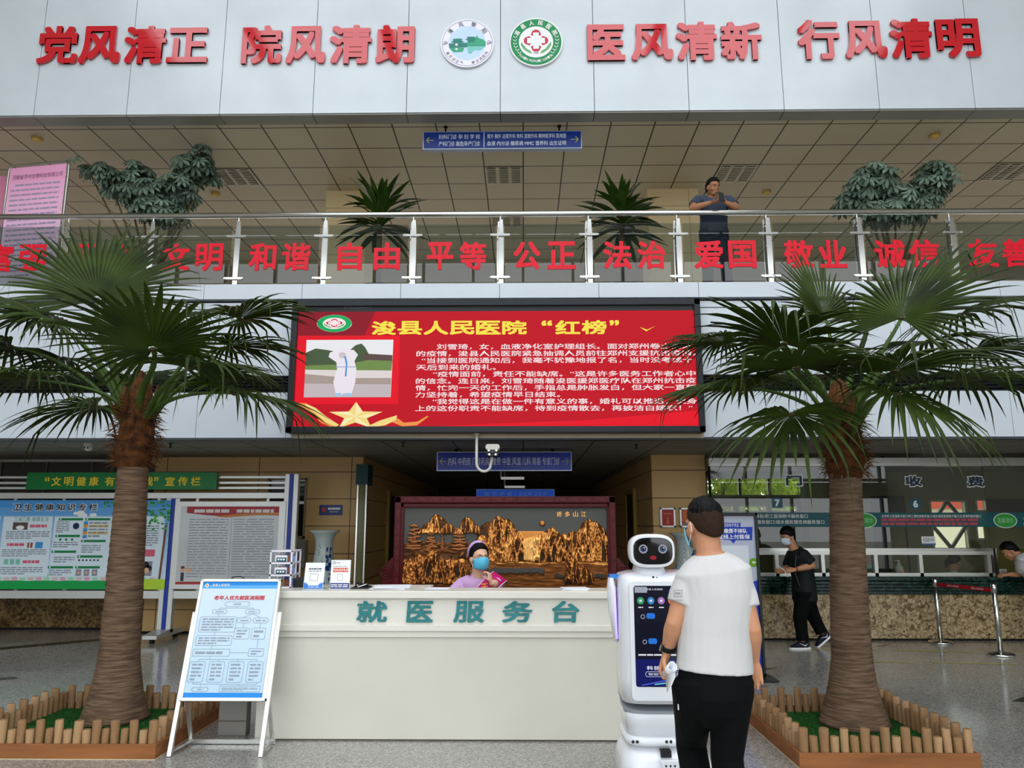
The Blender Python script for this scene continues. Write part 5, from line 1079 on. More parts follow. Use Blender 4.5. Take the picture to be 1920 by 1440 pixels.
# ================================================================ reception robot
yr = 4.75; RC = at(1247, 1200, y=yr).x; RW = mat('robot_white', '#e9ebf0', .18, coat=.5); RG = mat('robot_grey_band', '#8f9599', .3)
t = thing('service_robot', 'white service robot with a black oval face and a tall touch screen', 'robot', (RC, yr + .24, 0)); yk = yr + .24
zz = lambda py, y=yr: at(1247, py, y=y).z
hw = RC - at(1163, 1200, y=yr + .1).x
def rb(m, rows, power=4.5, n=48): return m.loft([((RC, yk + (r[3] if len(r) > 3 else 0), r[0]), r[1], r[2]) for r in rows], n, True, (1, 0, 0), power)
zs1, zs0 = zz(1078), zz(1312)
rb(MB().mat(RW), [(zs0 - .03, hw * .98, .22), (zs0 + .1, hw, .235), (zs1 - .12, hw, .235), (zs1 - .03, hw * .985, .225), (zs1 - .005, hw * .93, .19), (zs1 + .012, hw * .7, .12)]).build('torso', parent=t)
zl = zz(1352); rb(MB().mat(RG), [(zl + .03, hw * .93, .215, .01), (zs0 - .03, hw * .985, .222)]).build('grey_band', parent=t)
zr1 = zz(1385); rb(MB().mat(RW), [(zr1 + .0, hw * .9, .21), (zl + .0, hw * .93, .217), (zl + .031, hw * .94, .22)]).build('skirt', parent=t)
zr0 = zz(1402); rb(MB().mat(RW), [(zr0, hw * .92, .225), (zr0 + .01, hw * .96, .245), (zr1 - .01, hw * .96, .245), (zr1, hw * .9, .21)]).build('sensor_ring', parent=t)
bs = rb(MB().mat(RW), [(.05, hw * 1.0, .27), (.08, hw * 1.08, .3), (zr0 - .12, hw * 1.06, .3), (zr0 - .05, hw * 1.0, .26), (zr0, hw * .85, .2)]).build('base', parent=t)
m = MB().mat(BLACKM)
for s in (-1, 1): m.tube([(RC + s * .14, yk, .06), (RC + s * .18, yk, .06)], .06, 20)
m.build('wheels', parent=t); m = MB().mat(mat('base_lamp', '#ffffff', .3, emit=1.0)); m.box(RC - .2, RC - .06, yk - .305, yk - .29, zr0 - .15, zr0 - .13); m.build('lamp_strip', parent=bs)
for px in (1187, 1195, 1250, 1258): c = at(px, 1391, y=yk - .245); MB().mat(BLACKM).ell((c.x, yk - .244, c.z), .009, .006, .009, nu=12, nv=8).build('sensor', parent=t)
pq = at(1250, 1405, y=yk - .26); MB().mat(BLACKM).box(pq.x - .035, pq.x + .025, yk - .27, yk - .2, zr0 - .045, zr0 - .01).build('lidar_slot', parent=t); m = MB().mat(RW).prism(P((pq.x, yk - .27, zr0 - .1)), [(-.03, 0), (.05, 0), (.07, .05), (-.05, .05)], 0, .04); m.build('sensor_block', parent=t, bevel=.004)
for k in range(3): MB().mat(BLACKM).ell((pq.x - .015 + .025 * k, yk - .312, zr0 - .078), .006, .004, .006, nu=10, nv=6).build('sensor', parent=t)
# touch screen in its bezel
s0, s1 = zz(1287), zz(1098); yb = yr - .012; xs0, xs1 = at(1190, 1190, y=yb).x, RC * 2 - at(1190, 1190, y=yb).x
pl = P((xs0, yb, s0)); W, H = xs1 - xs0, s1 - s0
MB().mat(RW).prism(pl, rrect(-.025, -.08, W + .025, H + .028, .03), -.05, .003).build('bezel', parent=t, bevel=.004)
def scr(n, c, e=.6): return mat('screen_' + n, '#0a0b10', .12, emit=e, ecol=c)
m = MB().mat(mat('screen_black', '#15161f', .08, emit=.25, ecol='#1b1d33')).prism(pl, rrect(0, 0, W, H, .014), .0, .005)
X = lambda f_: W * f_; o = .0062
m.mat(scr('indigo', '#1a1f6a', .8)).rect(pl, .004, .004, W - .004, H * .27, o).mat(scr('wave', '#4a5ad0', .9)).poly(pl, [(X(.1), H * .0 + .006), (X(.6), H * .07), (X(.95), H * .05), (X(.95), H * .06), (X(.6), H * .085), (X(.08), H * .02)], o + .001).mat(scr('cyan', '#6fd0d8', .9)).poly(pl, [(X(.3), H * .02), (X(.7), H * .045), (X(.96), H * .1), (X(.96), H * .115), (X(.68), H * .06), (X(.3), H * .03)], o + .0012)
m.mat(scr('text', '#e9ecf5', .9)).chars(pl, '科技改变生活', X(.18), H * .165, X(.85), H * .205, gap=.15, off=o + .001, bold=.02).chars(pl, '智能导诊机器人', X(.2), H * .112, X(.82), H * .137, gap=.15, off=o + .001); q = rrect(X(.16), H * .1, X(.86), H * .148, .01); m.line(pl, q + [q[0]], .002, o + .001)
m.scrawl(pl, X(.05), H * .3, X(.95), H * .325, 1, RNG, off=o + .001, h=.6, word=.03, last=1); m.mat(scr('pale', '#aeb4c4', .8)).rect(pl, .006, H * .93, X(.22), H - .006, o).mat(scr('text', '#e9ecf5', .9)).text(pl, '浚县人民医院', X(.2), H * .955, X(.48), H * .975, off=o + .001).mat(scr('violet', '#5340c8', .9)).poly(pl, rrect(X(.58), H * .93, X(.74), H * .965, .006), o)
for k, c_ in enumerate(('#3aa06a', '#3a8ac8', '#a878c0', '#e0703a', '#2f9a7a', '#c88ab0', '#5a7ad8')): m.mat(scr('icon%d' % k, c_, .9)).disc(pl, X(.11 + .17 * k), H * .85, .021, o, 20).mat(scr('text', '#e9ecf5', .9)).rect(pl, X(.11 + .17 * k) - .007, H * .85 - .006, X(.11 + .17 * k) + .007, H * .85 + .006, o + .001).scrawl(pl, X(.07 + .17 * k), H * .775, X(.15 + .17 * k), H * .79, 1, RNG, off=o, h=.7, word=.02, last=1) if k < 6 else None
m.mat(scr('bubble', '#2a7ae0', .9))
for b_, a_ in ((.67, .2), (.42, .22)): m.poly(pl, rrect(X(a_), H * b_, X(a_ + .14), H * (b_ + .055), .01), o).mat(scr('pale', '#aeb4c4', .8)).ring(pl, X(a_ - .06), H * (b_ + .02), .009, .013, o, 14).mat(scr('bubble', '#2a7ae0', .9))
m.mat(scr('teal', '#2f9a9a', .9)).disc(pl, X(.93), H * .49, .012, o, 14).disc(pl, X(.93), H * .58, .012, o, 14); m.build('touch_screen', parent=t)
# side arms with a lilac light strip
for s in (-1, 1):
    xa = at(1152, 1180, y=yr + .22).x if s < 0 else 2 * RC - at(1152, 1180, y=yr + .22).x; z1_, z0_ = at(1152, 1083, y=yr + .22).z, at(1157, 1203, y=yr + .22).z
    ar = MB().mat(RW).loft([((xa + s * .012, yk, z1_), .018, .05), ((xa + s * .012, yk, z1_ - .06), .028, .07), ((xa + s * .005, yk, (z1_ + z0_) / 2), .028, .06), ((xa - s * .008, yk, z0_), .012, .035)], 20, True, (1, 0, 0)).build('arm', parent=t)
    MB().mat(mat('lilac_light', '#b9a4ff', .3, emit=1.1)).tube([(xa + s * .0, yk - .072, z1_ - .05), (xa - s * .004, yk - .064, (z1_ + z0_) / 2), (xa - s * .012, yk - .04, z0_ + .02)], .006, 8).build('light_strip', parent=ar); MB().mat(mat('robot_blue', '#3a86d8', .3)).box(xa - .022, xa + .03, yk - .04, yk + .04, z1_ - .005, z1_ + .02).build('cap', parent=ar)
    MB().mat(RG).tube([(xa - s * .01, yk, z1_ - .08), (RC + s * hw * .95, yk, z1_ - .08)], .025, 12).build('shoulder_joint', parent=t)
# collar and head
HX = at(1225, 1030, y=yr).x; zc0, zc1 = zz(1090), zz(1064)
m = MB().mat(RW); m.loft([((HX, yk, zc0 - .05), .1, .16), ((HX, yk - .02, zc0 - .01), .105, .2), ((HX, yk - .01, zc0 + .03), .1, .16), ((HX, yk, zc1 + .01), .085, .1)], 40, True, (1, 0, 0), 3.5); co = m.build('collar', parent=t)
for dx, r_ in ((.0, .010), (.022, .006)): MB().mat(BLACKM).ell((HX + dx, yk - .2, zc0 + .018), r_, .012, r_, nu=12, nv=8).build('collar_camera', parent=co)
for k in range(3): MB().mat(BLACKM).ell((HX - .035 + .032 * k, yk - .212, zc0 - .02), .008, .012, .004, nu=10, nv=6).build('speaker_slot', parent=co)
MB().mat(RG).lathe([(.06, zc1 - .02), (.055, zc1 + .03)], (HX, yk, 0), 24).build('neck', parent=t)
z0_, z1_ = zz(1066), zz(1001); hh = (z1_ - z0_) / 2; hc = (z0_ + z1_) / 2; hx = (at(1268, 1030, y=yr).x - at(1181, 1030, y=yr).x) / 2
m = MB().mat(RW); n = 9; m.loft([((HX, yr + .03 + .3 * (1 - cos(pi * k / n)) / 2, hc), hx * (.93 if k == 0 else (sin(pi * min(.97, (.30 + .7 * k / n))) ** .45)), hh * (.92 if k == 0 else (sin(pi * min(.97, (.30 + .7 * k / n))) ** .45))) for k in range(n + 1)], 48, True, (1, 0, 0), 3.0); hd = m.build('head', parent=t)
def sup(a, b, p=3.2, n=48): return [(a * math.copysign(abs(cos(g)) ** (2 / p), cos(g)), b * math.copysign(abs(sin(g)) ** (2 / p), sin(g))) for g in [2 * pi * k / n for k in range(n)]]
pl = P((HX, yr + .032, hc)); MB().mat(RW).prism(pl, sup(hx * .95, hh * .94), -.02, .012).build('face_rim', parent=hd, bevel=.006)
m = MB().mat(mat('face_glass', '#08080a', .06, spec=.7)).prism(pl, sup(hx * .85, hh * .78), .0, .018); fc = m.build('face_screen', parent=hd, bevel=.004); pl = P((HX, yr + .032 - .0185, hc))
ER, EB = mat('eye_ring', '#222428', .2, emit=.6, ecol='#b9bcc4'), mat('eye_blue', '#101218', .2, emit=.5, ecol='#4a6ab0')
for s, lab in ((-1, 'eye'), (1, 'eye')):
    m = MB(); ex = s * hx * .42; ez = hh * .12; m.mat(ER).ring(pl, ex, ez, hx * .13, hx * .19, .001, 30).mat(EB).ring(pl, ex, ez - hx * .02, hx * .05, hx * .1, .0012, 24).mat(ER).disc(pl, ex + hx * .05, ez + hx * .05, hx * .04, .0015, 12); m.build(lab, parent=fc)
m = MB().mat(mat('robot_lips', '#200508', .2, emit=.7, ecol='#b02a3c')).disc(pl, 0, -hh * .38, hx * .14, .001, 24, hh * .12).mat(mat('lip_line', '#180406', .2, emit=.4, ecol='#6a1420')).rect(pl, -hx * .12, -hh * .39, hx * .12, -hh * .37, .002); m.build('mouth', parent=fc)
# ================================================================ log-fenced planters and palms
LOG = mat('peeled_log', '#9d7852', .65, vary=(9, .3, (1, 1, .35)), bump=(14, .3, (1, 1, .2))); LOG2 = mat('peeled_log_pale', '#b7926a', .65, vary=(8, .3, (1, 1, .3)), bump=(14, .3, (1, 1, .2))); LOGE = mat('log_end', '#8f7150', .7, vary=(30, .25))
BRD = mat('stained_board', '#965f36', .5, vary=(6, .3, (.25, 1, 3))); TURF = mat('green_turf', '#1e5a1c', .85, vary=(60, .5), bump=(90, .6))
def planter(x0, x1, y0, y1, label, seed):
    R = random.Random(seed); t = thing('log_planter', label, 'planter', ((x0 + x1) / 2, (y0 + y1) / 2, 0), 'log fenced planters')
    for q in ((x0, x1, y0, y0 + .02), (x0, x1, y1 - .02, y1), (x0, x0 + .02, y0 + .02, y1 - .02), (x1 - .02, x1, y0 + .02, y1 - .02)): MB().mat(BRD).box(q[0], q[1], q[2], q[3], 0.004, .1).build('board', parent=t, bevel=.003)
    MB().mat(mat('planter_base', '#c9bb9a', .7)).box(x0 - .004, x1 + .004, y0 - .004, y1 + .004, 0, .005).build('base_sheet', parent=t)
    m = MB().mat(TURF).box(x0 + .02, x1 - .02, y0 + .02, y1 - .02, .005, .062)
    for k in range(5200):
        p = V((R.uniform(x0 + .08, x1 - .08), R.uniform(y0 + .08, y1 - .08), .061)); g = R.uniform(0, 6.3); e = V((cos(g), sin(g), 0)); h = R.uniform(.012, .026)
        m.add([p - e * .003, p + e * .003, p + V((R.uniform(-.01, .01), R.uniform(-.01, .01), h))], [(0, 1, 2)], False)
    m.build('turf', parent=t, kind='stuff')
    n = [0]; base = {}
    def log(x, y):
        tall = n[0] % 2 == 0; n[0] += 1; r = R.uniform(.027, .032); h = (.245 if tall else .19) + R.uniform(-.008, .006); dx = R.uniform(-.006, .006); key = (tall, R.randrange(4))
        if key not in base:
            m = MB().mat(LOG if key[1] % 2 else LOG2).loft([((0, 0, .01), r, r), ((dx * .3, 0, h * .6), r * .98, r), ((dx, 0, h - .006), r, r * .97), ((dx, 0, h), r * .9, r * .9)], 12, False, (1, 0, 0)); m.mat(LOGE).lathe([(r * .93, h - .004), (r * .5, h + .001), (.001, h)], (dx, 0, 0), 12, False)
            o = m.build('log_post'); o.parent = t; base[key] = o
        else: o = base[key].copy(); COL.objects.link(o); o.parent = t
        o.location = V((x, y, .002)) - t.location; o.rotation_euler = (0, 0, R.uniform(-.5, .5))
    p = .0672; nx = int((x1 - x0 - .08) / p); ny = int((y1 - y0 - .14) / p)
    for i in range(nx + 1): log(x0 + .05 + (x1 - x0 - .1) * i / nx, y0 + .052)
    for i in range(1, ny): log(x1 - .052, y0 + .052 + (y1 - y0 - .104) * i / ny)
    for i in range(nx + 1): log(x0 + .05 + (x1 - x0 - .1) * i / nx, y1 - .052)
    for i in range(1, ny): log(x0 + .052, y0 + .052 + (y1 - y0 - .104) * i / ny)
yA = at(290, 1425, z=0).y; planter(at(-94, 1425, y=yA).x, at(290, 1425, y=yA).x, yA, at(415, 1340, z=0).y, 'square planter of short log posts round the palm beside the easel', 4)
yB = at(1500, 1442, z=0).y; planter(at(1500, 1440, y=yB).x, at(1842, 1440, y=yB).x, yB, at(1405, 1348, z=0).y + .05, 'square planter of short log posts round the palm before the cashier windows', 9)
FROND = leaf_mat('palm_frond', '#1f2a0a', '#3a4c14', .10, .5, 3); PET = mat('palm_petiole', '#40571f', .45, vary=(4, .25)); STRAW = mat('frond_tip_straw', '#b9b98a', .6)
TRK = mat('palm_trunk', '#6b5441', .85, vary=(6, .4, (1, 1, 9)), bump=(8, 1.0, (.6, .6, 12)), col2='#866c57'); FIB = mat('palm_fibre', '#38210f', .9, vary=(12, .5), col2='#6b3f1c', bump=(30, .8, (1, 1, .3)))
def frond(parent, C, hub, d, R, rng, spread=250, nseg=40, droop=.25, back=0.0):
    d = d.normalized(); h = V((d.x, d.y, 0)); hl = h.length; h = h / hl if hl > 1e-4 else V((0, 1, 0))
    n = (V((0, 0, 1)) * hl - h * d.z).normalized()
    if back: n = (n + V((0, -1, 0)) * back).normalized(); n = (n - d * n.dot(d)).normalized()
    s = d.cross(n).normalized(); m = MB().mat(FROND); sp = RAD(spread); wa = sp / nseg / 2
    for k in range(nseg):
        a = -sp / 2 + sp * (k + .5) / nseg; L = R * (.72 + .28 * cos(a * .62)) * rng.uniform(.9, 1.05); dr = droop * rng.uniform(.6, 1.5); kink = rng.random() < .14; tip = rng.uniform(.78, .9)
        rows = []; split = .50 + .06 * cos(a * 2) + rng.uniform(-.03, .03)
        for f in (.04, .25, split, .66, .8, .9, 1.0):
            r = L * f; w = r * math.tan(wa) * 1.03 if f <= split else L * split * math.tan(wa) * 1.03 * max(0, (1 - (f - split) / (1 - split)) ** .75)
            u = d * cos(a) + s * sin(a); v = s * cos(a) - d * sin(a)
            z = -dr * L * f ** 3 - (L * .28 * (f - tip) / (1 - tip) * 1.0 if kink and f > tip else 0)
            rr = r if not (kink and f > tip) else L * (tip + (f - tip) * .45)
            p = hub + u * rr + n * (.10 * L * abs(sin(a * .5)) * min(1, f * 2)) + V((0, 0, z))
            fold = min(w * .55, .014)
            rows.append((p - v * w, p + n * fold, p + v * w))
        b = [q for r_ in rows for q in r_]
        m.add(b, [(3 * i + j, 3 * i + j + 1, 3 * i + j + 4, 3 * i + j + 3) for i in range(6) for j in range(2)], False)
    o = m.build('frond', parent=parent)
    m = MB().mat(PET); pts = []; out = (hub - C); up = V((0, 0, 1)); L = out.length
    p1 = C + (d * .25 + up * .75) * L * .4 * (1 if hub.z > C.z else .7); p2 = hub - d * L * .3
    for i in range(13):
        q = i / 12; pts.append(C * (1 - q) ** 3 + p1 * 3 * q * (1 - q) ** 2 + p2 * 3 * q * q * (1 - q) + hub * q ** 3)
    rr = [.034 - .018 * (i / 12) for i in range(13)]; m.loft([(p, r_, r_ * .6) for p, r_ in zip(pts, rr)], 8, True, s)
    for i in range(1, 12):
        for sg in (-1, 1): q = pts[i] + s * sg * rr[i]; m.add([q, q + s * sg * .012 + up * .012, q + up * .014], [(0, 1, 2)], False)
    m.mat(mat('hastula', '#4a4128', .7)).ell(hub, .03, .03, .018, nu=10, nv=6); m.build('petiole', parent=o)
def palm(bx, by, r0, r1, H, C, leaves, label, seed):
    R = random.Random(seed); t = thing('fan_palm', label, 'palm tree', (bx, by, .05), 'fan palms in the hall'); rows = []; nr = 90; zb = .07
    for i in range(nr + 1):
        z = H * i / nr; f = z / H; r = r1 + (.165 - r1) * (1 - f) + (r0 - .165) * max(0, 1 - f * 3.6) ** 2
        rows.append((r, zb + z))
    lx, ly = C.x - bx, C.y - by
    def fn(r, z, a):
        q = z * 26 + .9 * mnoise.noise(V((cos(a) * 1.6, sin(a) * 1.6, z * 3 + seed))); f = q - math.floor(q)
        amp = .05 if z > .55 else .025; return r * (1 + amp * (f - .5) * .9 + .03 * mnoise.noise(V((cos(a) * 2, sin(a) * 2, z * 6))))
    m = MB().mat(TRK).lathe(rows, (bx, by, 0), 40, True, fn)
    m.v = [v + V((lx, ly, 0)) * ((v.z / (H + zb)) ** 1.3) for v in m.v]; m.build('trunk', parent=t)
    top = V((C.x, C.y, H + zb)); m = MB().mat(FIB)
    m.lathe([(r1 * 1.05, -.14), (r1 * 1.18, -.02), (r1 * 1.22, .12), (r1 * 1.05, .26), (r1 * 1.0, .4), (r1 * .8, .55), (r1 * .45, .66), (.01, .7)], top, 28, True, lambda r, z, a: r * (1 + .14 * mnoise.noise(V((cos(a) * 3, sin(a) * 3, z * 9 + seed)))))
    for k in range(800):
        a = R.uniform(0, 2 * pi); z = R.uniform(-.1, .45); e = V((cos(a), sin(a), 0)); p = top + e * r1 * 1.05 + V((0, 0, z)); q = V((-e.y, e.x, 0)); ln = R.uniform(.04, .17)
        dr = (e * R.uniform(.2, 1) + q * R.uniform(-.8, .8) + V((0, 0, R.uniform(-.9, .8)))).normalized(); m.add([p, p + q * .0022, p + dr * ln * .6 + V((0, 0, -.01)), p + dr * ln + V((0, 0, -.03))], [(0, 1, 2), (0, 2, 3)], False)
    m.build('fibre_crown', parent=t)
    m = MB().mat(FIB)
    for k in range(9):
        a = k * 2.4; e = V((cos(a), sin(a), 0)); m.loft([(top + e * r1 * .9 + V((0, 0, .02 + .04 * k)), .05, .025), (top + e * r1 * 1.12 + V((0, 0, .16 + .04 * k)), .04, .02), (top + e * r1 * 1.2 + V((0, 0, .26 + .04 * k)), .02, .012)], 8, True, (-e.y, e.x, 0))
    m.build('leaf_bases', parent=t)
    for (px, py, dy, Rr, dx_, dyy, dz, kw) in leaves:
        hub = at(px, py, y=C.y + dy); a = math.atan2(hub.y - C.y, hub.x - C.x)
        st_ = top + V((cos(a) * r1 * .75, sin(a) * r1 * .75, .1 + .3 * R.random()))
        frond(t, st_, hub, V((dx_, dyy, dz)), Rr, R, **kw)
cA = at(212, 1362, z=.07); hA = at(252, 848, y=cA.y + .03)
cA.y = 6.52; cA.x = at(214, 1350, y=6.52).x; hA = at(252, 846, y=6.5)
palm(cA.x, cA.y, .26, .118, hA.z - .07, V((hA.x, 6.5, 0)), [
    (182, 562, -.1, 1.05, -.1, .35, 1.0, dict(spread=235, nseg=46, droop=.1, back=.5)),
    (287, 655, -.75, .90, .12, -.8, .42, dict(spread=300, nseg=44, droop=.12, back=.25)),
    (450, 598, .2, .78, .9, .1, .35, dict(spread=240, nseg=36)), (430, 650, .35, .80, 1, .3, .12, dict(spread=250)),
    (440, 738, -.3, .86, 1, -.25, -.12, dict(spread=250, droop=.3)), (180, 762, -.1, .72, -1, -.1, -.12, dict(spread=250, droop=.35)),
    (62, 712, -.4, .82, -.9, -.5, .05, dict(spread=270, droop=.28)), (70, 598, .15, .80, -1, .1, .15, dict(spread=250)),
    (120, 672, .5, .80, -.8, .6, .1, dict(spread=240)), (400, 700, .55, .78, .7, .7, .1, dict(spread=230)), (20, 650, -.15, .8, -1, -.1, .1, dict(spread=240, droop=.3)),
    (330, 600, .6, .75, .3, .8, .5, dict(spread=220)), (110, 610, -.3, .85, -.8, -.2, .45, dict(spread=250, back=.2)), (360, 690, -.45, .8, .8, -.5, .05, dict(spread=270, droop=.25)), (235, 720, .4, .7, .1, .5, .3, dict(spread=230)), (165, 700, .35, .72, -.6, .4, .05, dict(spread=240))], 'tall fan palm in the log planter beside the easel and the notice board', 21)
cB = V((at(1604, 1372, y=6.45).x, 6.45, 0)); hB = at(1584, 866, y=6.42)
palm(cB.x, cB.y, .27, .12, hB.z - .07, V((hB.x, 6.42, 0)), [
    (1546, 592, .1, .72, -.2, .2, 1.0, dict(spread=200, nseg=34, droop=.08, back=.4)), (1690, 597, -.2, .98, .45, .1, .75, dict(spread=250, nseg=46, droop=.14, back=.4)),
    (1470, 645, -.5, .86, -.55, -.6, .4, dict(spread=280, nseg=42, droop=.2, back=.2)), (1360, 642, .25, .70, -1, .1, .12, dict(spread=240)),
    (1395, 727, -.2, .82, -1, -.3, .0, dict(spread=270, droop=.25)), (1484, 778, -.65, .72, -.45, -.75, -.35, dict(spread=310, nseg=40, droop=.4)),
    (1677, 696, -.7, .88, .3, -.8, .1, dict(spread=290, nseg=44, droop=.15)), (1797, 712, -.25, .86, 1, -.3, .08, dict(spread=270, droop=.3)),
    (1682, 740, -.8, .74, .4, -.7, -.4, dict(spread=300, nseg=38, droop=.45)), (1800, 590, .3, .84, 1, .3, .3, dict(spread=240)), (1495, 690, -.85, .82, -.3, -.9, .18, dict(spread=280, nseg=40, droop=.2)),
    (1515, 705, .45, .66, -.5, .7, .05, dict(spread=220)), (1740, 640, .6, .8, .6, .7, .2, dict(spread=230)), (1620, 600, .6, .72, .1, .8, .5, dict(spread=220)), (1830, 655, .2, .7, 1, .2, .0, dict(spread=240))], 'tall fan palm in the log planter in front of the cashier windows', 33)
# ================================================================ potted plants on the balcony
UMB = leaf_mat('umbrella_leaf', '#495c4c', '#7d9280', .15, .35, 5); STEM = mat('plant_stem', '#5d5138', .7); POTD = mat('glazed_pot', '#3b3833', .25, coat=.3, vary=(3, .2)); SOIL = mat('soil', '#3a2a1c', .9)
ZF = ZB - .06
def pot(t, x, y, r, h): MB().mat(POTD).lathe([(r * .7, ZF), (r * .95, ZF + h * .5), (r, ZF + h * .85), (r * 1.08, ZF + h * .92), (r * 1.08, ZF + h), (r * .95, ZF + h), (r * .93, ZF + h * .9)], (x, y, 0), 32).build('pot', parent=t); MB().mat(SOIL).lathe([(r * .93, ZF + h * .88), (.001, ZF + h * .9)], (x, y, 0), 24, False).build('soil', parent=t)
def umbrella(px, blobs, y, label, seed):
    R = random.Random(seed); x = at(px, 480, y=y).x; t = thing('umbrella_plant', label, 'potted plant', (x, y, ZF), 'bushy umbrella plants'); pot(t, x, y, .26, .36); m = MB().mat(UMB); ms = MB().mat(STEM)
    for (bx, by, rx, ry, n) in blobs:
        c = at(bx, by, y=y); k = at(bx + 1, by, y=y).x - c.x; ms.tube([(x + R.uniform(-.05, .05), y, ZF + .33), ((x + c.x) / 2, y, (ZF + c.z) / 2 + .1), c], [.02, .016, .008], 7)
        for i in range(int(n * 2.3)):
            d = V((R.gauss(0, 1), R.gauss(0, 1), R.gauss(0, 1))).normalized(); q = R.random() ** .4; p = c + V((d.x * rx * k * q, d.y * .38 * q, d.z * ry * k * q))
            ax = (d * .7 + V((0, -.35, .75))).normalized(); s = ax.cross(V((0.3, 1, .2))).normalized(); u = ax.cross(s); nl = 8; L = R.uniform(.10, .15); g0 = R.random() * 6
            for j in range(nl):
                g = g0 + 2 * pi * j / nl; e = s * cos(g) + u * sin(g); w = e.cross(ax) * L * .19; dn = ax * -.28 * L
                m.add([p + e * L * .12, p + e * L * .45 + w * .8 + dn * .3, p + e * L * .78 + w + dn * .8, p + e * L * 1.05 + dn * 1.5, p + e * L * .78 - w + dn * .8, p + e * L * .45 - w * .8 + dn * .3, p + e * L * .6 + dn * .45 - ax * .012], [(0, 6, 1), (1, 6, 2), (2, 6, 3), (3, 6, 4), (4, 6, 5), (5, 6, 0)], False)
    ms.build('stems', parent=t); m.build('foliage', parent=t)
umbrella(290, [(205, 335, 30, 26, 24), (262, 325, 26, 18, 18), (240, 350, 42, 24, 40), (290, 365, 46, 30, 50), (340, 350, 34, 32, 34), (360, 315, 30, 22, 22), (383, 292, 18, 14, 9), (390, 315, 14, 16, 8), (300, 395, 60, 22, 46), (165, 317, 12, 8, 4)], 10.2, 'bushy umbrella plant with grey-green leaves beside the pink notice stand', 5)
umbrella(1672, [(1630, 325, 26, 18, 20), (1615, 355, 34, 26, 34), (1648, 340, 34, 26, 30), (1590, 375, 20, 14, 12), (1680, 370, 46, 26, 46), (1745, 325, 28, 20, 24), (1735, 355, 34, 28, 34), (1725, 385, 34, 20, 26), (1660, 395, 66, 18, 44), (1770, 345, 14, 10, 6)], 10.1, 'bushy umbrella plant with grey-green leaves farther along from the leaning man', 6)
DRA = leaf_mat('corn_plant_leaf', '#22380f', '#3f5c1e', .1, .3, 4)
def dracaena(px, pz, y, label, seed):
    R = random.Random(seed); c = at(px, pz, y=y); t = thing('corn_plant', label, 'potted plant', (c.x, y, ZF), 'corn plants'); pot(t, c.x, y, .25, .3); MB().mat(STEM).tube([(c.x, y, ZF + .25), (c.x, y, c.z + .1)], [.045, .035], 12).build('stem', parent=t); m = MB().mat(DRA)
    for k in range(56):
        a = k * 2.399 + R.uniform(-.3, .3); f = k / 55; el = RAD(-15 + 95 * f ** .8 + R.uniform(-8, 8)); L = R.uniform(.55, .78) * (1 if f < .85 else .9); b = c + V((0, 0, -.12 + .28 * f)); h = V((cos(a), sin(a) * .8, 0)); d = h * cos(el) + V((0, 0, sin(el))); s = V((-h.y, h.x, 0)).normalized(); W = R.uniform(.046, .062); rows = []; n = 9; p = V(b); dirv = d.copy(); bend = R.uniform(.03, .13)
        for i in range(n + 1):
            q = i / n; w = W * (.35 + 1.5 * q if q < .4 else (1 - ((q - .4) / .6) ** 2.0)); nn = dirv.cross(s); rows.append((p - s * w, p + nn * w * .3, p + s * w)); dirv = (dirv + V((0, 0, -bend)) + h * bend * .6).normalized(); p = p + dirv * L / n
        m.add([q for r_ in rows for q in r_], [(3 * i + j, 3 * i + j + 1, 3 * i + j + 4, 3 * i + j + 3) for i in range(n) for j in range(2)], True)
    m.build('foliage', parent=t)
dracaena(712, 418, 10.25, 'spiky corn plant in a round pot behind the 自由 glass pane', 8); dracaena(1165, 418, 10.25, 'spiky corn plant in a round pot behind the 法治 glass pane', 12)
# pink notice stand and the pink arch board behind it
yn = 9.95; PK = mat('notice_pink', '#e8a9c8', .5); PK2 = mat('notice_pale_pink', '#e6cfe2', .5)
A0, A1 = at(18, 312, y=yn), at(131, 297, y=yn - .15); B0 = at(-8, 520, y=yn); W = (V((A1.x, A1.y, 0)) - V((A0.x, A0.y, 0))).length
d = (V((A1.x, A1.y, 0)) - V((A0.x, A0.y, 0))).normalized(); t = thing('notice_stand', 'tall pink notice sheet in a round-cornered silver tube stand behind the glass', 'notice stand', (A0.x, A0.y, ZF)); H = A0.z - ZF; pl = P((A0.x, A0.y, ZF), d)
m = MB().mat(STEELD).tube([pl.p(a, b) for a, b in [(0, .02), (0, H - .08)] + [(.08 - .08 * cos(g), H - .08 + .08 * sin(g)) for g in (.4, .8, 1.2, 1.57)] + [(W - .08 + .08 * sin(g), H - .08 + .08 * cos(g)) for g in (0, .4, .8, 1.2, 1.57)] + [(W, .02)]], .016, 10); m.build('frame', parent=t); m = MB().mat(STEELD)
for a in (0, W): m.obox(pl.p(a, .02), d, pl.n, (0, 0, 1), .02, .2, .02)
m.build('feet', parent=t); m = MB(); grad(m, pl, .03, .15, W - .03, H - .04, '#ead9ea', '#f0a5cc', 8, 'pink_sheet', .012); m.mat(PK2).prism(pl, [(.03, .15), (W - .03, .15), (W - .03, H - .04), (.03, H - .04)], .004, .0105)
m.mat(mat('brush_writing', '#5a3f5c', .5)).text(pl, '河南省齐州生物科技有限公司', .08, H - .22, W - .08, H - .15, off=.014, slant=.1).mat(mat('notice_grey_text', '#a595b2', .5)).scrawl(pl, .08, .35, W - .1, H - .27, 19, RNG, off=.014, h=.34, word=.1, indent=.06); m.build('sheet', parent=t)
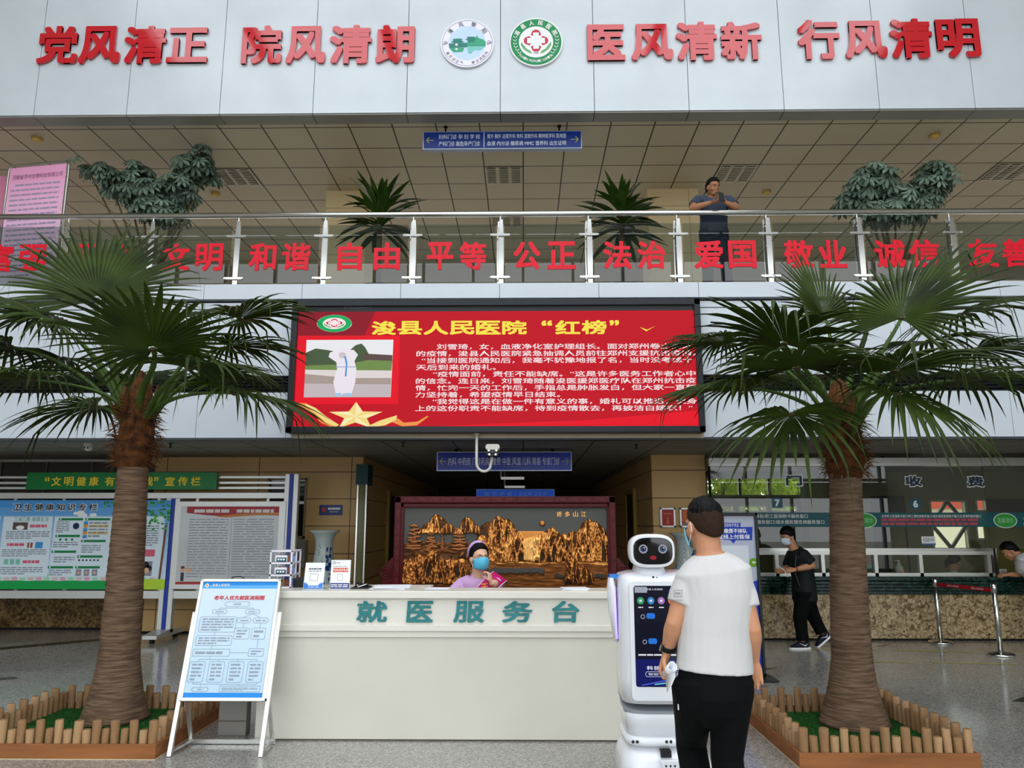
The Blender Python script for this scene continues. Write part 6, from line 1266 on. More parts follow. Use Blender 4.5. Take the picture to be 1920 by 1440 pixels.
t = thing('arch_board', 'pink round-topped display board peeping out behind the pink notice sheet', 'display board', (at(0, 400, y=10.5).x, 10.5, ZF)); x0, x1 = at(-90, 400, y=10.5).x, at(40, 400, y=10.5).x; zt_ = at(20, 330, y=10.5).z; r = .35
MB().mat(mat('arch_pink', '#e58fb0', .5)).prism(P((0, 10.5, 0)), [(x0, ZF), (x1, ZF), (x1, zt_ - r)] + [(x1 - r + r * cos(g), zt_ - r + r * sin(g)) for g in [pi / 2 * k / 8 for k in range(9)]] + [(x0, zt_)], -.03, 0).build('panel', parent=t); m = MB().mat(mat('arch_ink', '#4a2f44', .5)); m.tube([(x1 - .3, 10.49, zt_ - .9), (x1 - .2, 10.49, zt_ - .6), (x1 - .12, 10.49, zt_ - .45)], .012, 6).ell((x1 - .14, 10.49, zt_ - .5), .04, .005, .05, nu=10, nv=6); m.build('painted_branch', parent=t)
# ================================================================ people
SK = lambda n, c: mat('skin_' + n, c, .5, spec=.35, vary=(9, .08))
HAIR = mat('black_hair', '#070606', .55, spec=.15, vary=(40, .4, (1, 1, .3)), bump=(60, .5, (1, 1, .25)))
def hand(m, w, d, pn, th, curl=.5, k=1.0, tc=.5):
    """palm with four unequal fingers and a thumb; d towards the fingertips, pn out of the palm, th towards the thumb"""
    d = V(d).normalized(); pn = V(pn); pn = (pn - d * pn.dot(d)).normalized(); s = d.cross(pn)
    if s.dot(V(th)) < 0: s = -s
    w = V(w); m.loft([(w - d * .02 * k, .024 * k, .017 * k, s), (w + d * .012 * k, .027 * k, .018 * k, s), (w + d * .04 * k, .036 * k, .017 * k, s), (w + d * .07 * k, .040 * k, .015 * k, s), (w + d * .092 * k, .037 * k, .011 * k, s)], 14, True)
    for i in range(4):
        p = w + d * (.084 - .006 * (i == 3) - .002 * i) * k + s * (.0295 - .0196 * i) * k; L = (.070, .079, .073, .057)[i] * k; a = 0; pts = [p - d * .012 * k, p]
        dd = (d + s * (.10 - .07 * i)).normalized(); c = curl if isinstance(curl, (int, float)) else curl[i]
        for sg, q in ((.44, .8), (.31, 1.1), (.25, .7)):
            a += c * q; p = p + (dd * cos(a) + pn * sin(a)) * L * sg; pts.append(p)
        m.tube(pts, [.009 * k, .0088 * k, .0084 * k, .0078 * k, .006 * k], 8)
    p = w + d * .022 * k + s * .026 * k; pts = [p - s * .012 * k, p]; a = 0
    for L, q in ((.036, 0), (.03, .5), (.024, .5)): a += tc * q; e = (d * (.62 + .3 * a) + s * (.7 - .5 * a) + pn * (.35 + .5 * a)).normalized(); p = p + e * L * k; pts.append(p)
    m.tube(pts, [.012 * k, .0115 * k, .0105 * k, .0095 * k, .007 * k], 8)
HL = {'short': [(-1, -.92), (-.35, -.62), (-.1, -.15), (.25, .0), (.5, .42), (1, .55)], 'fade': [(-1, .05), (-.35, .1), (0, .22), (.4, .42), (1, .55)],
      'bun': [(-1, -.85), (-.3, -.6), (0, -.5), (.25, -.2), (.5, .25), (.8, .5), (1, .58)], 'fringe': [(-1, -.9), (-.3, -.6), (0, -.5), (.3, -.28), (.55, .1), (1, .2)]}
def hline(st, fr):
    t = HL[st]
    for (a, b), (c, d) in zip(t, t[1:]):
        if fr <= c: return b + (d - b) * (fr - a) / (c - a)
    return t[-1][1]
def human(name, label, J, sk, shirt=None, pants=None, hf=(0, -1, 0), tilt=0, rt=(1, 0, 0), bulk=1.0, hair='short', mask=None, shoes=None, hands=None, toes=None, vox=.008, sleeve=.55, shirt_len=0, collar=False, hs=1.0, loose=1.0, glasses=False, straight=True, no_face=False, chin=1.0):
    rt = V(rt).normalized(); g = lambda k: V(J[k]); B = bulk
    pel, wai, che, nec, hd = g('pel'), g('wai'), g('che'), g('nec'), g('hd'); fwd = V((0, 0, 1)).cross(rt)
    f = V(hf).normalized(); r = f.cross(V((0, 0, 1))).normalized(); u = r.cross(f).normalized()
    if tilt: f, u = f * cos(tilt) - u * sin(tilt), u * cos(tilt) + f * sin(tilt)
    R = Matrix((r, f, u)).transposed(); H = lambda x, y, z: hd + (r * x + f * y + u * z) * hs
    m = MB()
    m.loft([(pel - V((0, 0, .09)), .13 * B, .10 * B, rt), (pel, .158 * B, .115 * B, rt), (wai, .138 * B, .10 * B, rt), (che, .162 * B, .112 * B, rt), (che.lerp(nec, .55), .168 * B, .10 * B, rt), (che.lerp(nec, .88), .10, .075, rt), (nec, .062, .062, rt)], 20)
    m.loft([(nec - V((0, 0, .05)), .07, .066, rt), (nec.lerp(H(0, -.02, -.08), .5), .058, .06, r), (H(0, -.02, -.04), .06, .065, r)], 16)
    # head: skull, face, jaw, nose, ears
    m.ell(H(0, -.012, .028), .075 * hs, .095 * hs, .094 * hs, R); m.ell(H(0, .018, -.03), .062 * hs, .074 * hs, .08 * hs, R); m.ell(H(0, .045, -.082), .04 * hs * chin, .042 * hs, .034 * hs, R); m.ell(H(0, .0, -.062), .056 * hs * chin, .062 * hs, .045 * hs, R)
    m.loft([(H(0, .08, .012), .007, .007), (H(0, .096, -.022), .010, .009), (H(0, .088, -.036), .013, .007)], 10); m.ell(H(0, .083, -.066), .024 * hs, .012, .012, R); m.ell(H(0, .072, .026), .055 * hs, .02, .014, R)
    for s in (-1, 1): m.ell(H(s * .077, -.008, -.012), .012, .02, .033, R); m.ell(H(s * .042, .052, -.03), .026, .026, .028, R)
    for S in 'RL':
        sh, el, wr = g('sh' + S), g('el' + S), g('wr' + S); m.loft([(che.lerp(nec, .6).lerp(sh, .5), .06, .06), (sh, .058 * B, .062 * B), (sh.lerp(el, .35), .05 * B, .052 * B), (sh.lerp(el, .8), .042 * B, .044 * B), (el, .040 * B, .040 * B), (el.lerp(wr, .25), .043 * B, .041 * B), (el.lerp(wr, .7), .034 * B, .031 * B), (wr, .028, .023)], 14)
        hi, kn, an = g('hi' + S), g('kn' + S), g('an' + S); m.loft([(hi + V((0, 0, .06)), .06, .07), (hi, .08 * B, .088 * B), (hi.lerp(kn, .5), .066 * B, .075 * B), (kn, .056, .06), (kn.lerp(an, .3), .055, .06), (an, .036, .04)], 14)
        t = V((toes or {}).get(S, fwd)).normalized(); tn = t.cross(V((0, 0, 1))).normalized().cross(t); m.loft([(an - t * .04 - tn * .04, .03, .028), (an + t * .05 - tn * .05, .036, .026), (an + t * .14 - tn * .06, .03, .014)], 10, True, t.cross(V((0, 0, 1))))
        hn = (hands or {}).get(S)
        if hn: hand(m, wr, *hn[:3], **(hn[3] if len(hn) > 3 else {}))
    body = m.fuse(name, sk, None, vox, 3); loc = V((pel.x, pel.y, min(J['anR'][2], J['anL'][2]) - .08)); body.data.transform(Matrix.Translation(-loc)); body.location = loc; props(body, label, 'person')
    if not no_face:
        for s in (-1, 1):
            e = MB().mat(mat('eye_white', '#d8d2cc', .3)).ell(H(s * .031, .079, .004), .0135 * hs, .008, .0048 * hs, R, 12, 8).mat(mat('iris', '#15100e', .2)).ell(H(s * .031, .0855, .003), .006 * hs, .004, .006 * hs, R, 10, 6); e.build('eye', parent=body)
            MB().mat(HAIR).tube([H(s * .014, .088, .022), H(s * .032, .086, .029), H(s * .05, .073, .024)], [.003, .0042, .002], 6).build('eyebrow', parent=body)
        if not mask: MB().mat(mat('lips', '#8a5045', .5)).ell(H(0, .092, -.066), .022 * hs, .006, .0055, R, 12, 8).build('lips', parent=body)
    if shirt:
        m = MB(); q = .014 * loose; hem = pel - V((0, 0, shirt_len))
        m.loft([(hem, .168 * B + q, .122 * B + q, rt), (pel.lerp(wai, .3), .163 * B + q, .118 * B + q, rt), (wai, (.157 if straight else .142) * B + q, .11 * B + q, rt), (che, .166 * B + q, .118 * B + q, rt), (che.lerp(nec, .55), .17 * B + q, .104 * B + q, rt), (che.lerp(nec, .82), .115 * B + q, .08 + q, rt), (che.lerp(nec, .97), .066 + q, .064 + q, rt)], 24)
        for S in 'RL':
            sh, el, wr = g('sh' + S), g('el' + S), g('wr' + S); e = sh.lerp(el, min(1, sleeve)); m.loft([(che.lerp(nec, .62).lerp(sh, .45), .075 + q * .5, .075), (sh, .06 * B + q * .8, .064 * B + q * .8), (sh.lerp(e, .5), .055 * B + q, .057 * B + q), (e, .050 * B + q * 1.1, .052 * B + q * 1.1)] + ([(el.lerp(wr, .5), .045 + q, .045 + q), (el.lerp(wr, .92), .036 + q, .034 + q)] if sleeve > 1 else []), 16)
        s_ = m.fuse('shirt', shirt, body, vox, 9)
        if collar: MB().mat(shirt).lathe([(.072, -.03), (.066, .025), (.06, .025), (.066, -.03)], che.lerp(nec, .98), 24, False).build('collar', parent=s_)
    if pants:
        m = MB(); q = .016 * loose; m.loft([(pel - V((0, 0, .24)), .05, .05, rt), (pel - V((0, 0, .17)), .125 * B + q, .10 * B + q, rt), (pel - V((0, 0, .1)), .158 * B + q, .122 * B + q, rt), (pel - V((0, 0, .03)), .165 * B + q * .7, .12 * B + q * .7, rt), (pel.lerp(wai, .45), .148 * B + q * .5, .108 * B + q * .5, rt)], 24)
        for S in 'RL':
            hi, kn, an = g('hi' + S), g('kn' + S), g('an' + S); m.loft([(hi + V((0, 0, .05)), .09 * B + q, .1 * B + q), (hi, .09 * B + q * .8, .1 * B + q), (hi.lerp(kn, .55), .07 * B + q * .9, .082 * B + q), (kn, .058 * B + q, .066 * B + q), (kn.lerp(an, .5), .055 + q, .06 + q), (an + (kn - an).normalized() * .02, .056 + q, .062 + q)], 18)
        m.fuse('trousers', pants, body, vox, 3)
    if shoes:
        for S in 'RL':
            an = g('an' + S); t = V((toes or {}).get(S, fwd)).normalized(); sd = t.cross(V((0, 0, 1))).normalized(); un = sd.cross(t); q = lambda a, b: an + t * a - un * b
            o = MB().mat(shoes[0]).loft([(q(-.085, .03), .03, .034), (q(-.05, .028), .042, .05), (q(.02, .03), .045, .05), (q(.09, .05), .047, .032), (q(.155, .06), .04, .02), (q(.18, .066), .022, .01)], 14, True, sd, 2.6).build('shoe', parent=body, subsurf=1)
            MB().mat(shoes[1]).prism(P(an - un * .092, sd, t), [(.036, -.09), (.046, -.02), (.05, .09), (.036, .17), (0, .19), (-.036, .17), (-.05, .09), (-.046, -.02), (-.036, -.09), (0, -.1)], 0, .024).build('sole', parent=o)
            if len(shoes) > 2:
                for sg in (-1, 1): pl = P(q(.0, .035) + sd * sg * .05, t * sg, un); MB().mat(shoes[1]).poly(pl, [(-.05 * sg, .02), (-.01 * sg, -.018), (.075 * sg, .03), (-.005 * sg, -.002), (-.035 * sg, .005)], .002).build('side_flash', parent=o)
    if hair:
        def fn(dv):
            az = math.atan2(dv.x, dv.y); elv = math.asin(max(-1, min(1, dv.z))); fr = cos(az)
            line = hline(hair, fr) + (.10 if hair not in ('bun', 'fade') else .03) * mnoise.noise(V((dv.x * 7, dv.y * 7, 1.3)))
            wd_ = .34 if hair == 'fade' else .09; k = max(0, min(1, (elv - line + wd_) / wd_ / 2)); return (.90 + (.22 if hair != 'fade' else .20) * k + (k * max(0, -elv - .15) * .36 * max(0, -fr) if hair != 'fade' else 0)) * (1 + (.05 if hair != 'bun' else .01) * k * mnoise.noise(dv * 6) + (.045 if hair != 'bun' else .008) * k * mnoise.noise(V((dv.x * 22, dv.y * 22, dv.z * 7))))
        m = MB().mat(HAIR); m.ell(H(0, -.014, .03), .079 * hs, .098 * hs, .1 * hs, R, 48, 36, fn); ho = m.build('hair', parent=body)
    if mask:
        def fm(dv): return 1.0
        m = MB().mat(mask); nu, nv = 15, 9; vs = []
        for i in range(nv):
            for j in range(nu):
                a = (j / (nu - 1) - .5) * 2.5; b = i / (nv - 1); z = .0 - .012 * (abs(a) / 1.25) ** 2 - b * (.104 - .03 * (abs(a) / 1.25) ** 2); z += .0 if i else .006 * cos(a * 2.2)
                w = .074 - .010 * b; y = .110 - .022 * (b - .35) ** 2 * 4 + .012 * max(0, 1 - abs(a) * 1.6) * (1 - b) + .003 * ((i % 2) * 1.0)
                vs.append(H(w * sin(a) * 1.12, .0 + y * cos(a) ** .9 if cos(a) > 0 else y * cos(a), z))
        m.add(vs, [(i * nu + j, (i + 1) * nu + j, (i + 1) * nu + j + 1, i * nu + j + 1) for i in range(nv - 1) for j in range(nu - 1)], True); mo = m.build('face_mask', parent=body)
        sm = mo.modifiers.new('t', 'SOLIDIFY'); sm.thickness = .003
        m = MB().mat(mat('mask_loop', '#e4e8ee', .6))
        for s in (-1, 1): m = MB().mat(mat('mask_loop', '#e4e8ee', .6)); m.tube([H(s * .07, .034, -.014), H(s * .08, .0, .006), H(s * .084, -.022, .014), H(s * .085, -.03, -.012), H(s * .078, -.006, -.045), H(s * .068, .03, -.078)], .0022, 6); m.build('ear_loop', parent=mo)
    if glasses:
        m = MB().mat(mat('glasses_rim', '#8a7a62', .3, .6))
        for s in (-1, 1): m.tube([H(s * .031 + .022 * cos(a), .104 - .012 * abs(s * .031 + .022 * cos(a)) / .05, .002 + .017 * sin(a)) for a in [2 * pi * k / 20 for k in range(21)]], .0014, 6); m.tube([H(s * .054, .092, .006), H(s * .08, .0, .008)], .0014, 6)
        m.tube([H(-.009, .105, .004), H(.009, .105, .004)], .0014, 6); m.build('glasses', parent=body)
    return body, H, R
MASKB = mat('mask_blue', '#8fd0e2', .7); MASKP = mat('mask_pale', '#cfdbe6', .7); TEEW = mat('white_cotton', '#cfcdcc', .9, spec=.1, bump=(5, .9, (1.3, 1.3, .45)), vary=(4, .03)); BLKC = mat('black_cloth', '#0a0b0d', .85, spec=.2, bump=(8, .35)); BLKP = mat('black_trousers', '#060708', .85, spec=.15, bump=(6, .5, (1, 1, .5)))
# ---- the man in the white T-shirt, seen from behind
Y = 3.75; q = lambda px, py, dy=0: at(px, py, y=Y + dy)
def low(p, dx, dy, z): return V((p.x + dx, p.y + dy, z))
hl, hr = q(1301, 1296), q(1371, 1296); hl.z -= .0
J = dict(pel=q(1340, 1262), wai=q(1340, 1190), che=q(1343, 1112, .0), nec=q(1331, 1036, -.01), hd=q(1319, 986, .02), shL=q(1287, 1100), elL=q(1264, 1168, -.02), wrL=q(1251, 1222, .06), shR=q(1388, 1100), elR=q(1411, 1180, -.04), wrR=q(1413, 1236, .03),
         hiL=hl, knL=q(1296, 1398, .24), anL=low(hl, .05, .02, .13), hiR=hr, knR=q(1363, 1420, .02), anR=low(hr, -.005, -.03, .085))
SKA = mat('skin_a', '#c98f6c', .5, spec=.35, vary=(9, .06))
b, H, R = human('person', 'man seen from behind in a white T-shirt and black trousers, holding rolled papers', J, SKA, TEEW, BLKP, hf=(-.34, .94, 0), tilt=RAD(5), rt=(1, 0, 0), bulk=.98, hair='fade', mask=MASKB, shoes=(BLKC, WHT), hands={'L': ((-.33, .02, -1), (.8, -.35, .0), (.1, -1, -.1), dict(curl=1.0, tc=.8, k=1.08)), 'R': ((.02, .05, -1), (-.3, -.95, 0), (-1, .1, -.2), dict(curl=(.45, .5, .55, .6), tc=.5))}, vox=.0055, sleeve=.5, shirt_len=-.01, loose=1.0)
# cropped stubble under the crown hair
def fs_(dv):
    az = math.atan2(dv.x, dv.y); elv = math.asin(max(-1, min(1, dv.z))); k = max(0, min(1, (elv - hline('short', cos(az)) + .1) / .2)); return .9 + .165 * k + k * max(0, -elv - .15) * .34 * max(0, -cos(az))
FADE = mat('cropped_hair', '#33251c', .8, spec=.1, vary=(70, .15)); MB().mat(FADE).ell(H(0, -.014, .028), .078, .098, .097, R, 48, 36, fs_).build('cropped_hair', parent=b)
w = J['wrL']; dW = (J['elL'] - w).normalized(); m = MB().mat(mat('watch_band', '#101114', .45)).loft([(w + dW * .012, .033, .028), (w + dW * .014, .037, .032), (w + dW * .036, .038, .033), (w + dW * .038, .034, .03)], 20); wa = m.build('wrist_watch', parent=b); e = w + dW * .025 + V((-.034, -.012, 0)); MB().mat(mat('watch_face', '#0a0a0c', .1, spec=.8)).obox(e, (0, 1, 0), dW, (-1, 0, 0), .016, .018, .006).build('watch_case', parent=wa, bevel=.003)
sl = J['shL'].lerp(J['elL'], .34); pl = P(sl + V((-.03, -.064, .03)), (.72, -.69, .05), (.08, .05, 1)); m = MB().mat(mat('sleeve_print', '#9c9c9e', .6)); qd = [(-.022, -.014), (.022, -.014), (.022, .014), (-.022, .014)]; m.line(pl, qd + [qd[0]], .003, .004).scrawl(pl, -.017, -.008, .017, .008, 1, RNG, off=.004, h=.6, word=.012, last=1).line(pl, [(-.026, -.03), (.026, -.03)], .003, .004); m.build('sleeve_print', parent=[c for c in b.children if c.name.startswith('shirt')][0])
p = J['hiL'] + V((-.081, -.035, -.06)); MB().mat(WHT).obox(p, (0, 1, 0), (0, 0, 1), (1, 0, 0), .006, .013, .002).build('pocket_label', parent=[c for c in b.children if c.name.startswith('trousers')][0])
c = q(1255, 1256, -.025); ax = V((.25, -.8, .5)).normalized(); s = ax.cross(V((0, 0, 1))).normalized(); u = s.cross(ax); m = MB().mat(PAP); n = 40; vs = []
for k in range(n + 1): a = k / n * 2 * pi * 1.35; r = .015 + .003 * k / n; vs += [c + ax * .042 + (s * cos(a) + u * sin(a)) * r * 1.25, c - ax * .05 + (s * cos(a) + u * sin(a)) * r * .8]
e = vs[-1] + V((-.005, -.01, -.05)); vs += [vs[-2] + V((.0, -.01, -.06)), e]; e2 = vs[-2] + V((-.03, 0, -.06)); vs += [e2, e2 + V((-.01, .005, -.01))]
m.add(vs, [(2 * i, 2 * i + 1, 2 * i + 3, 2 * i + 2) for i in range(len(vs) // 2 - 1)], True); o = props(m.build('paper_roll'), 'rolled white papers in the fist of the man in the white T-shirt', 'papers'); so = o.modifiers.new('t', 'SOLIDIFY'); so.thickness = .0015
# ---- man leaning on the balcony rail with a phone
Y = 9.62; D_ = lambda px, py, y: at(px, py, y=y); ZR = zr + .036; pel = D_(1339, 455, 9.80); pel.z = ZF + .93
J = dict(pel=pel, wai=V((pel.x, 9.76, ZF + 1.08)), che=D_(1339, 393, 9.66), nec=D_(1337, 369, 9.6), hd=D_(1337, 352, 9.55), shR=D_(1308, 377, 9.64), shL=D_(1367, 377, 9.64), elR=D_(1297, 391, 9.43), elL=D_(1382, 390, 9.43), wrR=D_(1332, 380, 9.34), wrL=D_(1361, 380, 9.36),
         hiR=pel + V((-.09, 0, -.04)), hiL=pel + V((.09, 0, -.04)), knR=V((pel.x - .1, 9.78, ZF + .49)), knL=V((pel.x + .12, 9.74, ZF + .49)), anR=V((pel.x - .11, 9.82, ZF + .085)), anL=V((pel.x + .16, 9.8, ZF + .085)))
for k in ('elR', 'elL'): J[k].z = max(J[k].z, ZR + .035)
SKB = mat('skin_b', '#9c6a4a', .5, spec=.35, vary=(9, .06)); NVT = mat('navy_tee', '#3b4456', .8, bump=(8, .3))
human('person', 'man in a dark blue T-shirt leaning on the balcony handrail and looking at a phone', J, SKB, NVT, mat('dark_jeans', '#1c2736', .8), hf=(.35, -.94, 0), tilt=RAD(16), rt=(-1, 0, 0), bulk=1.06, hair='short', shoes=(BLKC, WHT), hands={'R': ((.95, -.1, .1), (0, .35, 1), (0, -.4, 1), dict(curl=.55, k=.95)), 'L': ((-.75, -.3, .55), (-.5, .6, .2), (0, -.3, 1), dict(curl=.55, k=.95))}, vox=.0065, sleeve=.62, shirt_len=.02, chin=1.1)
p = D_(1353, 369, 9.29); t = thing('mobile_phone', 'black mobile phone held up by the man on the balcony', 'phone', p); MB().mat(BLACKM).obox(p, (.95, .3, 0), (-.1, .35, .93), (.3, -.9, .3), .038, .078, .005).build('case', parent=t, bevel=.004); MB().mat(mat('phone_glass', '#15171c', .08)).obox(p + V((-.0, .006, .0)), (.95, .3, 0), (-.1, .35, .93), (.3, -.9, .3), .034, .072, .001).build('screen', parent=t)
# ---- nurse at the counter
hd = at(899, 1046, y=6.98); x = hd.x; sz = .56
J = dict(pel=V((x - .02, 7.12, sz + .12)), wai=V((x - .02, 7.1, sz + .26)), che=at(897, 1102, y=7.06), nec=at(897, 1080, y=7.04), hd=hd, shR=at(864, 1098, y=7.06), shL=at(934, 1097, y=7.04), elR=V((x - .24, 6.95, 1.0)), elL=at(927, 1112, y=6.9), wrR=V((x - .08, 6.86, 1.02)), wrL=at(921, 1093, y=6.86),
         hiR=V((x - .11, 7.08, sz + .09)), hiL=V((x + .07, 7.08, sz + .09)), knR=V((x - .12, 6.9, sz - .04)), knL=V((x + .08, 6.9, sz - .04)), anR=V((x - .12, 7.0, .085)), anL=V((x + .08, 7.0, .085)))
J['elL'].z = max(J['elL'].z, 1.13) - .03
LIL = mat('lilac_uniform', '#c9a2cf', .7, bump=(9, .2)); SKN = mat('skin_nurse', '#dcae92', .5, spec=.3)
b, H, R = human('person', 'nurse in a lilac uniform and cap with a blue mask, seated behind the reception counter', J, SKN, LIL, LIL, hf=(.42, -.9, 0), tilt=RAD(-2), rt=(-1, 0, 0), bulk=.86, hair='bun', mask=mat('mask_sky_blue', '#5fbfe0', .6), shoes=(WHT, WHT), hands={'L': ((-.2, .0, 1), (-.9, .3, .1), (-.1, -1, .1), dict(curl=.75, k=.9)), 'R': ((1, -.2, 0), (0, 0, -1), (0, -1, 0), dict(curl=.3, k=.9))}, vox=.0065, sleeve=.8, collar=True, glasses=True, hs=.98)
def fc(dv): az = math.atan2(dv.x, dv.y); elv = math.asin(max(-1, min(1, dv.z))); k = max(0, min(1, (elv - (1.12 if cos(az) > .3 else (1.12 - (.3 - cos(az)) * 1.25)) + .1) / .2)); return .85 + .34 * k + .16 * k * max(0, -cos(az)) * cos(elv)
MB().mat(mat('lilac_cap', '#c7a0d2', .7)).ell(H(0, -.022, .034), .08, .1, .1, R, 40, 30, fc).build('nurse_cap', parent=b); MB().mat(HAIR).ell(H(0, -.1, -.05), .045, .04, .06, R).ell(H(-.0, -.09, -.0), .06, .04, .06, R).build('hair_bun', parent=b)
SASH = mat('magenta_sash', '#c51668', .6); che, nec, shL = J['che'], J['nec'], J['shL']
def band(mm, pts, w, ofs): 
    vs = []
    for i, (p_, sd) in enumerate(pts): p_ = V(p_) + V((0, -ofs, 0)); vs += [p_ - V(sd) * w, p_ + V(sd) * w]
    mm.add(vs, [(2 * i, 2 * i + 1, 2 * i + 3, 2 * i + 2) for i in range(len(pts) - 1)], True); return mm
sp = [(at(944, 1088, y=7.08), (.7, -.1, -.7)), (at(938, 1080, y=7.0), (.8, 0, -.55)), (at(930, 1086, y=6.92), (.82, 0, -.5)), (at(916, 1099, y=6.89), (.8, 0, -.5)), (at(902, 1116, y=6.9), (.8, 0, -.5))]
so = band(MB().mat(SASH), sp, .07, .0).build('sash', parent=b); q1 = so.modifiers.new('t', 'SOLIDIFY'); q1.thickness = .004
m = MB().mat(mat('sash_trim', '#f2dfe2', .6)); band(m, [(V(p_) + V(sd) * .072, sd) for p_, sd in sp], .004, .003); band(m, [(V(p_) - V(sd) * .072, sd) for p_, sd in sp], .004, .003); m.build('sash_trim', parent=so)
pl = P(at(903, 1107, y=6.875), (.85, 0, .1), (-.1, .05, 1)); MB().mat(mat('sash_gold', '#eda24a', .5)).text(pl, '天', -.0, -.01, .06, .055, off=.002, bold=.02).build('sash_writing', parent=so)
t = thing('stool', 'grey swivel stool under the nurse behind the counter', 'stool', (x - .02, 7.12, 0)); MB().mat(mat('stool_grey', '#55585c', .6)).lathe([(.17, sz - .07), (.18, sz - .05), (.16, sz - .02)], (x - .02, 7.12, 0), 24).build('seat', parent=t); MB().mat(STEELD).lathe([(.22, 0), (.21, .02), (.03, .05), (.028, sz - .07)], (x - .02, 7.12, 0), 20).build('base', parent=t)
# ---- person in black walking past the cashier counter
Y = 10.72; q = lambda px, py, dy=0: at(px, py, y=Y + dy)
J = dict(pel=q(1508, 1108), wai=q(1506, 1082), che=q(1500, 1052), nec=q(1489, 1028, -.02), hd=q(1476, 1006, -.03), shR=q(1486, 1040, .16), shL=q(1506, 1041, -.16), elR=q(1476, 1066, .12), elL=q(1524, 1060, -.2), wrR=q(1466, 1072, -.05), wrL=q(1491, 1068, -.24),
         hiR=q(1509, 1116, .08), hiL=q(1508, 1116, -.08), knR=q(1525, 1156, .08), anR=q(1542, 1192, .08), knL=q(1500, 1158, -.08), anL=q(1505, 1200, -.08))
J['anL'].z = .09; J['anR'].z = .17
SKD = mat('skin_d', '#c08a66', .5, spec=.3)
TEEB = mat('black_tee', '#12191a', .7, bump=(8, .3))
b, H, R = human('person', 'person in black with a pale mask walking past the cashier counter, papers in hand', J, SKD, TEEB, BLKP, hf=(-.9, -.42, 0), tilt=RAD(14), rt=(.12, .99, 0), bulk=1.14, hair='fringe', mask=MASKP, shoes=(mat('navy_shoe', '#14162a', .6), WHT, 1), toes={'L': (-1, -.1, 0), 'R': (-.8, -.1, -.6)}, hands={'L': ((-.95, .0, -.1), (-.1, .6, -.6), (0, .3, 1), dict(curl=.6)), 'R': ((-.6, -.2, .1), (.2, -.9, .1), (-.3, 0, 1), dict(curl=.6))}, vox=.0075, sleeve=.85, shirt_len=.12, loose=1.5)
w = J['wrL']; d = (J['elL'] - w).normalized(); MB().mat(mat('red_cord', '#8a1a1a', .6)).loft([(w + d * .01, .033, .029), (w + d * .012, .035, .031), (w + d * .02, .035, .031), (w + d * .022, .033, .029)], 16).build('bracelet', parent=b)
MB().mat(mat('bag_strap', '#3a4446', .5)).tube([q(1495, 1032, -.13), q(1492, 1050, -.2), q(1491, 1075, -.2), q(1496, 1090, -.2), q(1500, 1100, -.2)], .008, 6).build('bag_strap', parent=b); pl = P(q(1511, 1112, -.165), (1, 0, 0), (0, 0, 1)); MB().mat(mat('logo_grey', '#8a8d90', .5)).rect(pl, -.02, -.008, .02, -.003, .0).rect(pl, -.02, 0, .02, .004, .0).rect(pl, -.014, .007, .02, .011, 0).build('trouser_mark', parent=b)
m = MB().mat(PAP); p = q(1471, 1072, -.28); pts = [(p + V((-.09 + .02 * k, .02, .10 - .028 * k - .02 * sin(k * 1.2)))) for k in range(7)]; vs = []
for a in pts: vs += [a + V((0, -.035, .01)), a + V((.03, .045, .02))]
m.add(vs, [(2 * i, 2 * i + 1, 2 * i + 3, 2 * i + 2) for i in range(6)], True); o = props(m.build('receipt_slip'), 'curled white receipt slips in the hands of the person in black', 'papers'); so = o.modifiers.new('t', 'SOLIDIFY'); so.thickness = .002
# ---- man leaning over the cashier counter at the edge of the view
Y = 10.95; pel = V((at(1958, 1120, y=Y).x, 10.85, .92))
J = dict(pel=pel, wai=at(1944, 1086, y=10.9), che=at(1926, 1056, y=10.98), nec=at(1911, 1040, y=11.02), hd=at(1893, 1034, y=11.06), shR=at(1916, 1046, y=11.17), shL=at(1916, 1050, y=10.85), elR=at(1922, 1078, y=11.25), elL=at(1925, 1080, y=10.95), wrR=at(1898, 1078, y=11.3), wrL=at(1895, 1081, y=11.05), hiR=pel + V((0, .09, -.04)), hiL=pel + V((0, -.09, -.04)), knR=pel + V((.05, .09, -.43)), knL=pel + V((-.06, -.1, -.43)), anR=pel + V((.1, .09, -.835)), anL=pel + V((-.06, -.1, -.835)))
for k in ('elR', 'elL', 'wrR', 'wrL'): J[k].z = max(J[k].z, zc_t + .04); J[k].y = max(J[k].y, 11.1)
human('person', 'man in a white shirt bending over the green counter beyond the steel belt posts', J, mat('skin_e', '#b5805c', .5), TEEW, mat('dark_trousers', '#1d2024', .8), hf=(-.95, .25, 0), tilt=RAD(38), rt=(.0, 1, 0), hair='short', shoes=(BLKC, WHT), hands={'R': ((-1, 0, 0), (0, 0, -1), (0, -1, 0), dict(curl=.4)), 'L': ((-1, .1, -.1), (0, .5, -.8), (0, .4, 1), dict(curl=.5))}, vox=.008, sleeve=.7, toes={'L': (-1, 0, 0), 'R': (-1, 0, 0)})
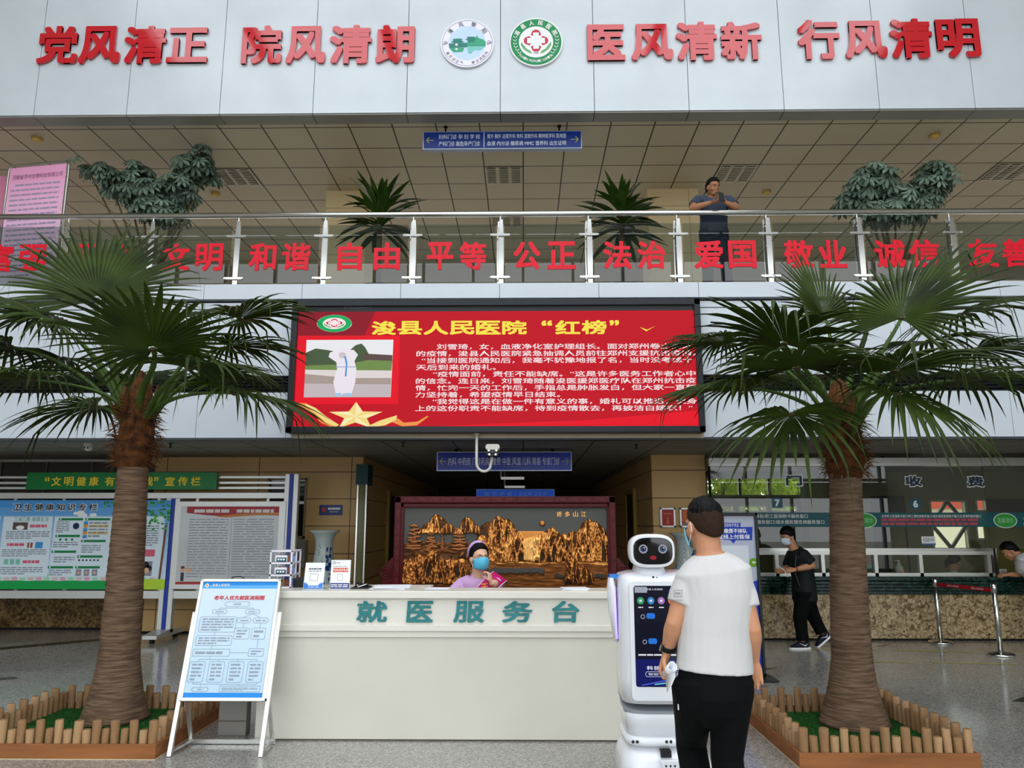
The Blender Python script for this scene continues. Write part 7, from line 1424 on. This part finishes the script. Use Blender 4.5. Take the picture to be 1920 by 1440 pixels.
# ---- two clerks inside the cashier office
def clerk(px, py, y, hf, label, hair, mask, top, sk, tilt=0):
    hd = at(px, py, y=y); f = V(hf).normalized(); r = V((-f.y, f.x, 0)) * -1; s = V((hd.x, hd.y, 0)) - f * .06; sz = .46; o = lambda a, b_, z: V((s.x, s.y, 0)) + r * a + f * b_ + V((0, 0, z)); dz = hd.z - 1.22
    J = dict(pel=o(0, -.08, sz + .1), wai=o(0, -.08, sz + .26 + dz * .4), che=o(0, -.04, hd.z - .34), nec=o(0, -.0, hd.z - .165), hd=hd, shR=o(.17, -.03, hd.z - .225), shL=o(-.17, -.03, hd.z - .225), elR=o(.22, .1, hd.z - .45), elL=o(-.22, .1, hd.z - .45), wrR=o(.1, .3, hd.z - .45), wrL=o(-.1, .3, hd.z - .45), hiR=o(.09, -.02, sz + .09), hiL=o(-.09, -.02, sz + .09), knR=o(.1, .34, sz + .06), knL=o(-.1, .34, sz + .06), anR=o(.1, .34, .085), anL=o(-.1, .34, .085))
    b, H, R = human('person', label, J, sk, top, mat('dark_trousers', '#1d2024', .8), hf=hf, tilt=tilt, rt=r, bulk=.88, hair=hair, mask=mask, shoes=(BLKC, WHT), toes={'R': f, 'L': f}, hands={'R': (f, (0, 0, -1), -r), 'L': (f, (0, 0, -1), r)}, vox=.009, sleeve=1.4, collar=True)
    c = o(0, -.1, 0); t = thing('office_chair', 'dark office chair under the %s' % ('masked clerk' if mask else 'ponytailed clerk'), 'chair', c, 'clerks\' chairs'); MB().mat(BLACKM).rbox(c.x - .22, c.x + .22, c.y - .22, c.y + .22, sz - .08, sz - .03, .06, axis='z').build('seat', parent=t); MB().mat(STEELD).lathe([(.24, 0), (.2, .03), (.03, .06), (.028, sz - .08)], c, 16).build('base', parent=t)
    return b, H, R
WCOAT = mat('white_coat', '#dfe3ea', .8)
b, H, R = clerk(1626, 1056, 12.95, (-.5, -.86, 0), 'clerk in an orange cap and teal mask behind the glass beside the palm trunk', 'bun', mat('mask_teal', '#5fb8b0', .7), WCOAT, SKD, RAD(10)); MB().mat(mat('orange_cap', '#b5683a', .7)).ell(H(0, -.016, .045), .086, .105, .1, R, 24, 18, lambda d: 1.05 if d.z > -.1 else .8).build('cap', parent=b)
b, H, R = clerk(1790, 1054, 12.9, (.8, .2, 0), 'clerk with a black ponytail seated behind the cashier glass', 'bun', None, WCOAT, SKD, RAD(16)); m = MB().mat(HAIR).loft([(H(0, -.1, .02), .022, .022), (H(0, -.135, .0), .034, .034), (H(0, -.15, -.06), .032, .032), (H(0, -.14, -.13), .012, .012)], 12); m.build('ponytail', parent=b)
